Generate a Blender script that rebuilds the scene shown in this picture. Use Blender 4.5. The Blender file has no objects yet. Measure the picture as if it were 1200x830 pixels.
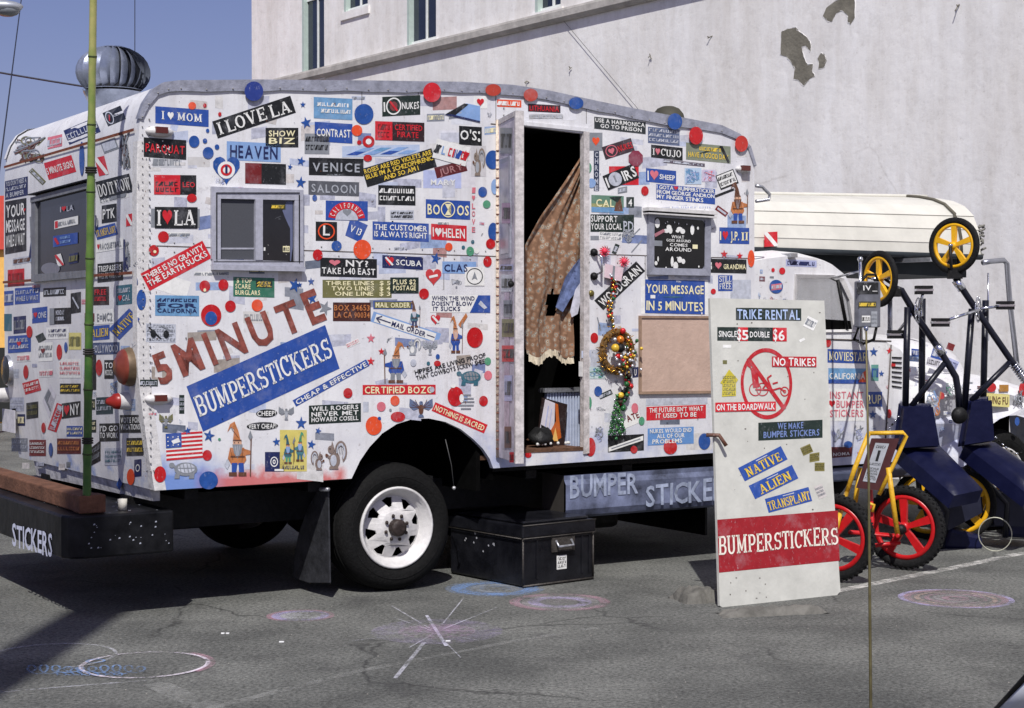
import bpy, bmesh, math, random
from mathutils import Vector, Matrix
random.seed(7)
sc = bpy.context.scene
C = sc.collection
R = math.radians
# ---------------------------------------------------------------- camera
F = 1920.0; CX = 600.0; CY = 415.0
PITCH = math.atan(37.0 / F)
EYE = 1.6
cam_d = bpy.data.cameras.new('camera'); cam = bpy.data.objects.new('camera', cam_d); C.objects.link(cam)
cam.location = (0, 0, EYE); cam.rotation_euler = (R(90) - PITCH, 0, 0)
cam_d.sensor_width = 36; cam_d.lens = 36 * F / 1200; cam_d.clip_end = 2000; cam_d.clip_start = 0.05
sc.camera = cam
# ---------------------------------------------------------------- light
SUN_EL = R(50); SHX, SHY = 0.03, 1.0      # shadows run away from the camera
w = bpy.data.worlds.new('World'); sc.world = w; w.use_nodes = True
nt = w.node_tree; bg = nt.nodes['Background']
sky = nt.nodes.new('ShaderNodeTexSky'); sky.sky_type = 'NISHITA'; sky.sun_disc = False
sky.sun_elevation = SUN_EL
sky.sun_rotation = math.atan2(-SHX, -SHY) % (2 * math.pi)
sky.air_density = 1.0; sky.dust_density = 1.2; sky.ozone_density = 1.6
hs = nt.nodes.new('ShaderNodeMix'); hs.data_type = 'RGBA'; hs.blend_type = 'MULTIPLY'; hs.inputs[0].default_value = 1
nt.links.new(sky.outputs[0], hs.inputs[6]); hs.inputs[7].default_value = (1.16, 1.0, 1.33, 1)
nt.links.new(hs.outputs[2], bg.inputs[0]); bg.inputs[1].default_value = 0.062
ld = bpy.data.lights.new('sun', 'SUN'); ld.energy = 4.6; ld.angle = R(0.55); ld.color = (1, .975, .935)
sun = bpy.data.objects.new('sun', ld); C.objects.link(sun)
n_ = math.hypot(SHX, SHY)
sd = Vector((SHX / n_ * math.cos(SUN_EL), SHY / n_ * math.cos(SUN_EL), -math.sin(SUN_EL)))
sun.rotation_euler = sd.to_track_quat('-Z', 'Y').to_euler()
sc.view_settings.view_transform = 'Standard'; sc.view_settings.look = 'None'
sc.view_settings.exposure = 0.0; sc.view_settings.gamma = 1
# ---------------------------------------------------------------- helpers
def lin(c):
    c = c / 255.0
    return c / 12.92 if c <= .04045 else ((c + .055) / 1.055) ** 2.4
_m = {}
def mat(rgb, rough=.55, metal=0, var=.12, scale=14, bump=0, bscale=40, name=None, spec=.4, alpha=None):
    """procedural paint: base colour with noise mottling and optional relief"""
    key = (rgb, rough, metal, var, scale, bump, bscale, name, spec, alpha)
    if key in _m: return _m[key]
    m = bpy.data.materials.new(name or 'paint'); m.use_nodes = True
    t = m.node_tree; p = t.nodes['Principled BSDF']
    col = tuple(lin(x) for x in rgb)
    tc = t.nodes.new('ShaderNodeTexCoord')
    nz = t.nodes.new('ShaderNodeTexNoise'); nz.inputs['Scale'].default_value = scale; nz.inputs['Detail'].default_value = 6
    nz.inputs['Roughness'].default_value = .65
    t.links.new(tc.outputs['Object'], nz.inputs['Vector'])
    rp = t.nodes.new('ShaderNodeValToRGB')
    rp.color_ramp.elements[0].position = .3; rp.color_ramp.elements[1].position = .7
    g = 1 - var
    rp.color_ramp.elements[0].color = tuple(x * g for x in col) + (1,)
    rp.color_ramp.elements[1].color = tuple(min(1, x * (1 + var * .5) + .02 * var) for x in col) + (1,)
    t.links.new(nz.outputs['Fac'], rp.inputs[0]); t.links.new(rp.outputs[0], p.inputs['Base Color'])
    if name == 'print':       # scuffs, fading and grime on the printed surfaces
        src = rp.outputs[0]
        for sc_, lo, hi, wear, amt in ((75, .61, .70, (.55, .55, .58), .34), (6.5, .52, .74, (.50, .50, .54), .2), (34, .64, .72, (.10, .085, .07), .6)):
            n3 = t.nodes.new('ShaderNodeTexNoise'); n3.inputs['Scale'].default_value = sc_; n3.inputs['Detail'].default_value = 5; n3.inputs['Roughness'].default_value = .7
            mpg = t.nodes.new('ShaderNodeMapping'); mpg.inputs['Location'].default_value = (sc_, 2, 5); mpg.inputs['Scale'].default_value = (1, 1, .5 if sc_ > 50 else 1)
            t.links.new(tc.outputs['Object'], mpg.inputs[0]); t.links.new(mpg.outputs[0], n3.inputs['Vector'])
            mr_ = t.nodes.new('ShaderNodeMapRange'); mr_.inputs[1].default_value = lo; mr_.inputs[2].default_value = hi; mr_.inputs[4].default_value = amt
            t.links.new(n3.outputs['Fac'], mr_.inputs[0])
            mx_ = t.nodes.new('ShaderNodeMix'); mx_.data_type = 'RGBA'; t.links.new(mr_.outputs[0], mx_.inputs[0]); t.links.new(src, mx_.inputs[6]); mx_.inputs[7].default_value = wear + (1,)
            src = mx_.outputs[2]
        t.links.new(src, p.inputs['Base Color'])
    p.inputs['Roughness'].default_value = rough; p.inputs['Metallic'].default_value = metal
    p.inputs['Specular IOR Level'].default_value = spec
    if alpha is not None: p.inputs['Alpha'].default_value = alpha
    if bump:
        n2 = t.nodes.new('ShaderNodeTexNoise'); n2.inputs['Scale'].default_value = bscale; n2.inputs['Detail'].default_value = 5
        t.links.new(tc.outputs['Object'], n2.inputs['Vector'])
        b = t.nodes.new('ShaderNodeBump'); b.inputs['Strength'].default_value = bump; b.inputs['Distance'].default_value = .01
        t.links.new(n2.outputs['Fac'], b.inputs['Height']); t.links.new(b.outputs[0], p.inputs['Normal'])
    _m[key] = m
    return m
def tag(o, label=None, cat=None, group=None, kind=None):
    if label: o['label'] = label
    if cat: o['category'] = cat
    if group: o['group'] = group
    if kind: o['kind'] = kind
    return o
def empty(name, loc, rz=0, label=None, cat=None, group=None):
    o = bpy.data.objects.new(name, None); C.objects.link(o); o.location = loc; o.rotation_euler = (0, 0, rz)
    o.empty_display_size = .2
    return tag(o, label, cat, group)
class MB:
    """collects faces (with a material each) and links them as one mesh object"""
    def __init__(s): s.v = []; s.f = []; s.mi = []; s.m = []; s.sm = []
    def mid(s, m):
        if m not in s.m: s.m.append(m)
        return s.m.index(m)
    def add(s, vs, fs, m, smooth=False):
        b = len(s.v); k = s.mid(m)
        s.v += [tuple(x) for x in vs]
        for f in fs: s.f.append([b + i for i in f]); s.mi.append(k); s.sm.append(smooth)
    def box(s, x0, y0, z0, x1, y1, z1, m):
        vs = [(x, y, z) for z in (z0, z1) for y in (y0, y1) for x in (x0, x1)]
        s.add(vs, [(0, 2, 3, 1), (4, 5, 7, 6), (0, 1, 5, 4), (2, 6, 7, 3), (0, 4, 6, 2), (1, 3, 7, 5)], m)
    def hexa(s, p, m):       # p: 4 front points then 4 back points
        s.add(p, [(0, 1, 2, 3), (7, 6, 5, 4), (0, 4, 5, 1), (1, 5, 6, 2), (2, 6, 7, 3), (3, 7, 4, 0)], m)
    def tube(s, pts, r, m, n=10, closed=False, cap=True):
        pts = [Vector(p) for p in pts]; rs = r if isinstance(r, (list, tuple)) else [r] * len(pts)
        N = len(pts); rings = []; up = None
        for i, p in enumerate(pts):
            if closed: t = pts[(i + 1) % N] - pts[i - 1]
            else: t = pts[min(i + 1, N - 1)] - pts[max(i - 1, 0)]
            t.normalize()
            if up is None: up = t.orthogonal().normalized()
            up = (up - t * up.dot(t)); up = up.normalized() if up.length > 1e-5 else t.orthogonal().normalized()
            bi = t.cross(up)
            rings.append([p + (up * math.cos(2 * math.pi * k / n) + bi * math.sin(2 * math.pi * k / n)) * rs[i] for k in range(n)])
        vs = [q for rg in rings for q in rg]; fs = []
        for i in range(N if closed else N - 1):
            j = (i + 1) % N
            for k in range(n): fs.append((i * n + k, i * n + (k + 1) % n, j * n + (k + 1) % n, j * n + k))
        if cap and not closed: fs += [tuple(range(n))[::-1], tuple((N - 1) * n + k for k in range(n))]
        s.add(vs, fs, m, True)
    def lathe(s, prof, m, M=Matrix(), n=32, a0=0, a1=2 * math.pi, smooth=True):
        """prof: (r, h) pairs turned about local Z, then M"""
        full = abs(a1 - a0 - 2 * math.pi) < 1e-6; k = n if full else n + 1
        vs = []
        for r_, h in prof:
            for i in range(k):
                a = a0 + (a1 - a0) * i / n
                vs.append(M @ Vector((r_ * math.cos(a), r_ * math.sin(a), h)))
        fs = []
        for j in range(len(prof) - 1):
            for i in range(n):
                i2 = (i + 1) % k
                fs.append((j * k + i, j * k + i2, (j + 1) * k + i2, (j + 1) * k + i))
        s.add(vs, fs, m, smooth)
    def sphere(s, c, r, m, n=10, sx=1, sy=1, sz=1):
        vs = []; fs = []; h = max(4, n // 2)
        for j in range(h + 1):
            b = math.pi * j / h
            for i in range(n):
                a = 2 * math.pi * i / n
                vs.append((c[0] + r * sx * math.sin(b) * math.cos(a), c[1] + r * sy * math.sin(b) * math.sin(a), c[2] + r * sz * math.cos(b)))
        for j in range(h):
            for i in range(n): fs.append((j * n + i, (j + 1) * n + i, (j + 1) * n + (i + 1) % n, j * n + (i + 1) % n))
        s.add(vs, fs, m, True)
    def build(s, name, parent=None, bevel=0, **kw):
        me = bpy.data.meshes.new(name); me.from_pydata(s.v, [], s.f)
        for m in s.m: me.materials.append(m)
        me.polygons.foreach_set('material_index', s.mi); me.polygons.foreach_set('use_smooth', s.sm)
        me.update()
        o = bpy.data.objects.new(name, me); C.objects.link(o)
        if parent: o.parent = parent
        if bevel:
            b = o.modifiers.new('bevel', 'BEVEL'); b.width = bevel; b.segments = 2; b.limit_method = 'ANGLE'; b.angle_limit = R(35)
        return tag(o, **kw)
cp, sp = math.cos(PITCH), math.sin(PITCH)
def ray(u, v):
    x = (u - CX) / F; y = -(v - CY) / F
    return Vector((x, cp + y * sp, -sp + y * cp))
def at(u, v, Y):
    d = ray(u, v); k = Y / d.y
    return Vector((d.x * k, Y, EYE + d.z * k))
def gnd(u, v, z=0):
    d = ray(u, v); k = (z - EYE) / d.z
    return Vector((d.x * k, d.y * k, z))
# ---------------------------------------------------------------- truck frame of reference
ANG = R(32.5)
D = Vector((math.cos(ANG), math.sin(ANG), 0)); B = Vector((-math.sin(ANG), math.cos(ANG), 0))
tyre_g = gnd(455, 695)
def hit(o, n, u, v):
    d = ray(u, v); e = Vector((0, 0, EYE)); return e + d * ((o - e).dot(n) / d.dot(n))
p0 = tyre_g - B * .06
q = hit(p0, B, 163, 420)
ORG = Vector((q.x, q.y, 0))              # truck root: rear near corner on the ground
EL = Vector((-ORG.dot(D), -ORG.dot(B), EYE))          # camera in truck coordinates
def ldir(u, v):
    d = ray(u, v); return Vector((d.dot(D), d.dot(B), d.z))
def side(u, v, t=0.0):
    d = ldir(u, v); k = (t - EL.y) / d.y; return Vector((EL.x + d.x * k, t, EL.z + d.z * k))
def rearp(u, v, s=0.0):
    d = ldir(u, v); k = (s - EL.x) / d.x; return Vector((s, EL.y + d.y * k, EL.z + d.z * k))
def lat(u, v, z):
    d = ldir(u, v); k = (z - EL.z) / d.z; return EL + d * k
OUT = [(182, 575), (176, 540), (170, 498), (165, 461), (162, 430), (161, 300), (161, 200), (162, 165), (164, 140), (170, 122), (180, 107), (193, 99), (210, 97), (300, 96), (430, 97),
       (540, 98.5), (600, 102), (640, 108), (700, 121), (760, 133), (815, 143), (845, 149), (866, 159), (878, 173), (884, 195), (884, 300), (884, 528)]
OL = [side(*p) for p in OUT]
WIDTH = rearp(6, 330).y
LEN = OL[-1].x
print('WIDTH', WIDTH, 'LEN', LEN, 'ORG', ORG, 'zs', [round(p.z, 2) for p in OL], [round(p.x, 2) for p in OL])
REARP = OL[:16]
def srear(z):
    if z <= REARP[0].z: return REARP[0].x
    for a, b in zip(REARP, REARP[1:]):
        if a.z <= z <= b.z: return a.x + (b.x - a.x) * (z - a.z) / max(1e-6, b.z - a.z)
    return REARP[-1].x
def rear(u, v, off=0.0):
    s = 0.0
    for _ in range(14):
        p = rearp(u, v, s); s = .5 * s + .5 * (srear(p.z))
    p = rearp(u, v, s); return Vector((p.x - off, p.y, p.z))
# ---------------------------------------------------------------- lettering
_gl = {}
def glyph(ch, off=.018):
    key = ch if off == .018 else ch + str(off)
    if key in _gl: return _gl[key]
    cu = bpy.data.curves.new('t', 'FONT'); cu.body = ch; cu.resolution_u = 2; cu.offset = off; cu.fill_mode = 'FRONT'
    ob = bpy.data.objects.new('t', cu); C.objects.link(ob)
    me = bpy.data.meshes.new_from_object(ob.evaluated_get(bpy.context.evaluated_depsgraph_get()))
    vs = [(v.co.x, v.co.y) for v in me.vertices]; fs = [tuple(p.vertices) for p in me.polygons]
    bpy.data.objects.remove(ob); bpy.data.curves.remove(cu); bpy.data.meshes.remove(me)
    x0 = min(v[0] for v in vs) if vs else 0; x1 = max(v[0] for v in vs) if vs else .3
    vs = [(x - x0, y / .729) for x, y in vs]
    _gl[key] = (vs, fs, x1 - x0); return _gl[key]
TK, TN = .2, .1
SL = {  # slab letters: v vertical, l slanted line, h thin bar, a arc, s serif
 'A': [('l', .12, 0, .45, 1, .09), ('l', .45, 1, .8, 0, .2), ('h', .33, .22, .68), ('s', .12, 0), ('s', .8, 0)],
 'B': [('v', .15, 0, 1), ('h', .95, 0, .5), ('h', .5, .15, .5), ('h', .05, 0, .5), ('a', .5, .74, .2, .22, -90, 90), ('a', .5, .27, .25, .23, -90, 90)],
 'C': [('a', .48, .5, .36, .45, 45, 315), ('v', .8, .66, .98), ],
 'D': [('v', .15, 0, 1), ('h', .95, 0, .45), ('h', .05, 0, .45), ('a', .42, .5, .36, .45, -90, 90)],
 'E': [('v', .15, 0, 1), ('h', .95, 0, .7), ('h', .5, .15, .55), ('h', .05, 0, .74), ('t', .7, .72, 1), ('t', .74, 0, .28), ('t', .55, .38, .62)],
 'F': [('v', .15, 0, 1), ('h', .95, 0, .7), ('h', .5, .15, .55), ('t', .7, .7, 1), ('s', .15, 0)],
 'G': [('a', .48, .5, .36, .45, 45, 350), ('v', .76, 0, .45), ('h', .45, .5, .92)],
 'H': [('v', .15, 0, 1), ('v', .7, 0, 1), ('h', .5, .15, .7), ('s', .15, 0), ('s', .15, 1), ('s', .7, 0), ('s', .7, 1)],
 'I': [('v', .18, 0, 1), ('s', .18, 0), ('s', .18, 1)],
 'J': [('v', .55, .2, 1), ('a', .33, .24, .22, .2, 180, 360), ('s', .55, 1)],
 'K': [('v', .15, 0, 1), ('l', .15, .38, .68, 1, .1), ('l', .32, .6, .78, 0, .2), ('s', .15, 0), ('s', .15, 1), ('s', .72, 1), ('s', .8, 0)],
 'L': [('v', .15, 0, 1), ('h', .05, 0, .72), ('t', .72, 0, .32), ('s', .15, 1)],
 'M': [('v', .13, 0, 1), ('l', .13, 1, .5, .12, .16), ('l', .5, .12, .86, 1, .1), ('v', .88, 0, 1), ('s', .13, 0), ('s', .88, 0), ('s', .1, 1), ('s', .92, 1)],
 'N': [('v', .13, 0, 1), ('l', .13, 1, .72, 0, .18), ('v', .74, 0, 1), ('s', .13, 0), ('s', .1, 1), ('s', .74, 1)],
 'O': [('a', .48, .5, .36, .45, 0, 360)],
 'P': [('v', .15, 0, 1), ('h', .95, 0, .48), ('h', .42, .15, .48), ('a', .46, .685, .25, .265, -90, 90), ('s', .15, 0)],
 'Q': [('a', .48, .5, .36, .45, 0, 360), ('l', .5, .25, .85, -.05, .14)],
 'R': [('v', .15, 0, 1), ('h', .95, 0, .48), ('h', .48, .15, .48), ('a', .46, .715, .23, .235, -90, 90), ('l', .42, .48, .76, 0, .18), ('s', .15, 0), ('s', .8, 0)],
 'S': [('a', .4, .72, .27, .22, 40, 270), ('a', .42, .28, .29, .23, -140, 90), ('t', .7, .68, 1), ('t', .1, 0, .32)],
 'T': [('v', .4, 0, 1), ('h', .95, 0, .8), ('t', .03, .7, 1), ('t', .77, .7, 1), ('s', .4, 0)],
 'U': [('v', .15, .3, 1), ('v', .72, .3, 1), ('a', .435, .3, .285, .25, 180, 360), ('s', .15, 1), ('s', .72, 1)],
 'V': [('l', .1, 1, .44, 0, .2), ('l', .44, 0, .76, 1, .09), ('s', .1, 1), ('s', .76, 1)],
 'W': [('l', .1, 1, .35, 0, .17), ('l', .35, 0, .58, .95, .09), ('l', .58, .95, .82, 0, .17), ('l', .82, 0, 1.05, 1, .09), ('s', .1, 1), ('s', 1.05, 1), ('s', .58, 1)],
 'Y': [('l', .08, 1, .42, .45, .18), ('l', .74, 1, .42, .45, .1), ('v', .42, 0, .5), ('s', .08, 1), ('s', .76, 1), ('s', .42, 0)],
 'Z': [('h', .95, .05, .75), ('h', .05, .05, .75), ('l', .7, .95, .12, .05, .17)],
}
def slab(ch):
    k = 'slab' + ch
    if k in _gl: return _gl[k]
    if ch not in SL: return glyph(ch)
    vs = []; fs = []
    def q4(a, b, c, d): n = len(vs); vs.extend([a, b, c, d]); fs.append((n, n + 1, n + 2, n + 3))
    for st in SL[ch]:
        if st[0] == 'v': q4((st[1] - TK / 2, st[2]), (st[1] + TK / 2, st[2]), (st[1] + TK / 2, st[3]), (st[1] - TK / 2, st[3]))
        elif st[0] == 't': q4((st[1] - .04, st[2]), (st[1] + .04, st[2]), (st[1] + .04, st[3]), (st[1] - .04, st[3]))
        elif st[0] == 'h': q4((st[2], st[1] - TN / 2), (st[3], st[1] - TN / 2), (st[3], st[1] + TN / 2), (st[2], st[1] + TN / 2))
        elif st[0] == 's':
            y = min(max(st[2], 0), 1); ya, yb = (0, TN * .9) if y < .5 else (1 - TN * .9, 1)
            q4((st[1] - .19, ya), (st[1] + .19, ya), (st[1] + .19, yb), (st[1] - .19, yb))
        elif st[0] == 'l':
            w_ = st[5] / 2 * 1.1; q4((st[1] - w_, st[2]), (st[1] + w_, st[2]), (st[3] + w_, st[4]), (st[3] - w_, st[4]))
        elif st[0] == 'a':
            _, cx, cy, rx, ry, a0, a1 = st; N = 12 if a1 - a0 > 200 else 8
            for i in range(N):
                b0, b1 = R(a0 + (a1 - a0) * i / N), R(a0 + (a1 - a0) * (i + 1) / N)
                def pt(b, k): return (cx + math.cos(b) * (rx + k * TK * .5), cy + math.sin(b) * (ry + k * TN * .5))
                q4(pt(b0, -1), pt(b0, 1), pt(b1, 1), pt(b1, -1))
    x0 = min(v[0] for v in vs); x1 = max(v[0] for v in vs)
    fs = [f if sum(vs[f[i]][0] * vs[f[(i + 1) % 4]][1] - vs[f[(i + 1) % 4]][0] * vs[f[i]][1] for i in range(4)) > 0 else f[::-1] for f in fs]
    _gl[k] = ([(x - x0, y) for x, y in vs], fs, x1 - x0); return _gl[k]
def heartpts(n=22):
    o = []
    for i in range(n):
        t = 2 * math.pi * i / n
        o.append((16 * math.sin(t) ** 3 / 34 + .5, (13 * math.cos(t) - 5 * math.cos(2 * t) - 2 * math.cos(3 * t) - math.cos(4 * t) + 17) / 29.5))
    return o[::-1]
HEART = heartpts()
def line_shapes(txt, style='sans', gap=.1):
    """-> list of (verts, faces, is_heart), width"""
    out = []; x = 0
    for ch in txt:
        if ch == ' ': x += .3; continue
        if ch == '♥': vs, fs, wd = HEART, [tuple(range(len(HEART)))], .95; vs = [(a * .95, b) for a, b in vs]
        elif style == 'bold': vs, fs, wd = glyph(ch, .034)
        else: vs, fs, wd = (slab if style == 'slab' else glyph)(ch)
        if ch == 'I' and style != 'slab': pass
        out.append(([(x + a, b) for a, b in vs], fs, ch == '♥')); x += wd + gap
    return out, max(x - gap, .1)
class Sticker:
    """flat print on a surface: unit coordinates (a right, b up) mapped through fn(a,b,offset)"""
    def __init__(s, fn): s.fn = fn; s.mb = MB(); s.k = 0
    def lay(s, pts, faces, m, lev):
        s.k += 1
        s.mb.add([s.fn(a, b, .0012 + lev * .0011 + (s.k % 40) * .00001) for a, b in pts], faces, m)
    def rect(s, x0, y0, x1, y1, m, lev=1, nx=1, ny=1):
        pts = [(x0 + (x1 - x0) * i / nx, y0 + (y1 - y0) * j / ny) for j in range(ny + 1) for i in range(nx + 1)]
        s.lay(pts, [(j * (nx + 1) + i, j * (nx + 1) + i + 1, (j + 1) * (nx + 1) + i + 1, (j + 1) * (nx + 1) + i) for j in range(ny) for i in range(nx)], m, lev)
    def poly(s, pts, m, lev=1): s.lay(pts, [tuple(range(len(pts)))], m, lev)
    def circ(s, cx, cy, rx, ry, m, lev=1, n=20): s.poly([(cx + rx * math.cos(2 * math.pi * i / n), cy + ry * math.sin(2 * math.pi * i / n)) for i in range(n)], m, lev)
    def ring(s, cx, cy, rx, ry, w, m, lev=1, n=28, a0=0, a1=360):
        pts = []
        for i in range(n + 1):
            a = R(a0 + (a1 - a0) * i / n)
            pts += [(cx + rx * math.cos(a), cy + ry * math.sin(a)), (cx + rx * (1 - w) * math.cos(a), cy + ry * (1 - w) * math.sin(a))]
        s.lay(pts, [(2 * i, 2 * i + 2, 2 * i + 3, 2 * i + 1) for i in range(n)], m, lev)
    def line(s, x0, y0, x1, y1, w, m, lev=2, asp=1):
        dx, dy = (x1 - x0) * asp, y1 - y0; L = math.hypot(dx, dy) or 1; px, py = -dy / L * w / 2 / asp, dx / L * w / 2
        s.poly([(x0 - px, y0 - py), (x1 - px, y1 - py), (x1 + px, y1 + py), (x0 + px, y0 + py)], m, lev)
    def text(s, txt, x0, y0, x1, y1, m, hm=None, style='sans', lev=2, gap=.1, fit=None):
        sh, wd = line_shapes(txt, style, gap)
        sx = (x1 - x0) / wd
        H_ = y1 - y0
        for vs, fs, h in sh:
            dy, sc_, sk = random.uniform(-.03, .03) * H_, random.uniform(.95, 1.03), random.uniform(-.03, .03)
            s.lay([(x0 + (a + b * sk) * sx, y0 + dy + b * H_ * sc_) for a, b in vs], fs, (hm or m) if h else m, lev)
    def build(s, name, parent, label=None): return s.mb.build(name, parent, label=label)
def quadfn(quad, surf, lift=0):
    (ax, ay), (bx, by), (cx_, cy_), (dx, dy) = quad    # bottom-left, bottom-right, top-right, top-left in pixels
    def fn(a, b, off):
        u = (ax * (1 - a) + bx * a) * (1 - b) + (dx * (1 - a) + cx_ * a) * b
        v = (ay * (1 - a) + by * a) * (1 - b) + (dy * (1 - a) + cy_ * a) * b
        return surf(u, v, off + lift)
    return fn
def bar_quad(xl, yl, xr, yr, h):
    L = math.hypot(xr - xl, yr - yl); ang = abs(math.degrees(math.atan2(yr - yl, xr - xl)))
    if ang < 13: nx, ny = 0, h / 2
    else: nx, ny = -(yr - yl) / L * h / 2, (xr - xl) / L * h / 2
    return [(xl + nx, yl + ny), (xr + nx, yr + ny), (xr - nx, yr - ny), (xl - nx, yl - ny)]
SIDE = lambda u, v, off: side(u, v, -off)
REAR = lambda u, v, off: rear(u, v, off)
# colours ---------------------------------------------------------------
def pm(r, g, b, var=.16, rough=.5): return mat((r, g, b), rough, 0, var, 22, name='print')
BLUE = pm(38, 74, 152); NAVY = pm(26, 36, 84); BLK = pm(20, 22, 24); DGR = pm(24, 40, 34); RED = pm(196, 28, 40); DRED = pm(110, 24, 26)
WHT = pm(226, 226, 222); CRM = pm(232, 224, 180); YEL = pm(222, 190, 66); LBL = pm(128, 160, 205); GRY = pm(130, 134, 140); OLV = pm(110, 108, 66)
LAV = pm(170, 176, 210); ORG_ = pm(222, 78, 36); MAR = pm(92, 30, 34); GRN = pm(78, 146, 112); TEAL = pm(52, 100, 116); PNK = pm(206, 110, 122); BRN = pm(98, 62, 44)
DOTR = pm(184, 22, 28, .25, .42); DOTB = pm(34, 78, 150, .25, .42); FADE = pm(186, 190, 200, .3); CYAN = pm(104, 150, 190, .3); SIL = pm(160, 164, 170)
ORN = pm(186, 116, 66, .35); FLESH = pm(206, 160, 130); RBR = mat((134, 66, 54), .7, 0, .65, 16, name='print')
COLNAME = {BLUE: 'blue', NAVY: 'navy', BLK: 'black', DGR: 'dark green', RED: 'red', DRED: 'dark red', WHT: 'white', CRM: 'cream', YEL: 'yellow', LBL: 'light blue', GRY: 'grey', OLV: 'olive',
           LAV: 'pale lilac', MAR: 'maroon', GRN: 'green', TEAL: 'teal', PNK: 'pink', BRN: 'brown', FADE: 'faded grey', CYAN: 'washed blue', SIL: 'silver', ORN: 'orange'}
def scribble(s, x0, y0, x1, y1, m, rows=2, lev=2, dens=7):
    rh = (y1 - y0) / rows
    for r_ in range(rows):
        x = x0; yy = y0 + r_ * rh
        while x < x1 - .02:
            wd = random.uniform(.45, 1) * (x1 - x0) / dens
            k = random.random(); a, b, c, d = x, yy + rh * .14, min(x + wd * .72, x1), yy + rh * .86; t = wd * .22
            if k < .8: s.rect(a, b, a + t, d, m, lev)
            if k < .35: s.rect(a, d - (d - b) * .2, c, d, m, lev)
            if .2 < k < .7: s.rect(a, b, c, b + (d - b) * .2, m, lev)
            if k > .5: s.rect(c - t, b, c, d, m, lev)
            if k > .75: s.line(a, b, c, d, (d - b) * .25, m, lev)
            x += wd
OCC = {}
def sticker(parent, surf, xl, yl, xr, yr, h, bgm, fg, lines, style='sans', hm=None, mx=.05, my=.12, deco=None, quad=None, name='sticker', label=None, gap=.1, lift=0, nsub=1):
    q_ = quad or bar_quad(xl, yl, xr, yr, h)
    if lift > -.0009: OCC.setdefault(surf, []).append((min(p[0] for p in q_), min(p[1] for p in q_), max(p[0] for p in q_), max(p[1] for p in q_)))
    s = Sticker(quadfn(q_, surf, lift))
    if bgm: s.rect(0, 0, 1, 1, bgm, 0, nsub, nsub)
    if deco: deco(s)
    if lines:
        lines = lines.split('/') if isinstance(lines, str) else lines
        n = len(lines); hh = (1 - 2 * my) / n
        for i, ln in enumerate(lines):
            x0, x1 = mx, 1 - mx
            if isinstance(ln, tuple): ln, x0, x1 = ln
            y1 = 1 - my - i * hh; y0 = y1 - hh * (.82 if n > 1 else 1)
            if ln == '#': scribble(s, x0, y0, x1, y1, fg, 1)
            elif ln: s.text(ln, x0, y0, x1, y1, fg, hm, style, gap=gap)
    if label is None and bgm in COLNAME:
        label = COLNAME[bgm] + ' sticker' + (' with %s lettering' % COLNAME[fg] if (lines and fg in COLNAME) else '')
    return s.build(name, parent, label)
def dot(parent, surf, x, y, rx, ry, m, name='dot', lift=.0024):
    OCC.setdefault(surf, []).append((x - rx, y - ry, x + rx, y + ry))
    s = Sticker(quadfn([(x - rx, y + ry), (x + rx, y + ry), (x + rx, y - ry), (x - rx, y - ry)], surf, lift))
    s.circ(.5, .5, .5, .5, m, 0, 24); return s.build(name, parent)
def star(parent, surf, x, y, r_, m, rot=0, lift=.002, asp=.88):
    OCC.setdefault(surf, []).append((x - r_, y - r_, x + r_, y + r_))
    s = Sticker(quadfn([(x - r_ * asp, y + r_), (x + r_ * asp, y + r_), (x + r_ * asp, y - r_), (x - r_ * asp, y - r_)], surf, lift))
    s.poly([(.5 + (.5 if i % 2 == 0 else .2) * math.sin(math.pi * i / 5 + rot), .5 + (.5 if i % 2 == 0 else .2) * math.cos(math.pi * i / 5 + rot)) for i in range(10)][::-1], m, 0)
    return s.build('star', parent)
def heart(parent, surf, x, y, sz, m, inner=None, lift=.002):
    s = Sticker(quadfn([(x - sz / 2, y + sz / 2), (x + sz / 2, y + sz / 2), (x + sz / 2, y - sz / 2), (x - sz / 2, y - sz / 2)], surf, lift))
    s.poly(HEART, m, 0)
    if inner: inner(s)
    return s.build('heart_sticker', parent)
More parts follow.
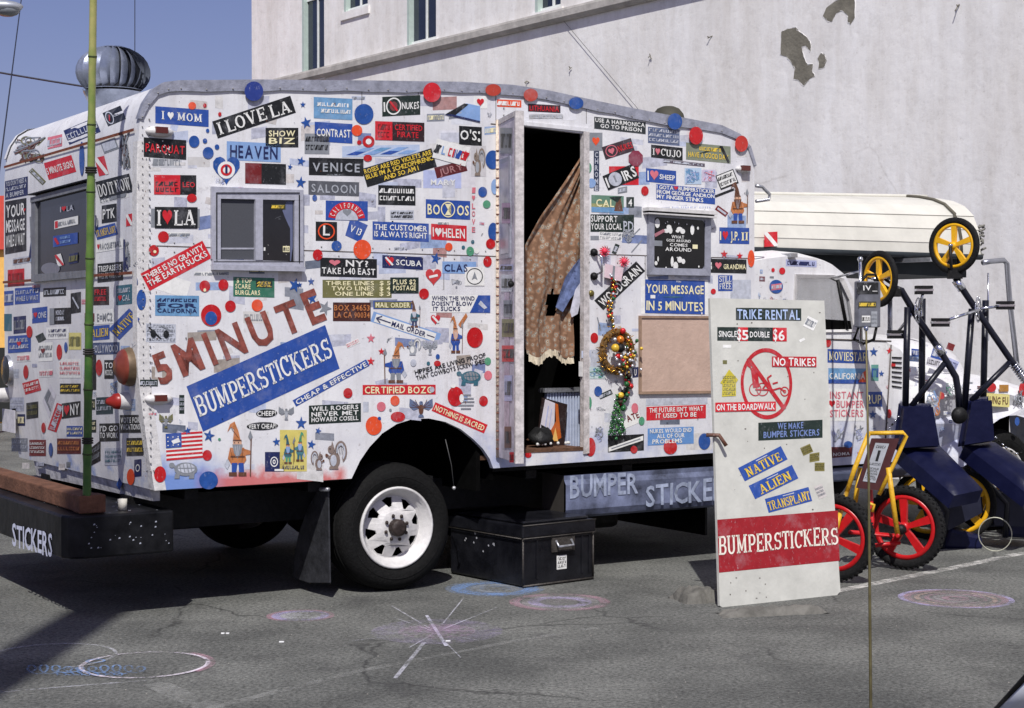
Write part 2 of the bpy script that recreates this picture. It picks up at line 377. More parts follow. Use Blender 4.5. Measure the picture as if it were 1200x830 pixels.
def figure(parent, surf, x0, y0, x1, y1, hat, coat, legs, beard=GRY, flip=False):
    OCC.setdefault(surf, []).append((x0, y0, x1, y1))
    """small painted gnome with tall hat, beard and staff"""
    q_ = [(x0, y1), (x1, y1), (x1, y0), (x0, y0)]
    if flip: q_ = [(x1, y1), (x0, y1), (x0, y0), (x1, y0)]
    s = Sticker(quadfn(q_, surf, .001))
    P = lambda pts, m, l=1: s.poly(pts if not flip else pts[::-1], m, l)
    P([(.3, .62), (.34, .85), (.24, .9), (.1, .8), (.2, .95), (.36, 1), (.5, .82), (.58, .64)][::-1], hat)
    P([(.32, .66), (.6, .66), (.62, .56), (.3, .56)][::-1], FLESH)
    P([(.28, .58), (.64, .58), (.6, .42), (.46, .32), (.34, .42)][::-1], beard, 2)
    P([(.2, .52), (.7, .52), (.78, .3), (.68, .22), (.24, .22), (.12, .32)][::-1], coat)
    P([(.7, .5), (.96, .46), (.95, .4), (.7, .38)][::-1], coat)
    P([(.26, .24), (.46, .24), (.42, .06), (.26, .06)][::-1], legs); P([(.5, .24), (.68, .24), (.7, .06), (.52, .06)][::-1], legs)
    P([(.16, .07), (.44, .07), (.44, 0), (.16, 0)][::-1], BRN); P([(.5, .07), (.78, .07), (.78, 0), (.5, 0)][::-1], BRN)
    P([(.9, .0), (.93, .72), (.97, .72), (.94, 0)], BRN, 2); P([(.84, .72), (.92, .84), (1, .72), (.92, .66)][::-1], GRY, 2)
    P([(.0, .2), (.1, .32), (.2, .22), (.1, .12)][::-1], FADE)
    P([(.22, .37), (.72, .37), (.72, .345), (.22, .345)][::-1], BRN, 3); P([(.3, .665), (.61, .665), (.61, .645), (.3, .645)][::-1], BRN, 3)
    for a in (.38, .46, .54): s.line(a, .56, .46 + (a - .46) * .3, .36, .012, FADE, 3)
    for a, b in ((.36, .615), (.5, .615)): s.circ(a, b, .018, .012, BLK, 3, 6)
    s.line(.2, .5, .3, .3, .012, BRN, 3); s.line(.66, .5, .62, .26, .012, BRN, 3); s.line(.24, .88, .5, .7, .012, BRN, 3)
    return s.build('painted_gnome', parent, 'painted gnome in tall pointed hat')
def turtle(parent, surf, x0, y0, x1, y1, m=GRY, m2=FADE):
    s = Sticker(quadfn([(x0, y1), (x1, y1), (x1, y0), (x0, y0)], surf, .001))
    s.circ(.58, .55, .4, .4, m, 1, 16); s.circ(.6, .6, .3, .28, m2, 2, 14)
    for a in (.42, .55, .68, .8): s.line(a, .36, a - .06, .86, .03, m, 3)
    s.line(.32, .6, .9, .62, .04, m, 3)
    s.circ(.1, .78, .1, .16, m, 1, 10); s.poly([(.12, .7), (.3, .45), (.35, .6), (.16, .85)], m, 1)
    for a in (.3, .8): s.poly([(a - .08, .3), (a - .12, 0), (a + .06, 0), (a + .08, .3)][::1], m, 1)
    return s.build('painted_turtle', parent)
def critter(parent, surf, x0, y0, x1, y1, kind, m=GRY, m2=FADE, m3=BLK, flip=False):
    """small painted animal: squirrel or bird"""
    OCC.setdefault(surf, []).append((x0, y0, x1, y1))
    q_ = [(x0, y1), (x1, y1), (x1, y0), (x0, y0)]
    if flip: q_ = [(x1, y1), (x0, y1), (x0, y0), (x1, y0)]
    s = Sticker(quadfn(q_, surf, .001))
    if kind == 'squirrel':
        s.ring(.72, .6, .27, .38, .5, m, 1, 16, -70, 200); s.ring(.72, .6, .2, .3, .3, m2, 2, 14, -60, 190)
        s.circ(.45, .32, .24, .28, m, 1, 14); s.circ(.4, .3, .14, .2, m2, 2, 12); s.circ(.3, .68, .15, .14, m, 2, 12)
        s.poly([(.3, .78), (.34, .98), (.42, .78)], m, 2); s.circ(.25, .7, .03, .03, m3, 3, 6); s.line(.24, .42, .12, .5, .06, m, 2); s.line(.28, .36, .14, .42, .05, m, 2)
        s.circ(.1, .48, .06, .06, BRN, 3, 8); s.poly([(.2, 0), (.62, 0), (.6, .1), (.24, .1)], m, 2)
        for k in range(5): s.line(.5 + k * .07, .5, .55 + k * .07, .85, .012, m3, 3)
    elif kind == 'bird':
        for sg in (-1, 1):
            s.poly([(.5, .5), (.5 + sg * .2, .75), (.5 + sg * .46, .95), (.5 + sg * .48, .55), (.5 + sg * .3, .35)][::sg], m, 1)
            for k in range(4): s.line(.5 + sg * .08, .48, .5 + sg * (.24 + .07 * k), .9 - .13 * k, .02, m2, 2)
        s.circ(.5, .42, .1, .28, m2, 2, 12); s.circ(.5, .72, .08, .1, m, 3, 10); s.poly([(.42, .12), (.38, 0), (.62, 0), (.58, .12)], m, 2); s.circ(.52, .74, .015, .02, m3, 3, 6)
    return s.build('painted_animal', parent)
def free(surf, x0, y0, x1, y1):
    return not any(x0 < d and x1 > a and y0 < e and y1 > b for a, b, d, e in OCC.get(surf, []))
def doodle(parent, surf, x0, y0, x1, y1, cols, n=14, name='painted_doodle', bgm=None):
    OCC.setdefault(surf, []).append((x0, y0, x1, y1))
    s = Sticker(quadfn([(x0, y1), (x1, y1), (x1, y0), (x0, y0)], surf, .001))
    if bgm: s.rect(0, 0, 1, 1, bgm, 0)
    px, py = .5, .5; n = int(n * 1.6)
    for i in range(n):
        qx, qy = random.uniform(.05, .95), random.uniform(.05, .95)
        m = random.choice(cols)
        k = random.random()
        if k < .55: s.line(px, py, qx, qy, .04, m, 1 + i % 3, (x1 - x0) / (y1 - y0))
        elif k < .8: s.ring(qx * .7 + .15, qy * .7 + .15, .15, .15, .22, m, 1 + i % 3, 12)
        else: s.circ(qx * .8 + .1, qy * .8 + .1, .07, .09, m, 1, 9)
        px, py = qx, qy
    return s.build(name, parent)
from mathutils.geometry import tessellate_polygon
def proj(p):     # truck-local point -> pixel
    wv = ORG + D * p[0] + B * p[1] + Vector((0, 0, p[2])) - Vector((0, 0, EYE))
    y = wv.y * cp - wv.z * sp; zz = wv.y * sp + wv.z * cp
    return (CX + F * wv.x / y, CY - F * zz / y)
def sheet(mb, outline, holes, fn, m, thick=None, tfn=None):
    """flat panel with holes; fn maps 2D to 3D, tfn gives the back face for a real thickness"""
    loops = [outline] + holes; pts = [p for l in loops for p in l]
    tris = tessellate_polygon([[Vector((p[0], p[1], 0)) for p in l] for l in loops])
    mb.add([fn(*p) for p in pts], [tuple(t) for t in tris], m)
    if tfn:
        mb.add([tfn(*p) for p in pts], [tuple(t)[::-1] for t in tris], m)
        for l in loops:
            n = len(l); mb.add([fn(*p) for p in l] + [tfn(*p) for p in l], [(i, (i + 1) % n, n + (i + 1) % n, n + i) for i in range(n)], m)
# ================================================================= SETTING
def asphalt():
    m = bpy.data.materials.new('asphalt'); m.use_nodes = True; t = m.node_tree; p = t.nodes['Principled BSDF']; L = t.links.new
    tc = t.nodes.new('ShaderNodeTexCoord')
    def noise(s, d=5, r=.6):
        n = t.nodes.new('ShaderNodeTexNoise'); n.inputs['Scale'].default_value = s; n.inputs['Detail'].default_value = d; n.inputs['Roughness'].default_value = r
        L(tc.outputs['Object'], n.inputs['Vector']); return n
    def ramp(src, a, b, ca, cb):
        r_ = t.nodes.new('ShaderNodeValToRGB'); r_.color_ramp.elements[0].position = a; r_.color_ramp.elements[1].position = b
        r_.color_ramp.elements[0].color = ca + (1,); r_.color_ramp.elements[1].color = cb + (1,); L(src, r_.inputs[0]); return r_
    def mix(a, b, f, mode='MIX'):
        x = t.nodes.new('ShaderNodeMix'); x.data_type = 'RGBA'; x.blend_type = mode
        if isinstance(f, float): x.inputs[0].default_value = f
        else: L(f, x.inputs[0])
        L(a, x.inputs[6])
        if isinstance(b, tuple): x.inputs[7].default_value = b + (1,)
        else: L(b, x.inputs[7])
        return x.outputs[2]
    sp_ = ramp(noise(48, 6, .85).outputs['Fac'], .36, .66, (.038, .039, .038), (.275, .278, .266))
    big = ramp(noise(1.1, 6).outputs['Fac'], .36, .66, (.60, .605, .59), (1.18, 1.18, 1.13))
    c = mix(sp_.outputs[0], big.outputs[0], 1.0, 'MULTIPLY')
    st = ramp(noise(2.6, 4, .5).outputs['Fac'], .6, .72, (0, 0, 0), (1, 1, 1))
    c = mix(c, (.045, .044, .046), mix(st.outputs[0], (.4, .4, .4), 1.0, 'MULTIPLY'))
    # light worn aggregate
    vo = t.nodes.new('ShaderNodeTexVoronoi'); vo.inputs['Scale'].default_value = 130; L(tc.outputs['Object'], vo.inputs['Vector'])
    v2 = ramp(vo.outputs['Distance'], .1, .2, (1, 1, 1), (0, 0, 0)); n3 = ramp(noise(40, 2).outputs['Fac'], .54, .6, (0, 0, 0), (.5, .5, .5))
    c = mix(c, (.42, .42, .40), mix(v2.outputs[0], n3.outputs[0], 1.0, 'MULTIPLY'))
    # cracks
    nw = noise(1.8, 4); mp = t.nodes.new('ShaderNodeMix'); mp.data_type = 'RGBA'; mp.inputs[0].default_value = .25
    L(tc.outputs['Object'], mp.inputs[6]); L(nw.outputs['Color'], mp.inputs[7])
    vc = t.nodes.new('ShaderNodeTexVoronoi'); vc.feature = 'DISTANCE_TO_EDGE'; vc.inputs['Scale'].default_value = .75; L(mp.outputs[2], vc.inputs['Vector'])
    cr = ramp(vc.outputs['Distance'], .0, .008, (.75, .75, .75), (0, 0, 0))
    cmask = ramp(noise(.9, 2).outputs['Fac'], .45, .6, (0, 0, 0), (1, 1, 1))
    c = mix(c, (.03, .03, .03), mix(cr.outputs[0], cmask.outputs[0], 1.0, 'MULTIPLY'))
    L(c, p.inputs['Base Color']); p.inputs['Roughness'].default_value = .88; p.inputs['Specular IOR Level'].default_value = .2
    b = t.nodes.new('ShaderNodeBump'); b.inputs['Strength'].default_value = .7; b.inputs['Distance'].default_value = .012
    L(noise(60, 5, .8).outputs['Fac'], b.inputs['Height']); L(b.outputs[0], p.inputs['Normal'])
    return m
g = MB(); S_ = 600
g.add([(-S_, -S_, 0), (S_, -S_, 0), (S_, S_, 0), (-S_, S_, 0)], [(0, 1, 2, 3)], asphalt()); g.build('ground', kind='structure')
def chalk(rgb, dens=.5, scale=60, rough_=.3, fade=None):
    m = bpy.data.materials.new('chalk'); m.use_nodes = True; t = m.node_tree; p = t.nodes['Principled BSDF']; L = t.links.new
    p.inputs['Base Color'].default_value = tuple(lin(x) for x in rgb) + (1,); p.inputs['Roughness'].default_value = .95
    tc = t.nodes.new('ShaderNodeTexCoord'); n = t.nodes.new('ShaderNodeTexNoise'); n.inputs['Scale'].default_value = scale; n.inputs['Detail'].default_value = 4; n.inputs['Roughness'].default_value = .75
    L(tc.outputs['Object'], n.inputs['Vector'])
    n2 = t.nodes.new('ShaderNodeTexNoise'); n2.inputs['Scale'].default_value = 5; L(tc.outputs['Object'], n2.inputs['Vector'])
    a = t.nodes.new('ShaderNodeMath'); a.operation = 'ADD'; L(n.outputs['Fac'], a.inputs[0])
    a2 = t.nodes.new('ShaderNodeMath'); a2.operation = 'MULTIPLY'; a2.inputs[1].default_value = .7; L(n2.outputs['Fac'], a2.inputs[0]); L(a2.outputs[0], a.inputs[1])
    mr = t.nodes.new('ShaderNodeMapRange'); mr.inputs[1].default_value = .72; mr.inputs[2].default_value = 1.05; mr.inputs[3].default_value = 0; mr.inputs[4].default_value = dens
    L(a.outputs[0], mr.inputs[0]); L(mr.outputs[0], p.inputs['Alpha'])
    return m
_cz = [.0015]
def ribbon(pts, wd, m, name, label=None, cat=None, kind=None, closed=False, group=None, extra=None):
    """flat stroke on the ground"""
    mb = MB(); strokes = [(pts, wd, m)] + (extra or [])
    for ps, w_, mm in strokes:
        _cz[0] += .00012; N = len(ps); vs = []
        w1 = w_ if isinstance(w_, (list, tuple)) else [w_] * N
        for i, p in enumerate(ps):
            a = ps[max(0, i - 1)]; b = ps[min(N - 1, i + 1)]; t = Vector((b[0] - a[0], b[1] - a[1])); t.normalize()
            nx, ny = -t.y * w1[i] / 2, t.x * w1[i] / 2
            vs += [(p[0] + nx, p[1] + ny, _cz[0]), (p[0] - nx, p[1] - ny, _cz[0])]
        mb.add(vs, [(2 * i, 2 * i + 1, 2 * i + 3, 2 * i + 2) for i in range(N - 1)], mm)
    return mb.build(name, label=label, cat=cat, kind=kind, group=group)
def circ_pts(c, r_, n=48, a0=0, a1=360, wob=.0):
    return [(c.x + (r_ + wob * math.sin(3 * k)) * math.cos(R(a0 + (a1 - a0) * k / n)), c.y + (r_ + wob * math.sin(3 * k)) * math.sin(R(a0 + (a1 - a0) * k / n))) for k in range(n + 1)]
def gl(*px): return [gnd(*p)[:2] for p in px]
CW = chalk((215, 215, 222), .5); CWf = chalk((190, 190, 185), .26, 30); CB = chalk((120, 155, 205), .75); CP = chalk((190, 145, 160), .5); CL = chalk((185, 175, 215), .65)
CPl = chalk((190, 176, 186), .2, 25)
def disc(c, r_, m): return (circ_pts(c, r_ / 2, 36), r_, m)
# parking lines
ribbon(gl((975, 694), (1040, 681), (1120, 665), (1205, 647)), .085, chalk((212, 210, 204), .75, 22), 'painted_line', kind='structure')
ribbon(gl((1100, 630), (1160, 637), (1205, 645)), .07, CWf, 'painted_line', kind='structure')
ribbon(gl((240, 832), (420, 787), (600, 752), (700, 736)), .05, CWf, 'painted_line', kind='structure')
ribbon(gl((180, 801), (250, 832)), .12, CWf, 'painted_line', kind='structure')
ribbon(gl((-5, 812), (80, 805), (182, 797)), .02, CW, 'painted_line', kind='structure')
c = gnd(352, 722); ribbon(circ_pts(c, .135), .05, CL, 'chalk_drawing', 'small oval chalk ring in lilac and pink on the asphalt left of the truck wheel', 'chalk drawing', extra=[disc(c, .11, CW), (circ_pts(c, .17), .03, CP)])
c = gnd(656, 706); ribbon(circ_pts(c, .26), .06, CP, 'chalk_drawing', 'pink and lilac chalk swirl in front of the black metal trunk', 'chalk drawing', extra=[(circ_pts(c, .15), .07, CL), (circ_pts(c, .2), .04, CWf), disc(c, .27, CPl)])
c = gnd(580, 690); ribbon(circ_pts(c, .22), .09, CB, 'chalk_drawing', 'blue chalk circle beside the front corner of the black metal trunk', 'chalk drawing', extra=[disc(c, .3, chalk((130, 155, 195), .34, 30)), (circ_pts(c, .12), .05, CWf)])
c = gnd(1120, 702)
ribbon(circ_pts(c, .31), .035, CL, 'chalk_drawing', 'round chalk target of pink and purple rings on the asphalt at right', 'chalk drawing', extra=[(circ_pts(c, .275), .04, CP), (circ_pts(c, .22), .03, chalk((225, 190, 170), .5)), (circ_pts(c, .165), .03, CP), (circ_pts(c, .11), .035, CWf), (circ_pts(c, .06), .04, CP), disc(c, .3, CPl)])
c = gnd(512, 741)
rays = [((500, 722), (523, 758), .03), ((497, 754), (463, 796), .035), ((459, 711), (503, 737), .018), ((544, 701), (518, 733), .014), ((582, 713), (520, 738), .018), ((413, 752), (505, 742), .014),
        ((460, 724), (505, 740), .014), ((570, 734), (520, 741), .014), ((562, 752), (522, 744), .012), ((430, 744), (505, 741), .01), ((540, 772), (516, 748), .012), ((480, 760), (508, 744), .014)]
ribbon(gl(rays[0][0], rays[0][1]), .018, chalk((225, 225, 240), .8), 'chalk_drawing', 'purple chalk starburst with long white rays on the asphalt', 'chalk drawing',
       extra=[(gl(a, b), w_ * .6, chalk((220, 220, 230), .6)) for a, b, w_ in rays[1:]] + [disc(c, .34, chalk((170, 155, 195), .2, 30)), disc(c, .2, chalk((190, 150, 180), .26, 30))])
c = gnd(170, 780); c2 = gnd(60, 770)
ribbon(circ_pts(c, .29), .022, chalk((225, 215, 225), .95), 'chalk_drawing', 'large overlapping chalk circles with blue scribble at the lower left', 'chalk drawing',
       extra=[(circ_pts(c2, .3, 48, -60, 200), .018, CW), (circ_pts(c, .31, 30, -30, 60), .03, CP), (circ_pts(gnd(80, 787), .05), .012, CB), (circ_pts(gnd(112, 776), .04), .014, CB)] +
       [([gnd(30 + k * .95 + 8 * math.sin(k * .42), 786 + (4 + 1.5 * math.sin(k * .07)) * math.cos(k * .42))[:2] for k in range(0, 150)], .011, CB), ([gnd(62 + k * .9 + 5 * math.sin(k * .6 + 1), 791 + 2.2 * math.cos(k * .6))[:2] for k in range(0, 90)], .009, CB)])
# litter and small stones
mb = MB(); st_m = mat((150, 146, 138), .9, name='pebble')
for i in range(110):
    u, v = random.uniform(0, 1200), random.uniform(690, 830); p = gnd(u, v); r_ = random.uniform(.0015, .004)
    mb.sphere((p.x, p.y, r_ * .3), r_, st_m, 5, sz=.6)
mb.build('gravel', kind='stuff')
for (u, v) in ((262, 743), (266, 743), (330, 753), (525, 752)):
    p = gnd(u, v); mb = MB(); mb.box(p.x - .012, p.y - .006, .001, p.x + .012, p.y + .006, .006, mat((230, 230, 230), .8, name='paper')); mb.build('paper_scrap', label='tiny white paper scrap ' + {262: 'of a pair, left of the two, near the bumper shadow', 266: 'of a pair, right of the two, near the bumper shadow', 330: 'on the asphalt just below the small oval chalk ring', 525: 'beside the centre of the chalk starburst'}[u], cat='litter', group='paper scraps on the asphalt')
# ---------------------------------------------------------------- white building behind
E = Vector((-1445, 1920, 0)).normalized(); NW = Vector((-E.y, E.x, 0))      # NW faces the camera
if NW.y > 0: NW = -NW
W1 = Vector((.3125 * 15.5, 15.5, 0))
def wallp(u, v, off=0.0): p = hit(W1 + NW * off, NW, u, v); return p
def wl(p): return ((p - W1).dot(-E), p.z)            # wall coordinates: a grows to the right
def wp(a, z, off=0.0): p = W1 - E * a + NW * off; return Vector((p.x, p.y, z))
def stucco():
    m = bpy.data.materials.new('stucco'); m.use_nodes = True; t = m.node_tree; p = t.nodes['Principled BSDF']; L = t.links.new
    tc = t.nodes.new('ShaderNodeTexCoord')
    def noise(s, d=5, vec=None, r=.6):
        n = t.nodes.new('ShaderNodeTexNoise'); n.inputs['Scale'].default_value = s; n.inputs['Detail'].default_value = d; n.inputs['Roughness'].default_value = r
        L(vec or tc.outputs['Object'], n.inputs['Vector']); return n.outputs['Fac']
    mp = t.nodes.new('ShaderNodeMapping'); mp.inputs['Scale'].default_value = (1, 1, .18); L(tc.outputs['Object'], mp.inputs[0])
    def ramp(src, a, b, ca, cb):
        r_ = t.nodes.new('ShaderNodeValToRGB'); r_.color_ramp.elements[0].position = a; r_.color_ramp.elements[1].position = b
        r_.color_ramp.elements[0].color = ca + (1,); r_.color_ramp.elements[1].color = cb + (1,); L(src, r_.inputs[0]); return r_.outputs[0]
    def mul(a, b, f=1.0, mode='MULTIPLY'):
        x = t.nodes.new('ShaderNodeMix'); x.data_type = 'RGBA'; x.blend_type = mode; x.inputs[0].default_value = f; L(a, x.inputs[6]); L(b, x.inputs[7]); return x.outputs[2]
    c = ramp(noise(.6, 7), .3, .7, (.77, .76, .748), (.90, .885, .862))
    c = mul(c, ramp(noise(2.2, 8, mp.outputs[0], .7), .32, .6, (.82, .80, .77), (1, 1, 1)))
    c = mul(c, ramp(noise(7, 6, None, .75), .3, .5, (.86, .85, .84), (1, 1, 1)), .8)
    c = mul(c, ramp(noise(28, 3, None, .8), .24, .36, (.6, .56, .5), (1, 1, 1)), .5)
    mp2 = t.nodes.new('ShaderNodeMix'); mp2.data_type = 'RGBA'; mp2.inputs[0].default_value = .3; nn = t.nodes.new('ShaderNodeTexNoise'); nn.inputs['Scale'].default_value = 1.2; nn.inputs['Detail'].default_value = 6
    L(tc.outputs['Object'], nn.inputs['Vector']); L(tc.outputs['Object'], mp2.inputs[6]); L(nn.outputs['Color'], mp2.inputs[7])
    vc = t.nodes.new('ShaderNodeTexVoronoi'); vc.feature = 'DISTANCE_TO_EDGE'; vc.inputs['Scale'].default_value = .32; L(mp2.outputs[2], vc.inputs['Vector'])
    crk = ramp(vc.outputs['Distance'], 0, .004, (.55, .53, .5), (1, 1, 1)); msk = ramp(noise(.7, 2), .5, .62, (0, 0, 0), (1, 1, 1))
    x = t.nodes.new('ShaderNodeMix'); x.data_type = 'RGBA'; x.blend_type = 'MULTIPLY'; mk2 = t.nodes.new('ShaderNodeMath'); mk2.operation = 'MULTIPLY'; mk2.inputs[1].default_value = .35; L(msk, mk2.inputs[0]); L(mk2.outputs[0], x.inputs[0]); L(c, x.inputs[6]); L(crk, x.inputs[7]); c = x.outputs[2]
    L(c, p.inputs['Base Color']); p.inputs['Roughness'].default_value = .92; p.inputs['Specular IOR Level'].default_value = .15
    b = t.nodes.new('ShaderNodeBump'); b.inputs['Strength'].default_value = .4; b.inputs['Distance'].default_value = .015
    L(noise(7, 6, None, .6), b.inputs['Height']); L(b.outputs[0], p.inputs['Normal'])
    return m
STU = stucco()
bld = empty('white_building', W1 - E * 0, 0, 'tall white stucco building wall with ledge, arched sash windows and peeling patches', 'building')
O_ = Vector(bld.location)
def rel(f): return lambda *a: f(*a) - O_
wprel = rel(wp)
aL = wl(wallp(295, 60))[0]; aR = 14.0; HT = 11.0
WIN = []
def winrect(u0, u1, vb, zt=None, h=2.3, vt=None):
    a0 = wl(wallp(u0, vb))[0]; a1 = wl(wallp(u1, vb))[0]; z0 = wallp((u0 + u1) / 2, vb).z
    return a0, a1, z0, z0 + h
WIN = [winrect(354, 380, 87) + (True,), winrect(477, 511, 50) + (False,), winrect(627, 657, 12) + (False,), (winrect(403, 431, 11, h=.9)) + (False,)]
holes = []
for a0, a1, z0, z1, arch in WIN:
    if arch:
        r_ = (a1 - a0) / 2; cx_ = (a0 + a1) / 2
        holes.append([(a0, z0), (a1, z0)] + [(cx_ + r_ * math.cos(R(k)), z1 + r_ * math.sin(R(k))) for k in range(0, 181, 20)])
    else: holes.append([(a0, z0), (a1, z0), (a1, z1), (a0, z1)])
mb = MB()
sheet(mb, [(aL, -.1), (aR, -.1), (aR, HT), (aL, HT)], holes, lambda a, z: wprel(a, z, 0), STU, tfn=lambda a, z: wprel(a, z, -.35))
mb.build('wall', bld)
mb = MB(); mb.hexa([wprel(aL, -.1, -.352), wprel(aL + .3, -.1, -.352), wprel(aL + .3, HT, -.352), wprel(aL, HT, -.352), wprel(aL, -.1, -9), wprel(aL + .3, -.1, -9), wprel(aL + .3, HT, -9), wprel(aL, HT, -9)], STU)
mb.hexa([wprel(aL, HT + .002, 0), wprel(aR, HT + .002, 0), wprel(aR, HT + .3, 0), wprel(aL, HT + .3, 0), wprel(aL, HT + .002, -9), wprel(aR, HT + .002, -9), wprel(aR, HT + .3, -9), wprel(aL, HT + .3, -9)], STU)
mb.build('roof', bld)
zt = wallp(379, 80).z; zb = wallp(379, 92).z; aL2 = aL + 1.2
mb = MB()
ledge = [(0, zb), (.05, zb + .01), (.09, zb + .05), (.09, zt - .03), (.08, zt), (.0, zt + .012)]; LDG = mat((176, 172, 166), .9, 0, .3, 5, .5, 18, name='ledge_plaster')
vs = [wprel(aL + .9, z, o + .002) for o, z in ledge] + [wprel(aR, z, o + .002) for o, z in ledge]; n = len(ledge)
mb.add(vs, [(i, i + 1, n + i + 1, n + i) for i in range(n - 1)] + [tuple(range(n))], LDG); mb.build('ledge', bld)
FRM = mat((222, 226, 222), .6, name='window_paint'); FRG = mat((176, 192, 184), .6, name='window_paint_green')
GLS = mat((26, 34, 52), .08, 0, .3, 1.5, name='window_glass', spec=.9)
for a0, a1, z0, z1, arch in WIN:
    mb = MB(); fw = .07
    def fb(x0, y0, x1, y1, o0, o1, m): mb.hexa([wprel(x0, y0, o1), wprel(x1, y0, o1), wprel(x1, y1, o1), wprel(x0, y1, o1), wprel(x0, y0, o0), wprel(x1, y0, o0), wprel(x1, y1, o0), wprel(x0, y1, o0)], m)
    fw = .055; fb(a0, z0, a0 + fw, z1, -.12, -.0, FRG); fb(a1 - fw, z0, a1, z1, -.12, -.05, FRM); fb(a0 + fw, z0, a1 - fw, z0 + fw, -.12, -.05, FRM)
    zm = z0 + (z1 - z0) * .52; fb(a0 + fw, zm, a1 - fw, zm + .06, -.12, -.06, FRM)
    xm = (a0 + a1) / 2 + .03; fb(xm - .02, z0 + fw, xm + .02, zm, -.11, -.07, FRM); fb(xm - .02, zm + .06, xm + .02, z1, -.11, -.07, FRM)
    w_o = mb.build('window', bld)
    mb = MB(); fb(a0, z0, a1, z1 + ((a1 - a0) / 2 if arch else 0), -.11, -.085, GLS); mb.build('pane', w_o)
    mb = MB(); fb(a0 - .06, z0 - .12, a1 + .06, z0 - .002, -.05, .03, STU); mb.build('sill', w_o)
PLS = mat((122, 118, 106), .95, 0, .3, 6, .6, 30, name='bare_plaster')
for pts in ([(518, 90), (535, 82), (560, 78), (570, 92), (590, 105), (602, 125), (600, 145), (585, 128), (575, 132), (580, 160), (592, 184), (608, 180), (604, 200), (612, 215), (598, 222), (582, 242), (565, 225), (552, 222), (555, 195), (546, 178), (532, 160), (515, 155)],
            [(620, 165), (628, 150), (640, 152), (646, 170), (638, 190), (622, 195), (624, 178)],
            [(635, 45), (645, 22), (662, 8), (690, -6), (724, -6), (725, 50), (712, 70), (704, 60), (706, 46), (690, 30), (672, 38), (660, 62), (645, 58)]):
    pl = [(700 + x / 2.4, y / 2.4) for x, y in pts]
    pl = [wl(wallp(*p)) for p in pl]; mb = MB()
    sheet(mb, pl, [], lambda a, z: wprel(a, z, .003), PLS); bp_ = mb.build('bare_patch', bld); mb = MB(); rim_ = []
    for (a0, z0), (a1, z1) in zip(pl, pl[1:] + pl[:1]):
        for k in range(3): rim_.append(wprel(a0 + (a1 - a0) * k / 3 + random.uniform(-.012, .012), z0 + (z1 - z0) * k / 3 + random.uniform(-.012, .012), .0))
    mb.tube(rim_, [random.uniform(.002, .005) for _ in rim_], STU, 6, closed=True); mb.build('plaster_edge', bp_)
for (u, v) in ((831, 44), (762, 66), (1122, 8), (668, 80), (617, 95)):
    p = wallp(u, v, .02) - O_; mb = MB()
    for k in range(3): mb.tube([p, p + Vector((random.uniform(-.04, .04), random.uniform(-.02, -.005), random.uniform(-.05, .03)))], .006, PLS, 5)
    mb.build('anchor_stub', bld)
# far yellow shop with red fascia at the left edge
yb = empty('yellow_building', at(-300, 505, 26) * 1.0, 0, 'low yellow building with red upper band far behind the truck at the left edge', 'building'); yb.location.z = 0
mb = MB(); mb.box(-4, 0, 0, 4.38, 6, 2.75, mat((226, 176, 92), .8, name='yellow_wall')); mb.build('wall', yb)
mb = MB(); mb.box(-4.1, -.1, 2.753, 4.42, 6.1, 3.6, mat((196, 70, 56), .7, name='red_fascia')); mb.build('fascia', yb)
mb = MB(); mb.box(3.6, -.02, .02, 4.36, .02, 1.2, mat((30, 32, 30), .8, name='dark_opening')); mb.build('door', yb)
# street lamp and wires
lp = empty('street_lamp', Vector((at(-60, 10, 22).x, 22, 0)), 0, 'grey street lamp head reaching into the sky at the top left corner', 'street lamp')
LM = mat((176, 180, 186), .4, .5, name='lamp_metal'); z_l = at(0, 8, 22).z
mb = MB(); mb.tube([(0, 0, 0), (0, 0, z_l - .3)], [.09, .05], LM); mb.build('pole', lp)
mb = MB(); mb.tube([(0, 0, z_l - .3), (.15, 0, z_l - .03), (.5, 0, z_l)], .03, LM); mb.build('arm', lp)
mb = MB(); mb.sphere((.66, 0, z_l), .34, LM, 16, sx=1.0, sy=.5, sz=.26); mb.build('lamp_head', lp)
mb = MB(); mb.sphere((.78, 0, z_l - .05), .17, mat((120, 124, 128), .2, name='lamp_lens'), 14, sx=1, sy=.8, sz=.5); mb.build('lens', lp)
WIRE = mat((40, 42, 52), .6, name='wire')
def wire(a, b, r_, sag, label):
    mb = MB(); pts = [a.lerp(b, k / 14) - Vector((0, 0, sag * 4 * (k / 14) * (1 - k / 14))) for k in range(15)]
    mb.tube(pts, r_, WIRE, 5); return mb.build('overhead_wire', label=label, cat='wire')
wire(at(-250, 35, 30), at(296, 128, 30), .018, .12, 'dark utility wire crossing the sky towards the roof ventilator')
wire(at(30, -40, 40), at(-2, 210, 24), .012, 0, 'thin wire rising steeply through the sky left of the green pole')
wire(at(158, -60, 30), at(158, 130, 30), .008, 0, 'faint vertical wire above the roof ventilator')
wire(wallp(655, 18, .03), wallp(790, 178, .03), .003, 0, 'thin diagonal cable hanging in front of the white wall')
# utility pole behind the camera whose shadow crosses the asphalt at lower left
pb = Vector((-2.55, .55, 0)); ptop = 9.6 - pb.y
up = empty('utility_pole', pb, 0, 'wooden utility pole standing beside the photographer, seen only by its long shadow', 'pole')
mb = MB(); hp = ptop * math.tan(SUN_EL); mb.tube([(0, 0, 0), (0, 0, hp)], [.2, .17], mat((96, 80, 62), .9, name='pole_wood'), 14); mb.build('shaft', up)
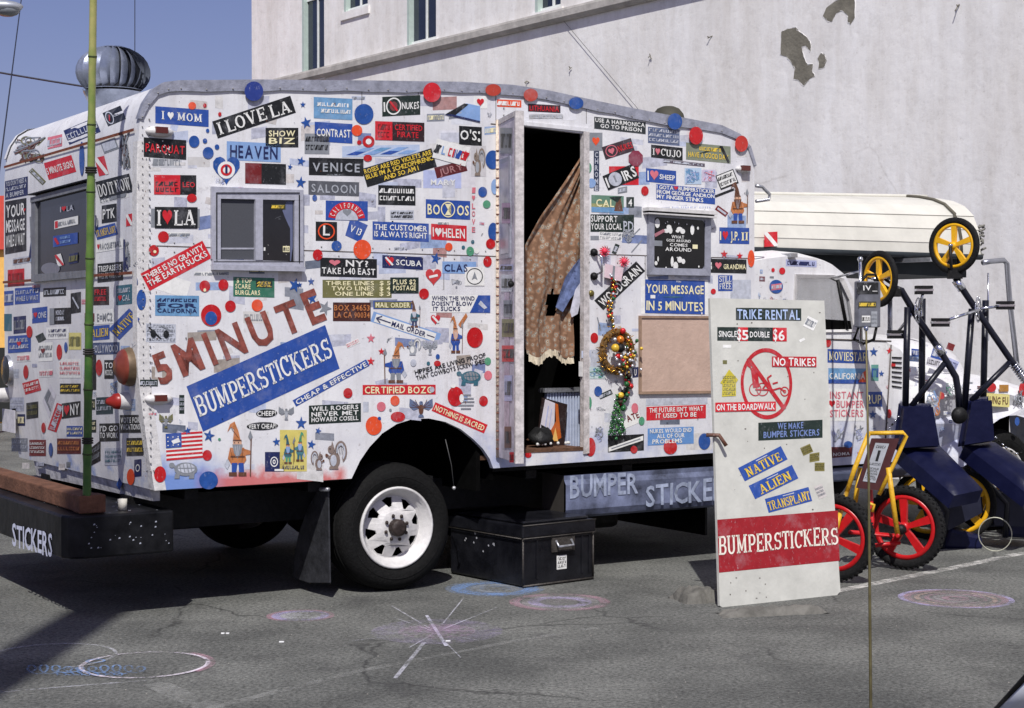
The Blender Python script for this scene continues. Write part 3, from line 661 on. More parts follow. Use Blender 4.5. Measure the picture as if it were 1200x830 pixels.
# ================================================================= TRUCK
truck = empty('sticker_truck', ORG, ANG, 'white box truck covered in bumper stickers and painted dots with open side door', 'truck')
def truck_paint():
    m = bpy.data.materials.new('truck_paint'); m.use_nodes = True; t = m.node_tree; p = t.nodes['Principled BSDF']; L = t.links.new
    tc = t.nodes.new('ShaderNodeTexCoord')
    def noise(s, d=5, vec=None, r=.6):
        n = t.nodes.new('ShaderNodeTexNoise'); n.inputs['Scale'].default_value = s; n.inputs['Detail'].default_value = d; n.inputs['Roughness'].default_value = r
        L(vec or tc.outputs['Object'], n.inputs['Vector']); return n.outputs['Fac']
    def ramp(src, a, b, ca, cb):
        r_ = t.nodes.new('ShaderNodeValToRGB'); r_.color_ramp.elements[0].position = a; r_.color_ramp.elements[1].position = b
        r_.color_ramp.elements[0].color = ca + (1,); r_.color_ramp.elements[1].color = cb + (1,); L(src, r_.inputs[0]); return r_.outputs[0]
    def mixn(a, b, f, mode='MIX'):
        x = t.nodes.new('ShaderNodeMix'); x.data_type = 'RGBA'; x.blend_type = mode
        if isinstance(f, float): x.inputs[0].default_value = f
        else: L(f, x.inputs[0])
        for k, s in ((6, a), (7, b)):
            if isinstance(s, tuple): x.inputs[k].default_value = s + (1,)
            else: L(s, x.inputs[k])
        return x.outputs[2]
    mp = t.nodes.new('ShaderNodeMapping'); mp.inputs['Scale'].default_value = (1, 1, .12); L(tc.outputs['Object'], mp.inputs[0])
    c = ramp(noise(2.4, 6), .3, .7, (.58, .58, .61), (.77, .768, .765))
    c = mixn(c, ramp(noise(9, 6, mp.outputs[0], .7), .3, .5, (.7, .67, .64), (1, 1, 1)), .55, 'MULTIPLY')
    c = mixn(c, ramp(noise(30, 4, None, .8), .28, .4, (.45, .41, .38), (1, 1, 1)), .75, 'MULTIPLY')
    c = mixn(c, ramp(noise(4, 8, None, .8), .3, .4, (.45, .42, .42), (1, 1, 1)), .55, 'MULTIPLY')
    sx = t.nodes.new('ShaderNodeSeparateXYZ'); L(tc.outputs['Object'], sx.inputs[0])
    # airbrushed blue cloud and red band along the lower edge (paint)
    def mr(src, a, b): n = t.nodes.new('ShaderNodeMapRange'); n.inputs[1].default_value = a; n.inputs[2].default_value = b; L(src, n.inputs[0]); return n.outputs[0]
    def math_(op, a, b):
        n = t.nodes.new('ShaderNodeMath'); n.operation = op
        for k, s in ((0, a), (1, b)):
            if isinstance(s, (int, float)): n.inputs[k].default_value = s
            else: L(s, n.inputs[k])
        return n.outputs[0]
    wob = math_('MULTIPLY', math_('SUBTRACT', noise(5, 4), .5), .28)
    zz = math_('ADD', sx.outputs['Z'], wob)
    low = mr(zz, .88, .76); dens = ramp(noise(3.1, 5), .38, .6, (0, 0, 0), (1, 1, 1))
    left = mr(sx.outputs['X'], .55, .35); rear_ = mr(sx.outputs['Y'], .06, .02); rr_ = math_('ADD', math_('MULTIPLY', rear_, .85), math_('MULTIPLY', ramp(noise(4.5, 5), .5, .62, (0, 0, 0), (1, 1, 1)), .6)); f1 = math_('MULTIPLY', low, math_('MULTIPLY', left, math_('MINIMUM', rr_, .85)))
    c = mixn(c, (.08, .2, .55), f1)
    mid = math_('MULTIPLY', mr(sx.outputs['X'], .3, .5), mr(sx.outputs['X'], 1.25, 1.2)); zr = mr(zz, .80, .74)
    c = mixn(c, (.55, .06, .05), math_('MULTIPLY', math_('MULTIPLY', mid, zr), .8))
    rt = math_('MULTIPLY', mr(sx.outputs['X'], 1.5, 1.9), math_('MULTIPLY', mr(zz, .98, .8), dens))
    c = mixn(c, (.12, .2, .5), math_('MULTIPLY', rt, .55))
    L(c, p.inputs['Base Color']); p.inputs['Roughness'].default_value = .42; p.inputs['Specular IOR Level'].default_value = .4
    b = t.nodes.new('ShaderNodeBump'); b.inputs['Strength'].default_value = .35; b.inputs['Distance'].default_value = .012
    L(noise(3.2, 5), b.inputs['Height'])
    b2 = t.nodes.new('ShaderNodeBump'); b2.inputs['Strength'].default_value = .25; b2.inputs['Distance'].default_value = .004
    L(noise(45, 4), b2.inputs['Height']); L(b.outputs[0], b2.inputs['Normal']); L(b2.outputs[0], p.inputs['Normal'])
    return m
TP = truck_paint()
ALU = mat((150, 152, 160), .38, .55, .3, 9, .5, 40, name='painted_aluminium')
SILV = mat((178, 180, 186), .3, .7, .3, 20, .3, 60, name='bare_aluminium')
BLKM = mat((7, 7, 8), .55, 0, .4, 20, .5, 30, name='black_metal', spec=.25); RUB = mat((9, 9, 9), .85, 0, .3, 60, .4, 90, name='rubber', spec=.2)
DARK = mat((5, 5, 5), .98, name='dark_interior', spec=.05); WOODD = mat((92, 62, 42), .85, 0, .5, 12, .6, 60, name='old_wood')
CHR = mat((215, 218, 224), .15, 1, .05, 8, name='chrome'); RUST = mat((120, 62, 40), .9, 0, .5, 20, .5, 60, name='rust')
# --- side wall with doorway and wheel arch
inner = []   # inner edge of the roof trim
TRIM = .055
ARCH = [(578, 549), (574, 538), (566, 526), (555, 515), (540, 503), (522, 494.5), (503, 490.5), (484, 491), (465, 497), (448, 508), (433, 524), (422, 540), (412, 561)]
DOORW = [(613, 148), (613, 531), (686, 527), (686, 157)]
outl = [OL[i] for i in range(len(OL))]
ol2 = [(p.x, p.z) for p in OL]      # starts bottom-left, up, over the roof, down to bottom-right
bot = [(835, 531), (690, 541)]
poly = ol2 + [(side(*p).x, side(*p).z) for p in bot] + [(side(*p).x, side(*p).z) for p in ARCH] + [(side(300, 568).x, side(300, 568).z)]
mb = MB()
sheet(mb, poly, [[(side(*p).x, side(*p).z) for p in DOORW]], lambda a, b: (a, 0, b), TP, tfn=lambda a, b: (a, .035, b))
wall = mb.build('side_wall', truck)
# --- rear wall, roof, front wall, far side
W = WIDTH
def strip(name, idx, m, parent=truck, t0=.0355, t1=None):
    mb = MB(); t1 = t1 or W - .0355
    ps = [OL[i] for i in idx]; n = len(ps); nt_ = 10
    vs = [(p.x, t0 + (t1 - t0) * k / nt_, p.z) for k in range(nt_ + 1) for p in ps]
    fs = [(k * n + i, k * n + i + 1, (k + 1) * n + i + 1, (k + 1) * n + i) for k in range(nt_) for i in range(n - 1)]
    mb.add(vs, fs, m, True); return mb.build(name, parent)
TP2 = TP
rwall = strip('rear_wall', range(0, 15), TP2)
roof = strip('roof', range(14, 25), mat((206, 208, 214), .6, 0, .2, 5, .3, name='roof_paint'))
strip('front_wall', range(24, 27), TP2)
mb = MB(); sheet(mb, ol2, [], lambda a, b: (a, W, b), TP, tfn=lambda a, b: (a, W - .035, b)); mb.build('far_side_wall', truck)
# riveted cap along the roof edge
def offs(ps, d):
    o = []
    for i, p in enumerate(ps):
        a = ps[max(0, i - 1)]; b = ps[min(len(ps) - 1, i + 1)]; t = Vector((b[0] - a[0], b[1] - a[1])).normalized()
        o.append((p[0] + t.y * d, p[1] - t.x * d))
    return o
cap = [(p.x, p.z) for p in OL[8:25]]
fine = []
for a, b in zip(cap, cap[1:]):
    L_ = math.hypot(b[0] - a[0], b[1] - a[1]); k = max(1, int(L_ / .12))
    fine += [(a[0] + (b[0] - a[0]) * i / k, a[1] + (b[1] - a[1]) * i / k) for i in range(k)]
fine.append(cap[-1])
o_ = offs(fine, -.012); ii = offs(fine, 1.0); tpf = lambda k: .052 * min(1, .15 + k / 5, .15 + (len(fine) - 1 - k) / 5)
i_ = [(f0[0] + (f1[0] - f0[0]) * tpf(k) + random.uniform(-.003, .003), f0[1] + (f1[1] - f0[1]) * tpf(k) + random.uniform(-.005, .005)) for k, (f0, f1) in enumerate(zip(fine, ii))]
mb = MB(); n = len(fine)
jit = [random.uniform(0, .004) for _ in fine]
vs = [(x, .04, z) for x, z in o_] + [(x, -.008 - jit[k], z) for k, (x, z) in enumerate(o_)] + [(x, -.010 - jit[k], z) for k, (x, z) in enumerate(i_)] + [(x, -.0005, z) for x, z in i_]
mb.add(vs, [(r_ * n + i, r_ * n + i + 1, (r_ + 1) * n + i + 1, (r_ + 1) * n + i) for r_ in range(3) for i in range(n - 1)], mat((156, 158, 170), .45, .3, .35, 14, .4, 50, name='roof_trim_paint'))
capo = mb.build('roof_trim', truck)
# far roof trim
mb = MB(); vs = [(x, W - .04, z) for x, z in o_] + [(x, W + .01, z) for x, z in o_] + [(x, W + .01, z) for x, z in i_]
mb.add(vs, [(r_ * n + i, r_ * n + i + 1, (r_ + 1) * n + i + 1, (r_ + 1) * n + i) for r_ in range(2) for i in range(n - 1)], TP); mb.build('roof_trim', truck)
# corner strip, seams and rivets
CS = mat((210, 208, 206), .42, 0, .22, 30, .25, 60, name='corner_strip_paint')
mb = MB(); ps = OL[0:8]; vs = []
for p in ps: vs += [(p.x + .004, -.001, p.z), (p.x + .06, -.001, p.z), (p.x + .062, -.0002, p.z)]
mb.add(vs, [(3 * i + k, 3 * i + 1 + k, 3 * i + 4 + k, 3 * i + 3 + k) for i in range(len(ps) - 1) for k in (0, 1)], CS)
vs = []
for p in ps: vs += [(p.x - .004, .0, p.z), (p.x - .004, .07, p.z)]
mb.add(vs, [(2 * i, 2 * i + 1, 2 * i + 3, 2 * i + 2) for i in range(len(ps) - 1)], CS)
vs = []
for p in ps: vs += [(p.x + .004, -.001, p.z), (p.x - .004, .0, p.z)]
mb.add(vs, [(2 * i, 2 * i + 1, 2 * i + 3, 2 * i + 2) for i in range(len(ps) - 1)], CS)
mb.build('corner_strip', truck)
mb = MB(); RV = mat((150, 148, 146), .5, .3, .3, 40, name='rivet')
def rivets(pts, r_=.006):
    for p in pts: mb.sphere(p, r_, RV, 6)
z_seam = side(400, 294).z
for k in range(46): rivets([side(168 + k * 0, 0)] if False else [(.06, -.006, .8 + k * .042)], .005)
for k in range(46): rivets([(.022, -.005, .8 + k * .042)], .004)
x = .2
while x < LEN: rivets([(x, -.002, z_seam + .02), (x, -.002, z_seam - .03)], .0045); x += .11
for s_ in (side(590, 200).x,):
    for k in range(50): rivets([(s_, -.004, .85 + k * .042)], .005)
for k in range(0, len(fine), 1): rivets([(i_[k][0], -.014, i_[k][1] + .012)], .005)
mb.build('rivet_row', truck, kind='stuff')
SEAM = mat((90, 82, 78), .8, 0, .4, 30, name='seam_grime')
mb = MB()
def seam(a, b, wd=.006, t=-.0012):
    dx, dz = b[0] - a[0], b[1] - a[1]; L_ = math.hypot(dx, dz); nx, nz = -dz / L_ * wd / 2, dx / L_ * wd / 2
    mb.add([(a[0] - nx, t, a[1] - nz), (b[0] - nx, t, b[1] - nz), (b[0] + nx, t, b[1] + nz), (a[0] + nx, t, a[1] + nz)], [(0, 1, 2, 3)], SEAM)
xd0, xd1 = side(583, 300).x, side(688, 300).x
seam((.08, z_seam), (xd0, z_seam - .01)); seam((xd1, z_seam + .02), (LEN, z_seam + .02))
for u, v0, v1 in ((424, 105, 131), (581, 103, 145), (490, 108, 125), (430, 128, 140), (756, 300, 368), (687, 128, 145), (520, 300, 340)):
    seam((side(u, v0).x, side(u, v0).z), (side(u, v1).x, side(u, v1).z), .004)
# panels overlapping seams at the doorway header
seam((xd0 - .05, side(583, 146).z), (xd0, side(583, 146).z), .008)
mb.build('panel_seam', truck, kind='stuff')
# rear seams
mb = MB()
zr_ = rear(160, 152).z
for zz_ in (zr_, rear(100, 320).z - .02):
    vs = []
    for k in range(11):
        t_ = .05 + (W - .06) * k / 10; vs += [(srear(zz_) - .012, t_, zz_ - .008), (srear(zz_) - .012, t_, zz_ + .008)]
    mb.add(vs, [(2 * i, 2 * i + 2, 2 * i + 3, 2 * i + 1) for i in range(10)], RUST)
mb.build('rear_seam', truck)
zb0 = OL[0].z
mb = MB()   # lower tail lip under the rear wall
s0 = srear(zb0) + .03
mb.hexa([(s0, .12, zb0 - .07), (s0, W - .3, zb0 - .10), (s0 - .02, W - .3, zb0 - .003), (s0 - .02, .12, zb0 - .003), (s0 + .04, .12, zb0 - .07), (s0 + .04, W - .3, zb0 - .10), (s0 + .04, W - .3, zb0 - .003), (s0 + .04, .12, zb0 - .003)], mat((206, 204, 206), .6, 0, .5, 14, .4, 40, name='rusty_white_paint'))
mb.build('tail_lip', truck)
# --- interior
fz = side(650, 530).z
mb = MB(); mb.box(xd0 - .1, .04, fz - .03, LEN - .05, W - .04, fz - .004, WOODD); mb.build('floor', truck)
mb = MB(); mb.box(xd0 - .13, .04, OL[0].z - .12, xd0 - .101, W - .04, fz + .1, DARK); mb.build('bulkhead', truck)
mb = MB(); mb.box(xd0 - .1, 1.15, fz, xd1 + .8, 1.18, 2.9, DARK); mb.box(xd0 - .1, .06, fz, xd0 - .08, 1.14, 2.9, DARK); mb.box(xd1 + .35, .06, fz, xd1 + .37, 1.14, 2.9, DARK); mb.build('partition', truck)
# chassis
mb = MB(); mb.box(.1, .45, .42, LEN + 2.4, .6, .62, BLKM); mb.box(.1, W - .6, .42, LEN + 2.4, W - .45, .62, BLKM)
for k in range(6): mb.box(.3 + k * .75, .12, .62, .38 + k * .75, W - .12, zb0 - .02, BLKM)
mb.build('chassis', truck)
mb = MB(); mb.box(.25, .1, zb0 - .015, side(410, 560).x - .02, W - .05, zb0 + .02, BLKM); mb.box(side(582, 545).x, .1, zb0 - .015, LEN - .05, W - .05, zb0 + .02, BLKM); mb.build('underbody', truck)
# unseen light blockers under the truck, then wheel well liner
mb = MB(); mb.box(.3, W - .08, .14, LEN + .1, W - .05, zb0 - .02, BLKM); mb.box(LEN - .02, .5, .1, LEN, W - .1, zb0 - .02, BLKM); mb.build('far_side_light_block', truck)  # unseen black panels added to keep far-side light from under the truck
mb = MB(); mb.box(2.35, .55, .2, 3.6, 1.3, .6, BLKM); mb.build('tank_light_block', truck, bevel=.04)  # unseen box, added as one more light blocker below the body
wc = side(465, 618.5, .08)
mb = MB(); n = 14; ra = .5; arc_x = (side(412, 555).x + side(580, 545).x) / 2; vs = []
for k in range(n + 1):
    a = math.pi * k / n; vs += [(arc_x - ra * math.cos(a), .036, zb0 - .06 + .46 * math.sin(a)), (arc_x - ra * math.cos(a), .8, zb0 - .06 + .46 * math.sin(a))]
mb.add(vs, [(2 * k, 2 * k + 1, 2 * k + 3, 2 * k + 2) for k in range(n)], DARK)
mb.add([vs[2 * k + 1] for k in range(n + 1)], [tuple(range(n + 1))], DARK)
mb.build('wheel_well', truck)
mb = MB(); hang = [side(522, 515, .03), side(529, 545, .03), side(532, 572, .03)]
mb.tube(hang, .003, mat((70, 70, 70), .5, .4, name='steel_rod'), 6); mb.sphere(hang[-1], .012, mat((190, 190, 190), .4, .5, name='rod_end')); mb.build('air_line', truck)
# --- wheels
WHP = mat((206, 204, 202), .35, 0, .18, 18, .2, 50, name='wheel_paint')
def wheel(cx_, t_out, cz, Rt, far=False, name='wheel', full=True, parent=truck):
    sg = -1 if not far else 1
    M = Matrix.Translation((cx_, t_out, cz)) @ Matrix.Rotation(R(90 if not far else -90), 4, 'X')
    k = Rt / .385
    hub = MB(); prof = [(.247, -.008), (.25, .012), (.240, .02), (.232, .012), (.224, -.014), (.212, -.02), (.204, -.045), (.196, -.05), (.190, -.062)]
    hub.lathe([(a * k, h * k) for a, h in prof], WHP, M, 48)
    hub.lathe([(.247 * k, -.008), (.247 * k, -.2)], WHP, M, 32)
    N = 8; circ = lambda r_, n_, o=0: [(r_ * math.cos(2 * math.pi * i / n_ + o), r_ * math.sin(2 * math.pi * i / n_ + o)) for i in range(n_)]
    hol = []
    for i in range(N):
        a = 2 * math.pi * i / N + .2
        tri = []
        for rr, da in ((.180, -.2), (.185, .0), (.178, .22), (.125, .08), (.128, -.1)): tri.append((rr * math.cos(a + da), rr * math.sin(a + da)))
        hol.append(tri)
    def hfun(x, y, d=0):
        r_ = math.hypot(x, y); h = -.062 + (.19 - r_) / .09 * .05; return M @ Vector((x * k, y * k, (h + d) * k))
    sheet(hub, circ(.19, 40), hol + [circ(.1, 24)], lambda x, y: hfun(x, y), WHP, tfn=lambda x, y: hfun(x, y, -.012))
    hub.lathe([(.1 * k, -.012 * k), (.085 * k, -.006 * k), (.05 * k, -.006 * k)], WHP, M, 24)
    wh = hub.build('wheel', parent)
    mb = MB(); mb.lathe([(a * k, h * k) for a, h in [(.246, -.03), (.25, .0), (.262, .012), (.3, .024), (.335, .02), (.352, .008), (.372, -.01), (.383, -.04), (.385, -.07), (.385, -.2), (.372, -.235), (.3, -.25), (.246, -.24)]], RUB, M, 56)
    for j in range(4):
        mb.lathe([(.3852 * k, (-.06 - j * .04) * k), (.3895 * k, (-.062 - j * .04) * k), (.3895 * k, (-.086 - j * .04) * k), (.3852 * k, (-.088 - j * .04) * k)], RUB, M, 56)
    mb.lathe([(.305 * k, .0245 * k), (.309 * k, .027 * k), (.313 * k, .0235 * k)], RUB, M, 48); mb.build('tyre', wh)
    mb = MB(); dk = mat((52, 42, 38), .55, .2, .5, 30, .5, 60, name='greasy_hub')
    mb.lathe([(.052 * k, -.03 * k), (.052 * k, .035 * k), (.046 * k, .045 * k), (.03 * k, .048 * k), (.0, .048 * k)], dk, M, 20); mb.build('hub_cap', wh)
    mb = MB()
    for i in range(8):
        a = 2 * math.pi * i / 8 + .3; c_ = M @ Vector((.075 * k * math.cos(a), .075 * k * math.sin(a), .002)); mb.sphere(c_, .012 * k, dk, 6)
    mb.build('wheel_nuts', wh, kind='stuff')
    mb = MB(); mb.lathe([(.2 * k, -.12 * k), (0, -.12 * k)], DARK, M, 20); mb.build('brake_drum', wh)
    return wh
print('wheel centre', wc)
wheel(wc.x, .085, wc.z, wc.z - .002)
wheel(wc.x, W - .085, wc.z, wc.z - .002, True)
mb = MB(); mb.tube([(wc.x, .2, wc.z), (wc.x, W - .2, wc.z)], .05, BLKM, 12); mb.sphere((wc.x, W / 2, wc.z), .17, BLKM, 14); mb.build('axle', truck)
# mud flap
mf = side(372, 573).x - .02
pts = [(side(387, 576, .1)), ]
mb = MB(); a_ = hit  # flap faces rearward at s = const
sF = side(384, 600, .05).x
flap = [(372, 575), (384, 573), (386, 683), (362, 683), (343, 677), (344, 655), (350, 625), (361, 595)]
fl = []
for u, v in flap: p = rearp(u, v, sF); fl.append((p.y, p.z))
sheet(mb, fl, [], lambda a, b: (sF, a, b), mat((40, 41, 46), .6, 0, .6, 12, .5, 30, name='mud_flap_rubber'), tfn=lambda a, b: (sF + .01, a, b)); mb.build('mud_flap', truck)
mb = MB(); a = rearp(358, 574, sF); mb.tube([(sF - .01, fl[1][0] - .03, fl[1][1] + .0), (sF - .01, fl[0][0] + .1, fl[0][1] + .0)], .012, SILV); mb.build('flap_bracket', truck)
# --- side window
AL2 = mat((176, 177, 188), .45, .2, .2, 30, .15, 50, name='window_aluminium')
wv_ = MB()
def sbox(mb, u0, v0, u1, v1, o0, o1, m, v0r=None, v1r=None):
    a, b, c_, d = side(u0, v1), side(u1, v1r if v1r is not None else v1), side(u1, v0r if v0r is not None else v0), side(u0, v0)
    f = lambda p, o: (p.x, -o, p.z)
    mb.hexa([f(a, o1), f(b, o1), f(c_, o1), f(d, o1), f(a, o0), f(b, o0), f(c_, o0), f(d, o0)], m)
FOut = (246.5, 219, 354.5, 317)
sbox(wv_, 246.5, 219, 353.8, 233, .001, .022, AL2, 223, 235.2)
sbox(wv_, 247.5, 304, 353.8, 310, .001, .026, AL2, 307, 313); sbox(wv_, 247, 310.2, 354.5, 316.5, .001, .04, AL2, 313.2, 318.5)
sbox(wv_, 246.5, 233.1, 257, 303.9, .001, .022, AL2); sbox(wv_, 343.5, 235.3, 353.8, 306.9, .001, .022, AL2); sbox(wv_, 297, 234, 305.5, 305, .001, .03, AL2)
for (a0_, b0_, a1_, b1_) in ((251.5, 226, 252.4, 306), (348.2, 229, 349.1, 309), (251.5, 226, 349, 227), (248.5, 306.6, 353, 307.4)): sbox(wv_, a0_, b0_, a1_, b1_, .0, .0275, BLKM)
win = wv_.build('window', wall, label='aluminium sliding window')
mb = MB(); scr = mat((72, 74, 80), .8, 0, .2, 200, name='insect_screen'); sbox(mb, 257.2, 233, 296.8, 304, .003, .006, scr); mb.build('screen', truck)
mb = MB(); gl2 = mat((10, 11, 16), .06, 0, .5, 2, name='dark_glass', spec=.8); sbox(mb, 305.6, 234.5, 343.4, 307, .003, .005, gl2); mb.build('window_pane', truck)
mb = MB(); sbox(mb, 257.2, 290.5, 296.8, 292.5, .0065, .009, AL2); mb.build('screen_bar', truck)
sticker(wall, SIDE, 318, 242.5, 334.5, 242.5, 6, pm(60, 62, 30), YEL, '#', lift=.006); sticker(wall, SIDE, 331.5, 292, 339.5, 292, 7, CRM, BLK, '#', lift=.006); sticker(wall, SIDE, 306.5, 292, 311, 292, 4, WHT, None, None, lift=.006)
mb = MB()
for pts in ([(336, 236), (343, 236), (343, 290), (341, 306), (340, 306), (340, 268), (334, 255), (331, 247)],):
    s = Sticker(quadfn([(0, 830), (1200, 830), (1200, 0), (0, 0)], lambda u, v, o: side(u, v, -o - .0045)))
    s.poly([(x / 1200, 1 - y / 830) for x, y in pts], mat((96, 102, 130), .5, name='drape'), 0); s.build('window_drape', truck)
# awning window on the right with stencilled glass
GRYF = mat((148, 150, 162), .45, .2, .25, 20, .3, name='grey_frame_paint')
mb = MB()
q_out = [side(757.5, 322), side(829.5, 323.5), side(830, 251), side(758, 246)]
def ring_frame(mb, q_, wd, o0, o1, m):
    c_ = sum((Vector(p) for p in q_), Vector()) / 4
    inn = []
    for p in q_: p = Vector(p); dx = 1 if p.x < c_.x else -1; dz = 1 if p.z < c_.z else -1; inn.append(Vector((p.x + dx * wd, 0, p.z + dz * wd)))
    f = lambda p, o: (p.x, -o, p.z)
    for i in range(4):
        j = (i + 1) % 4
        mb.hexa([f(q_[i], o1), f(q_[j], o1), f(inn[j], o1 - .006), f(inn[i], o1 - .006), f(q_[i], o0), f(q_[j], o0), f(inn[j], o0), f(inn[i], o0)], m)
    return inn
inn = ring_frame(mb, q_out, .045, .001, .03, GRYF); fr2 = mb.build('window', wall, label='grey framed window with black painted glass')
mb = MB(); f = lambda p, o: (p.x, -o, p.z)
mb.add([f(p, .016) for p in inn], [(0, 1, 2, 3)], GRYF)
cc = sum(inn, Vector()) / 4; rp_ = []
for i, p in enumerate(inn):
    for k in range(5):
        a = R([180, 270, 0, 90][i] + k * 22.5); r_c = .03; sgx = 1 if p.x > cc.x else -1; sgz = 1 if p.z > cc.z else -1
        rp_.append((p.x - sgx * r_c + r_c * math.cos(a), -.018, p.z - sgz * r_c + r_c * math.sin(a)))
mb.add(rp_, [tuple(range(len(rp_)))], mat((9, 10, 11), .25, 0, .3, 8, name='black_glass')); mb.build('window_pane', truck)
mb = MB(); sbox(mb, 753, 243.5, 833, 247.5, .001, .07, WHP, 248.5, 252.5); sbox(mb, 755, 247.7, 831, 249.4, .001, .055, BLKM, 252.7, 254.3); sbox(mb, 753.5, 249.6, 832.6, 251.2, .001, .065, WHP, 254.5, 256.3); mb.build('rain_awning', truck)
def deco(s):
    for cx_, cy_, rx, ry in ((.1, .86, .05, .09), (.33, .8, .05, .05), (.28, .73, .06, .04), (.36, .74, .04, .06), (.54, .78, .06, .04), (.6, .74, .05, .05), (.5, .74, .04, .03), (.79, .78, .04, .1), (.9, .82, .02, .03), (.4, .16, .03, .1), (.47, .08, .05, .08), (.55, .2, .05, .06), (.62, .17, .04, .05), (.08, .12, .03, .04), (.12, .2, .015, .05), (.3, .9, .012, .015), (.44, .9, .012, .015), (.52, .88, .01, .015), (.26, .87, .01, .012), (.68, .88, .012, .012), (.5, .24, .012, .012), (.28, .04, .015, .02), (.93, .08, .015, .02)):
        s.circ(cx_, cy_, rx, ry, WHT, 1, 9)
    s.poly([(.04, .66), (.22, .76), (.26, .72), (.06, .6)][::1], pm(170, 110, 120), 1); s.rect(.04, .44, .2, .54, GRY, 1); s.rect(.8, .42, .9, .5, CRM, 1)
    for tx, x0, x1, y0, y1 in (('WHAT', .38, .63, .6, .66), ('GOES AROUND', .28, .76, .535, .585), ('COMES', .35, .7, .45, .51), ('AROUND', .26, .78, .36, .43)): s.text(tx, x0, y0, x1, y1, WHT)
sticker(wall, SIDE, 0, 0, 0, 0, 0, None, None, None, deco=deco, quad=[(764, 316), (823, 317.5), (824, 257), (764.5, 252.5)], lift=.0205, label='white stencilled message on black glass')
# tan board
TANB = mat((188, 162, 146), .8, 0, .14, 8, .3, 40, name='tan_board')
mb = MB(); sbox(mb, 750, 373, 832, 459, .001, .012, TANB, 373.5, 458); mb.build('notice_board', truck, label='blank tan board')
mb = MB(); FB = mat((150, 124, 104), .7, 0, .3, 15, name='board_frame')
sbox(mb, 748, 370, 832.5, 372.8, .001, .02, FB, 370.5, 373.3); sbox(mb, 748, 459.2, 832.5, 462, .001, .02, FB, 458.2, 461); sbox(mb, 748, 373, 750, 459, .001, .02, FB); mb.build('board_frame', truck)
# --- door frame & open door
FRW = mat((196, 190, 188), .6, 0, .4, 24, .3, 60, name='worn_door_frame')
mb = MB(); sbox(mb, 683, 154, 689.5, 532, -.03, .012, FRW, 155, 531); sbox(mb, 612, 142.5, 689.5, 147, -.03, .01, TP, 150.5, 155); mb.build('door_frame', truck)
mb = MB(); sbox(mb, 614, 527, 684, 531, -.3, .004, WOODD, 524, 528); mb.build('door_sill', truck)
sh = side(583, 300).x; LD = .46
best = None
for a in range(60, 150):
    th = R(a); p = (sh + LD * math.cos(th), -LD * math.sin(th), 1.7)
    u = proj(p)[0]
    if best is None or abs(u - 604) < best[0]: best = (abs(u - 604), th, u)
th = best[1]; print('door angle', math.degrees(th), best[2])
dd = Vector((math.cos(th), -math.sin(th), 0)); dn = Vector((-dd.y * -1, dd.x * -1, 0))
dn = Vector((math.sin(th), math.cos(th), 0))      # inner side (towards the doorway)
zt_, zb_ = side(583, 141).z, side(583, 536).z
H0 = Vector((sh, -.006, 0))
def dpt(a, z, o): p = H0 + dd * a + dn * (-o); return Vector((p.x, p.y, z))      # o>0 outwards
mb = MB(); DP = mat((190, 184, 196), .5, 0, .4, 9, .3, 40, name='door_paint')
def dbox(mb, a0, z0, a1, z1, o0, o1, m): mb.hexa([dpt(a0, z0, o1), dpt(a1, z0, o1), dpt(a1, z1, o1), dpt(a0, z1, o1), dpt(a0, z0, o0), dpt(a1, z0, o0), dpt(a1, z1, o0), dpt(a0, z1, o0)], m)
dbox(mb, .01, zb_, LD, zt_, -.045, -.0, DP); door = mb.build('door', truck, label='narrow side door standing open', bevel=.004)
mb = MB(); za, zc = at(0, 0, 1).z, 0
zw0, zw1 = side(590, 305).z, side(590, 190).z
dbox(mb, .1, zw0, .36, zw1, .001, .012, GRYF); mb.build('door_window_frame', door)
mb = MB(); dbox(mb, .13, zw0 + .03, .33, zw1 - .03, .0125, .014, mat((150, 146, 160), .3, 0, .5, 6, name='door_glass')); mb.build('door_glass', door)
mb = MB(); dbox(mb, LD - .03, zb_, LD + .002, zt_, -.048, .003, FRW); dbox(mb, .012, zt_ - .03, LD - .032, zt_, .001, .004, FRW); mb.build('door_edging', door)
mb = MB(); mb.tube([(sh - .008, -.014, zb_), (sh - .008, -.014, zt_)], .011, mat((214, 196, 176), .6, 0, .5, 40, .8, 60, name='piano_hinge'), 8)
for k in range(34): z_ = zb_ + .05 + k * .055; mb.box(sh - .02, -.028, z_, sh + .004, -.012, z_ + .005, RUST)
mb.build('door_hinge', truck)
DOORS = lambda u, v, off: doorhit(u, v, off)
def doorhit(u, v, off):
    d = ldir(u, v); o = H0 + dn * (-off); k = (o - EL).dot(dn) / d.dot(dn); return EL + d * k
for (x0, y0, x1, y1, m) in ((586, 150, 600, 180, GRY), (588, 238, 598, 262, pm(150, 120, 150)), (588, 405, 602, 424, RED), (587, 322, 600, 342, FADE), (590, 352, 600, 372, GRY), (588, 374, 602, 395, OLV), (591, 440, 600, 470, LAV), (591, 500, 599, 525, BRN), (597, 530, 602, 542, RED), (586, 310, 601, 318, LAV)):
    sticker(door, DOORS, x0, (y0 + y1) / 2, x1, (y0 + y1) / 2, y1 - y0, m, BLK, '#', lift=.014 if 190 < y0 < 300 else .002)
sticker(door, DOORS, 591, 425, 597, 425, 200, pm(176, 160, 176, .5), None, None, lift=.001)
mb = MB(); kp = dpt(.42, side(605, 335).z, .02); mb.sphere(kp, .02, BLKM); mb.build('door_knob', door)
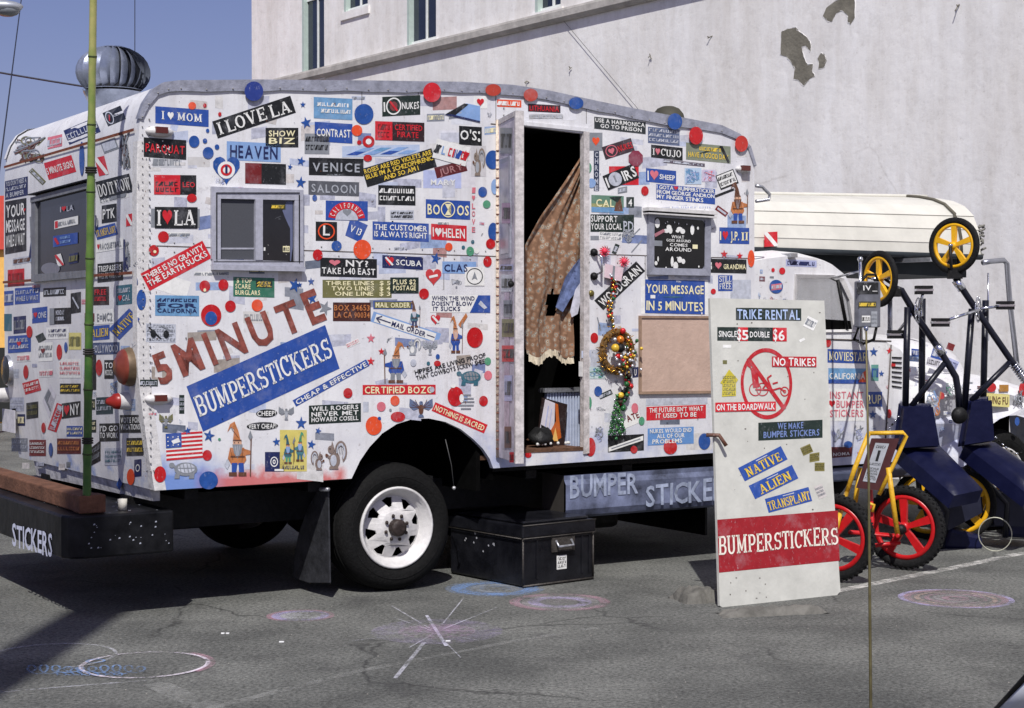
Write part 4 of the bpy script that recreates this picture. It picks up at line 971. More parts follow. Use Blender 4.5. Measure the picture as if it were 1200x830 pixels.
# door handle & lock on the body
mb = MB(); a, b = side(696.5, 296), side(696.5, 324)
mb.tube([(a.x - .005, -.01, a.z), (a.x + .015, -.06, a.z - .03), (b.x + .015, -.06, b.z + .03), (b.x - .005, -.01, b.z)], .008, CHR, 8)
for p in (a, b): mb.sphere((p.x - .01, -.01, p.z), .026, BLKM, 10)
p = side(692, 344); mb.sphere((p.x, -.01, p.z), .022, mat((120, 110, 60), .4, .6, name='brass'), 10, sy=.6); mb.build('grab_handle', truck)
p = side(748, 328)
# --- marker lights
def marker(u, v, w_=.16):
    p = side(u, v); mb = MB(); mb.sphere((p.x, -.006, p.z), w_ / 2, WHP, 20, sy=.42, sz=.38); o = mb.build('marker_light', wall)
    mb = MB(); mb.box(p.x - .034, -.046, p.z - .012, p.x + .034, -.02, p.z + .022, mat((88, 40, 34), .25, name='marker_lens')); mb.build('marker_lens', truck)
marker(186.5, 154.5); marker(185.5, 467.5); marker(870, 198.5, .13)
# --- rear lamps and plate
def rlamp(u, v, r_, mat_, base, depth, cone=.4, name='tail_lamp'):
    p = rear(u, v); M = Matrix.Translation(p) @ Matrix.Rotation(R(-90), 4, 'Y')
    mb = MB(); mb.lathe([(r_ * 1.06, -.02), (r_ * 1.1, .01), (r_, .02 + depth * .35)], base, M, 28); mb.build(name, rwall)
    mb = MB(); mb.lathe([(r_, .02 + depth * .35), (r_ * .9, .02 + depth * .6), (r_ * .75, .02 + depth * .62), (r_ * cone, .02 + depth), (0, .02 + depth * 1.02)], mat_, M, 28); mb.build('lamp_lens', truck)
AMB = mat((118, 52, 38), .35, 0, .4, 8, name='amber_lens'); REDL = mat((140, 32, 24), .35, 0, .3, 8, name='red_lens')
rlamp(153, 430, .097, AMB, mat((110, 92, 70), .5, .3, .4, name='lamp_rim'), .062, .5); rlamp(151, 470, .045, REDL, WHP, .11, .3); rlamp(11, 434, .095, mat((46, 48, 50), .2, 0, .4, 6, name='dark_lens'), SILV, .02, .6); rlamp(8, 463, .045, REDL, WHP, .14, .3)
p = rear(16, 493, .0); mb = MB(); mb.box(p.x - .035, p.y - .15, p.z - .075, p.x - .03, p.y + .15, p.z + .075, mat((196, 194, 200), .5, 0, .3, 20, name='plate_metal')); pl = mb.build('licence_plate', truck)
mb = MB(); mb.box(p.x - .034, p.y - .1, p.z + .07, p.x - .01, p.y - .08, p.z + .085, BLKM); mb.build('plate_bracket', truck)
# --- rear window
def rbox(mb, u0, v0, u1, v1, o0, o1, m, v0r=None, v1r=None):
    a, b, c_, d = rear(u0, v1), rear(u1, v1r if v1r is not None else v1), rear(u1, v0r if v0r is not None else v0), rear(u0, v0)
    f = lambda p, o: (p.x - o, p.y, p.z)
    mb.hexa([f(a, o1), f(b, o1), f(c_, o1), f(d, o1), f(a, o0), f(b, o0), f(c_, o0), f(d, o0)], m)
mb = MB(); RF = mat((116, 118, 124), .5, 0, .3, 15, .3, name='rear_window_frame')
rbox(mb, 42, 232, 112, 238, .001, .035, RF, 214, 220.5); rbox(mb, 42, 322, 112, 331, .001, .03, RF, 316.5, 324.5); rbox(mb, 42, 238.2, 46.5, 321.8, .001, .03, RF, 237.2, 321.6); rbox(mb, 107, 222, 112, 316.4, .001, .03, RF, 220.6, 316); mb.build('rear_window', rwall)
mb = MB(); rbox(mb, 46.6, 237.4, 107, 321.6, .002, .012, mat((24, 28, 42), .12, 0, .5, 3, name='rear_glass', spec=.5), 221.8, 317); mb.build('window_pane', truck)
mb = MB(); rbox(mb, 42, 228, 112, 229.5, .001, .05, BLKM, 210, 211.5); mb.build('drip_rail', truck)
# --- bumper
bz0, bz1 = .36, .585
nb = None
# near bottom corner of the bumper at pixel (75,657): solve s on plane t=.06
tB = .04; pc = side(78, 657, tB); bz0 = pc.z; sB = pc.x; pt = side(77, 606, tB); bz1 = pt.z; sE = side(204, 640, tB).x
print('bumper', sB, sE, bz0, bz1)
BUM = mat((6, 7, 12), .42, 0, .6, 8, .5, 10, name='bumper_paint', spec=.2)
mb = MB(); r_ = .09
prof = [(sE, tB), (sB + r_, tB), (sB + r_ * .3, tB + r_ * .3), (sB, tB + r_), (sB, W - .1), (sE, W - .1)]
n = len(prof); vs = [(x, y, bz0) for x, y in prof] + [(x, y, bz1) for x, y in prof]
mb.add(vs, [(i, (i + 1) % n, n + (i + 1) % n, n + i) for i in range(n)] + [tuple(range(n))[::-1], tuple(range(n, 2 * n))], BUM)
bum = mb.build('rear_bumper', truck, bevel=.012)
mb = MB()
for k in range(26):
    p = (random.uniform(sB + .12, sE - .02), tB - .001, bz0 + random.uniform(.05, .2)); q_ = random.uniform(.002, .006)
    mb.add([(p[0] - q_, p[1], p[2] - q_ * .7), (p[0] + q_, p[1], p[2] - q_ * .4), (p[0] + q_ * .6, p[1], p[2] + q_), (p[0] - q_ * .8, p[1], p[2] + q_ * .5)], [(0, 1, 2, 3)], mat((160, 164, 175), .6, name='paint_chip'))
for k in range(34):
    p = (random.uniform(sB + .05, sE - .02), random.uniform(tB + .03, .8)); q_ = random.uniform(.004, .012)
    mb.add([(p[0] - q_, p[1] - q_, bz1 + .001), (p[0] + q_, p[1] - q_ * .5, bz1 + .001), (p[0] + q_ * .6, p[1] + q_, bz1 + .001), (p[0] - q_ * .8, p[1] + q_, bz1 + .001)], [(0, 1, 2, 3)], mat((160, 164, 175), .6, name='paint_chip'))
mb.build('paint_chip', truck, kind='stuff')
BREAR = lambda u, v, off: rearp(u, v, sB - off)
sticker(bum, BREAR, 0, 0, 0, 0, 0, None, pm(200, 204, 222), 'STICKERS', quad=[(14.5, 640), (61, 653), (61, 623), (14, 612)], mx=.0, my=.02, label='white painted lettering', gap=.06, lift=.001)
# skirt lettered BUMPER STICKERS
tS = .06
mb = MB(); SK = mat((104, 112, 140), .6, 0, .85, 4.5, .5, 10, name='airbrushed_skirt')
sA, sZ = side(661, 580, tS).x, LEN + .12; zt2, zb2 = side(700, 555, tS).z, side(700, 606, tS).z
prof = [(0, zt2), (.0, zt2 - .03), (-.02, zt2 - .06), (-.02, zb2 + .06), (0, zb2 + .02), (.05, zb2)]
vs = [(sA, tS + o, z) for o, z in prof] + [(sZ, tS + o, z) for o, z in prof] ; n = len(prof)
mb.add(vs, [(i, n + i, n + i + 1, i + 1) for i in range(n - 1)], SK); mb.add([(sA, tS, zt2), (sZ, tS, zt2), (sZ, tS + .25, zt2 - .004), (sA, tS + .25, zt2 - .004)], [(0, 1, 2, 3)], BLKM)
mb.add([(sA, tS, zt2), (sA, tS + .25, zt2), (sA, tS + .25, zb2), (sA, tS + .05, zb2), (sA, tS, zb2 + .03)], [(0, 1, 2, 3, 4)], mat((52, 48, 44), .8, name='skirt_end'))
skirt = mb.build('side_skirt', truck)
SKS = lambda u, v, off: side(u, v, tS - .02 - off)
SKL = mat((158, 168, 192), .6, 0, .5, 14, name='skirt_lettering')
sticker(skirt, SKS, 0, 0, 0, 0, 0, None, SKL, 'BUMPER', quad=[(668, 584), (748, 577), (748, 552), (668, 557)], mx=0, my=0, label='pale stencilled lettering', gap=.07, lift=.001)
sticker(skirt, SKS, 0, 0, 0, 0, 0, None, SKL, 'STICKERS', quad=[(757, 593), (862, 584), (862, 557), (757, 568)], mx=0, my=0, label='pale stencilled lettering', gap=.06, lift=.001)
# --- roof ventilator and dome
vp = Vector((lat(133, 140, 2.86).x, lat(133, 140, 2.86).y, 2.86)); print('vent', vp)
dep = (ORG + D * vp.x + B * vp.y).y; rv = 43 / F * dep; vz = EYE + (378 - 86) / F * dep
vent = MB(); M = Matrix.Translation((vp.x, vp.y, vz)); VM = mat((150, 158, 176), .3, .6, .3, 10, .15, name='galvanised_steel')
vent.lathe([(rv * .6, -.55), (rv * .6, -rv * .85), (rv * .66, -rv * .84), (rv * .8, -rv * .55)], VM, M, 32); vo_ = vent.build('roof_ventilator', truck)
mb = MB(); N = 22
for k in range(N):
    vs = []; a0 = 2 * math.pi * k / N
    for j in range(11):
        b = R(-42 + 128 * j / 10); rr = math.cos(b) * rv; hh = math.sin(b) * rv * .72
        tw = .06 * (j / 10)
        vs += [M @ Vector((rr * math.cos(a0 + tw), rr * math.sin(a0 + tw), hh)), M @ Vector((rr * .84 * math.cos(a0 + tw + .27), rr * .84 * math.sin(a0 + tw + .27), hh * .95))]
    mb.add(vs, [(2 * j, 2 * j + 2, 2 * j + 3, 2 * j + 1) for j in range(10)], VM, True)
mb.lathe([(rv * .82, -rv * .5), (rv * .8, -rv * .48)], VM, M, 32); mb.lathe([(rv * .42, rv * .64), (rv * .3, rv * .68), (0, rv * .70)], VM, M, 24)
mb.lathe([(rv * .7, -rv * .5), (rv * .78, 0), (rv * .5, rv * .5), (0, rv * .6)], mat((40, 42, 48), .6, .3, name='ventilator_inside'), M, 24)
mb.build('ventilator_vanes', vo_)
dpx = side(782, 132); dw = Vector((dpx.x + .0, .35, 0)); dw = lat(785, 138, 2.9)
mb = MB(); mb.lathe([(.115, -.12), (.115, 0), (.104, .045), (.075, .08), (.04, .095), (0, .1)], mat((62, 60, 48), .7, 0, .3, 8, name='dome_vent'), Matrix.Translation((side(783, 138, .4).x, .4, side(783, 138, .4).z - .02)), 28); mb.build('dome_vent', truck)
# ================================================================= STICKERS ON THE TRUCK
def S(*a, **k): return sticker(wall, SIDE, *a, **k)
def Q(*a, **k): return sticker(rwall, REAR, *a, nsub=3, **k)
SB = 'slab'
S(182, 134.6, 244.5, 139, 20, BLUE, WHT, 'I ♥ MOM', SB, mx=.12, my=.26, gap=.16)
S(252, 152.5, 343.5, 122.2, 21, BLK, WHT, 'I LOVE LA', SB, my=.14, mx=.04)
S(311.2, 161.4, 349.6, 161.4, 23, BLK, CRM, 'SHOW/BIZ', mx=.1)
S(168.5, 172.5, 218.3, 176, 23, BLK, RED, 'PARQUAT', mx=.04, my=.28, deco=lambda s: [s.circ(random.uniform(.3, .65), random.uniform(.2, .9), .015, .03, WHT, 3, 6) for _ in range(14)])
S(265.7, 176.5, 329, 179.5, 22, LBL, NAVY, 'HEAVEN', my=.16, mx=.06, gap=.14)
heart(wall, SIDE, 265.3, 200, 34, DOTB, lambda s: (s.circ(.5, .52, .3, .3, WHT, 1), s.ring(.5, .52, .2, .2, .4, RED, 2), s.line(.5, .4, .5, .68, .08, NAVY, 3)))
S(287.3, 203, 335.1, 204.5, 24, MAR, RED, ['', 'NUKE', ''], mx=.5, my=.1, deco=lambda s: (s.rect(0, 0, .4, 1, DRED, 1), s.rect(.4, 0, 1, 1, BLK, 1)))
S(180.5, 216.5, 230, 217, 23, BLK, RED, ['', ('LEO', .68, .97), ''], my=.0, deco=lambda s: (s.rect(0, 0, .62, 1, RED, 1), scribble(s, .04, .1, .6, .7, BLK, 2, 2, 4)))
S(177, 255.5, 234, 256, 22, GRY, None, None)
S(181.4, 255, 231.5, 255.5, 25, BLK, WHT, 'I♥LA', SB, hm=RED, my=.14, mx=.05, lift=.002)
S(170, 331, 242.6, 292.3, 23, RED, WHT, 'THERE IS NO GRAVITY/THE EARTH SUCKS', mx=.03, gap=.07)
S(181.8, 358, 233.3, 358.8, 24, CYAN, NAVY, '#/FOR/CALIFORNIA', mx=.05)
S(273.4, 336, 321.6, 337.5, 23, pm(50, 108, 86), CRM, [('$ TOP', .08, .45), ('SCARE', .05, .42), ('BURGLARS', .05, .65)], my=.05, deco=lambda s: (s.rect(.55, .5, .95, .85, DGR, 1), scribble(s, .58, .52, .93, .82, YEL, 2, 2, 4)))
S(170, 325, 221, 340, 20, WHT, None, None, lift=-.0006)
S(171, 390, 206, 391, 22, FADE, GRY, '#/#/#/#', mx=.04, my=.03, deco=lambda s: (s.circ(.25, .45, .1, .22, BLK, 3, 9), s.circ(.68, .45, .1, .22, BLK, 3, 9), s.line(.1, .8, .5, .2, .06, BLK, 3), s.line(.5, .9, .9, .6, .06, GRY, 3)), label='faded newspaper cutting')
S(181, 433, 376, 356, 38, None, RBR, '5MINUTE', 'bold', gap=.24, mx=0, my=0, label='hand stencilled red brown words', deco=lambda s: None)
pass
S(0, 0, 0, 0, 0, BLUE, WHT, None, quad=[(238, 506), (398, 432), (381, 381), (218.5, 453)], label='long blue sign board with white lettering', deco=lambda s: s.text('BUMPERSTICKERS', .015, .3, .985, .74, WHT, None, SB, 2, .09))
S(345, 473, 431, 425, 8.5, BLUE, WHT, 'CHEAP & EFFECTIVE', my=.16, mx=.02)
S(164, 449, 185, 449, 8, DGR, FADE, '#'); S(213, 474, 213.01, 474, 0, None, None, None)
S(0, 0, 0, 0, 0, DGR, FADE, '#/#/#', quad=[(210, 485), (216, 485), (216, 463), (210, 463)])
critter(wall, SIDE, 186, 484, 203, 502, 'bird', OLV, GRY)
def flag(s):
    for k in range(7): s.rect(0, k * 2 / 13, 1, (k * 2 + 1) / 13, RED, 1)
    s.rect(0, .46, .43, 1, BLUE, 2)
    for k in range(9): s.circ(.06 + (k % 3) * .14, .56 + (k // 3) * .15, .02, .025, WHT, 3, 6)
    s.poly([(.15, .72), (.35, .82), (.4, .66), (.2, .6)][::-1], WHT, 3)
S(0, 0, 0, 0, 0, WHT, None, None, deco=flag, quad=[(195, 540), (237.5, 536.5), (237, 505.5), (194, 508.5)], label='small American flag')
turtle(wall, SIDE, 198, 541, 232, 561)
figure(wall, SIDE, 263, 494, 296, 558, ORN, ORN, BLUE)
for (x0, x1, y, t_) in ((300, 325, 485, 'CHEEP!'), (289, 326, 500, 'VERY CHEAP!')):
    S(x0, y, x1, y - 1, 9.5, None, WHT, t_, my=.2, mx=.06, deco=lambda s: s.ring(.5, .5, .5, .5, .99, BLK, 1, 18), label='small black oval with white lettering')
critter(wall, SIDE, 326, 476, 345, 492, 'bird', GRY, SIL)
S(310.5, 541.3, 333, 541.3, 23, NAVY, None, None, deco=lambda s: (s.ring(.48, .5, .2, .26, .22, WHT, 1), s.ring(.48, .5, .08, .12, .5, WHT, 1, 10), s.rect(.5, .03, .97, .13, WHT, 1)))
S(328, 528.3, 359.5, 528.3, 48.7, pm(206, 192, 104), TEAL, None, deco=lambda s: scribble(s, .1, .04, .9, .16, NAVY, 1, 2, 6), label='pale yellow poster with two blue green figures'); figure(wall, SIDE, 331, 509, 345, 544, TEAL, TEAL, GRN, LBL); figure(wall, SIDE, 344, 506, 358, 541, GRN, pm(70, 120, 130), TEAL, LBL, flip=True)
for x, y, r_ in ((353, 496, 8), (245, 511, 8), (220, 505, 5), (324, 518, 5.5), (373, 505, 4.5), (365, 521, 6), (355, 122.7, 4), (358.8, 144, 7.5), (353, 189, 6), (352.5, 214, 7.5), (340, 195.7, 3.8), (345.7, 334.5, 9), (510.8, 303, 7.5), (364.6, 330, 5), (365.6, 350, 7), (351, 334, 4)): star(wall, SIDE, x, y, r_, DOTB, random.uniform(-.3, .3))
for x, y, r_, m in ((434.7, 396.5, 6, PNK), (447, 412, 4.5, RED), (434.7, 423.5, 5.5, RED), (848.7, 297.8, 5, RED), (867, 300, 4.5, RED)): star(wall, SIDE, x, y, r_, m)
star(wall, SIDE, 381, 361, 9, GRY, .4)
S(362, 486.5, 423, 483.5, 22, DGR, WHT, 'WILL ROGERS/NEVER MET/HOWARD COSELL', my=.06)
S(425.5, 477, 432, 477, 12, FADE, None, None); S(406, 406, 421, 399, 6, WHT, PNK, '#/#')
S(425, 457, 510.5, 456.7, 11.5, RED, CRM, ['CERTIFIED BOZO'], my=.14, mx=.03, deco=lambda s: s.circ(.95, .5, .035, .3, FADE, 3, 10))
S(508, 476.5, 569.3, 503, 11, RED, CRM, 'NOTHING IS SACRED', my=.2, mx=.03)
S(487, 440.5, 570, 419.5, 14, None, BLK, 'HIPPIES ARE LIVING PROOF/THAT COWBOYS SCREW SHEEP', my=.02, mx=0, gap=.04, label='two lines of black stencil lettering')
turtle(wall, SIDE, 535, 434, 564, 452, TEAL, GRY)
s = Sticker(quadfn([(536, 481), (556, 481), (556, 461), (536, 461)], SIDE, .001))
for k in range(5): hw = math.sqrt(max(0, .25 - (.1 + k * .2 - .5) ** 2)); s.rect(.5 - hw, .05 + k * .2, .5 + hw, .14 + k * .2, GRY, 1)
s.build('striped_circle', wall)
figure(wall, SIDE, 449, 400, 477, 449, ORN, BLUE, GRY, flip=True)
figure(wall, SIDE, 526, 370, 543, 414, ORN, BLUE, BLUE, FLESH)
s = Sticker(quadfn([(536, 414), (556, 414), (556, 366), (536, 366)], SIDE, .001)); s.poly([(.05, .7), (.5, .98), (.6, .9), (.2, .62)], ORN, 1); s.build('fairy_wing', wall)
critter(wall, SIDE, 476, 396, 494, 416, 'squirrel', SIL, WHT); critter(wall, SIDE, 495, 398, 513, 416, 'bird', SIL, GRY); critter(wall, SIDE, 479, 466, 508, 489, 'bird', pm(96, 110, 140), BRN); critter(wall, SIDE, 380, 516, 407, 550, 'squirrel', pm(128, 112, 104), FADE); critter(wall, SIDE, 364, 528, 381, 551, 'squirrel', pm(122, 104, 96), FADE, flip=True)
doodle(wall, SIDE, 452, 392, 462, 402, [GRY], 5); figure(wall, SIDE, 479, 352, 493, 384, BRN, TEAL, NAVY, FADE); doodle(wall, SIDE, 526, 325, 542, 340, [GRY, FADE], 8); S(552, 189, 569.5, 189, 36, pm(196, 194, 196), None, None, lift=-.0003); critter(wall, SIDE, 553, 173, 569, 206, 'squirrel', pm(130, 116, 104), SIL)
def cali(s):
    s.ring(.5, .02, .44, .92, .38, RED, 1, 20, 8, 172); s.ring(.5, .02, .27, .56, .99, FADE, 1, 16, 0, 180)
    s.poly([(.4 + a * .22, .2 + b * .4) for a, b in HEART], GRY, 2)
    t_ = 'CALIFORNIA'
    for i, ch in enumerate(t_):
        a = R(160 - i * 140 / 9); vs, fs, wd = glyph(ch); rr = .3
        pts = []
        for x, y in vs:
            lx = (x - wd / 2) * .085; ly = y * .26
            k = .64 + ly; b = a - lx * 2.4
            pts.append((.5 + .47 * k * math.cos(b) * 1.0, .02 + .98 * k * math.sin(b)))
        s.lay(pts, fs, WHT, 3)
S(381.7, 246.5, 431, 247.5, 23, BLUE, None, None, deco=cali)
S(370, 271, 395, 271.5, 22.5, BLK, WHT, ['', ('L', .34, .66), ''], my=-.45, deco=lambda s: s.ring(.5, .5, .4, .42, .16, ORG_, 3))
S(0, 0, 0, 0, 0, BLUE, WHT, ['V 13'], quad=[(404.6, 276), (422, 284), (431, 264), (410.8, 255)], my=.32, mx=.16, gap=.12)
S(436.6, 270.2, 502.5, 273, 21.5, BLUE, WHT, 'THE CUSTOMER/IS ALWAYS RIGHT', mx=.03)
S(505.2, 271.5, 546.9, 274, 18.5, RED, WHT, 'I♥HELEN', my=.2, hm=WHT)
def bozos(s):
    s.text('BO', .04, .22, .32, .78, CRM); s.text('OS', .7, .22, .97, .78, CRM)
    s.ring(.5, .5, .16, .42, .14, CRM, 2); s.poly([(.43, .2), (.57, .2), (.43, .8), (.57, .8)], CRM, 2)
S(499, 244.5, 551, 246.8, 22, BLUE, None, None, deco=bozos)
for k, ch in enumerate('I♥LOVE'): S(552.5, 223 + k * 9.2, 557.5, 223 + k * 9.2, 8, None, PNK, ch, mx=.1, my=.1, label='pink painted letter')
# blue, red and green dots
for x, y, rx, ry, m in ((570.4, 239.5, 4.5, 4.7, GRN), (565.6, 225, 5.2, 6, DOTB), (577.5, 187.3, 8.5, 11, DOTB), (580, 219, 4.5, 9, LBL), (578, 271.5, 6, 10.5, DOTB), (575, 285.8, 5.5, 6, DOTR), (571.3, 306.7, 5, 6.3, DOTR), (554, 283.5, 2, 2.2, TEAL), (543, 290, 2, 2.2, TEAL), (526, 289.4, 4.3, 4.8, ORG_),
                        (551, 294.6, 4.5, 5.5, GRN), (558.6, 294, 3, 3.4, WHT), (394.4, 288.3, 6, 6, DOTB), (372.3, 298.8, 5.8, 6.5, DOTR), (424.6, 292.5, 10.5, 11.5, ORG_), (368.8, 232, 2.8, 3.6, DOTB), (496.9, 344.4, 5.8, 6.3, DOTR), (426.5, 133.8, 11.2, 12, DOTB), (418.3, 153, 6.3, 6.5, ORG_), (431.9, 166, 7, 7, DOTR), (431, 185.4, 5, 4, DOTR), (421, 167, 2.6, 2.6, DOTR),
                        (227.5, 166, 6.2, 7, DOTB), (240.2, 165.2, 2.6, 2.9, DOTB), (243.9, 179.3, 6.4, 7, DOTB), (254.3, 172.3, 2.7, 3, DOTB), (243.3, 153.2, 2, 2.4, DOTB), (225.2, 124, 4.6, 4.4, ORG_), (240, 123.7, 2, 2.5, DOTR), (257.6, 134, 2, 2.5, DOTR), (224.8, 232.3, 5.8, 5, DOTR),
                        (191.5, 277.6, 6.4, 6.6, DOTR), (180.3, 293.6, 6, 6.5, DOTR), (240, 335.5, 6.3, 6.8, DOTR), (261.8, 334, 6, 6.7, DOTR), (270, 359, 6.3, 6.8, DOTR), (301.4, 358, 6.6, 7, ORG_), (247.4, 369.6, 12, 12.8, DOTR), (165.6, 351.5, 5.5, 12, DOTB), (242.8, 533.6, 5.5, 6.2, DOTR), (244.4, 563, 11, 10.5, DOTB), (187.5, 556, 7, 9.5, DOTR),
                        (407.7, 460.8, 5.4, 6, DOTR), (462.9, 469.7, 5.4, 6, ORG_), (446.8, 476.6, 5.2, 5.6, PNK), (457.6, 480.7, 1.5, 1.7, GRY), (444.6, 490.6, 2, 2.2, DOTB), (466.3, 488.6, 8.5, 6, DOTR), (438, 499, 9.5, 11, ORG_), (533.8, 464.7, 9.3, 11.5, DOTR), (566.6, 470, 5.2, 6, DOTR), (556.5, 395.6, 9.5, 12, DOTR), (513, 418, 2.4, 3, DOTB), (502, 426, 2, 2.3, TEAL), (484.4, 425.3, 3.5, 4.2, FADE), (512.5, 426, 4, 3.4, DOTR), (571.6, 423.5, 3.8, 4.6, GRN), (572, 440, 4.6, 5.5, PNK),
                        (689.8, 196.8, 3.6, 6, GRN), (693.2, 214.7, 5, 5.5, LBL), (755.8, 223.8, 4.4, 5.6, DOTR), (880.3, 303.2, 4, 10, ORG_), (696.5, 396, 4.5, 6, DOTR), (701, 458.7, 4.6, 6, DOTB), (691, 472, 2.5, 7, GRN), (785.6, 524, 8, 8.5, DOTR), (743, 527, 4, 4.5, DOTR), (825.5, 517.4, 7, 9.5, DOTB), (692, 524, 6, 11, DOTR), (836, 341.6, 3, 3.2, RED), (619, 533, 4, 3.5, DOTR)):
    dot(wall, SIDE, x, y, rx, ry, m)
dot(wall, SIDE, 247.4, 373, 7, 8, DOTB, lift=.004)
dot(wall, SIDE, 432, 166, 3.4, 3.4, WHT, lift=.004); dot(wall, SIDE, 531, 452.5, 3, 2.2, WHT, lift=.004); dot(wall, SIDE, 541, 467, 2.6, 5, WHT, lift=.004); dot(wall, SIDE, 181.5, 295, 1.8, 1.8, CRM, lift=.004); dot(wall, SIDE, 240, 340, 1.6, 2, CRM, lift=.004)
for x, y, rx, ry, m in ((297.5, 107, 11, 11.5, pm(36, 56, 130)), (506.3, 108.3, 10.5, 11.5, RED), (578, 105.6, 9.2, 7, pm(176, 60, 44)), (622, 111.5, 8.3, 7.5, pm(176, 60, 44)), (675.2, 121, 8.6, 7, DOTB), (790.9, 142.4, 8.6, 9.5, DOTB), (815.7, 159, 8.2, 10.5, DOTR), (869, 168.5, 7.6, 9.5, pm(186, 50, 40))):
    dot(wall, SIDE, x, y, rx, ry, m, 'trim_dot', .018)
S(375.4, 313, 441.7, 314.8, 22, BLK, WHT, [('♥ NY?', .15, .85), 'TAKE I-40 EAST'], hm=PNK, mx=.03, my=.08)
S(448, 306.5, 495.8, 309, 15, NAVY, WHT, [('SCUBA', .34, .96)], my=.28, deco=lambda s: (s.poly([(.07 + a * .22, .15 + b * .75) for a, b in HEART], RED, 1), s.line(.08, .85, .26, .25, .14, WHT, 2, 3)))
S(378, 338.6, 459, 338.5, 21, OLV, CRM, [('THREE LINES  $ 5', .05, .98), ('TWO LINES  $ 4', .13, .98), ('ONE LINE  $ 3', .18, .98)], my=.06)
S(457.3, 334.5, 490.6, 334.5, 18.5, DGR, CRM, 'PLUS $2/POSTAGE', mx=.1, lift=.002)
heart(wall, SIDE, 508, 325, 20, pm(196, 60, 62), lambda s: s.line(.25, .5, .75, .62, .14, WHT, 1))
S(518.3, 313.5, 558, 314, 14, LBL, NAVY, [('CLAS', .06, .75)], my=.18)
S(544.8, 324, 567.7, 324, 22, WHT, None, None, lift=.002, deco=lambda s: (s.ring(.5, .5, .42, .44, .1, BLK, 1), s.poly([(.35, .3), (.5, .75), (.65, .3), (.5, .4)], GRY, 1)))
S(504, 356, 574.6, 356.5, 20.5, WHT, NAVY, [('WHEN THE WIND', .03, .74), ('DOESN\'T BLOW', .03, .7), ('IT SUCKS', .05, .5)], my=.05, deco=lambda s: (s.poly([(.8, 1), (.66, 0), (1, 0), (1, 1)], BLUE, 1), s.poly([(.84, .7), (.95, .3), (.9, .2), (.8, .5)], FADE, 2)))
S(390.2, 365.5, 434.4, 365.6, 22, pm(66, 30, 24), ORN, 'BOX 34653/LA CA 90034', mx=.03)
S(437.5, 357.4, 483.3, 357.6, 9.8, BLUE, CRM, 'MAIL ORDER', my=.2, mx=.06, deco=lambda s: s.rect(.03, .1, .97, .9, OLV, 1))
def arrow_(s): s.line(.02, .52, .26, .5, .12, NAVY, 2, 7); s.line(.02, .52, .1, .95, .12, NAVY, 2, 7); s.line(.02, .52, .1, .1, .12, NAVY, 2, 7); s.line(.86, .5, .99, .48, .1, NAVY, 2, 7)
S(439.6, 372.5, 510, 395.5, 9.5, WHT, NAVY, [('MAIL ORDER', .28, .84)], my=.18, deco=arrow_)
S(436, 371, 515, 397, 12.5, LBL, None, None, lift=-.0008)
heart(wall, SIDE, 510.4, 374.8, 12, RED, lambda s: s.line(.2, .85, .8, .2, .2, WHT, 1))
S(367.7, 126.2, 413, 128.5, 25, CYAN, WHT, [('#', .1, .9), ('#', .2, .95)], my=.2); S(448, 125.2, 492.5, 123, 23, DGR, WHT, [('NUKES', .52, .97)], my=.32, deco=lambda s: (s.text('I', .04, .25, .08, .75, WHT), s.ring(.3, .5, .2, .44, .16, WHT, 2), s.line(.2, .75, .4, .25, .1, RED, 3, 2), s.circ(.3, .5, .1, .24, pm(120, 60, 60), 1)))
S(368.8, 154.3, 413, 157, 23, BLUE, WHT, 'CONTRAST', my=.3, mx=.05); S(357, 168.5, 386, 169, 24, GRY, BLK, '#/#', my=.1)
S(439.6, 153, 497.3, 155, 22, MAR, RED, [('CERTIFIED', .4, .96), ('PIRATE', .45, .88)], deco=lambda s: (s.rect(0, 0, .35, 1, RED, 1), scribble(s, .06, .1, .3, .9, DRED, 2, 2, 3), s.rect(.35, 0, 1, 1, pm(44, 24, 26), 1)))
S(401, 178, 491.7, 176, 13, pm(176, 190, 214), BLUE, None, deco=lambda s: [s.poly([(x, y), (x + .12, y + .3), (x + .26, y + .28), (x + .14, y - .04)], random.choice([BLUE, CYAN, LBL]), 1) for x, y in [(.05 + .11 * k, .2 + .3 * (k % 2)) for k in range(7)]])
S(362, 195, 426, 196.5, 20.5, BLK, SIL, 'VENICE', my=.24, mx=.07, gap=.22); S(361.5, 220, 420.8, 222, 16.5, pm(84, 86, 92), SIL, 'SALOON', my=.2, mx=.06, gap=.14)
S(427.3, 208.8, 508.8, 184.6, 22.5, BLK, YEL, ['ROSES ARE RED VIOLETS ARE', 'BLUE I\'M A SCHIZOPHRENIC', ('AND SO AM I', .25, .75)], mx=.02, my=.05, gap=.05)
S(443.3, 228.5, 486.9, 229.5, 23, BLK, WHT, '#/#', mx=.04); S(457, 252, 485, 252, 11, FADE, BLK, '#/#', mx=.04)
s = Sticker(quadfn([(521, 145), (563.5, 145), (563.5, 120), (521, 120)], SIDE, .001)); s.poly([(0, .42), (.98, .05), (.98, .82), (.6, .95)], LBL, 1); s.poly([(0, .42), (.3, .4), (.66, .9), (.55, .95)], BLK, 2); s.poly([(0, .42), (.98, .05), (.98, .12), (.2, .44)], NAVY, 2); s.text('EMPIRE', .55, .35, .97, .6, BLUE) if False else None; s.build('sticker', wall)
S(555, 120, 571, 120, 15, WHT, None, None); heart(wall, SIDE, 563, 120, 9, RED, lift=.003)
S(582.6, 120.8, 611, 122, 8.5, ORG_, WHT, '#', my=.1); S(618.8, 126.2, 656.8, 128.2, 9, pm(60, 34, 40), RED, 'LITHUANIA', my=.16)
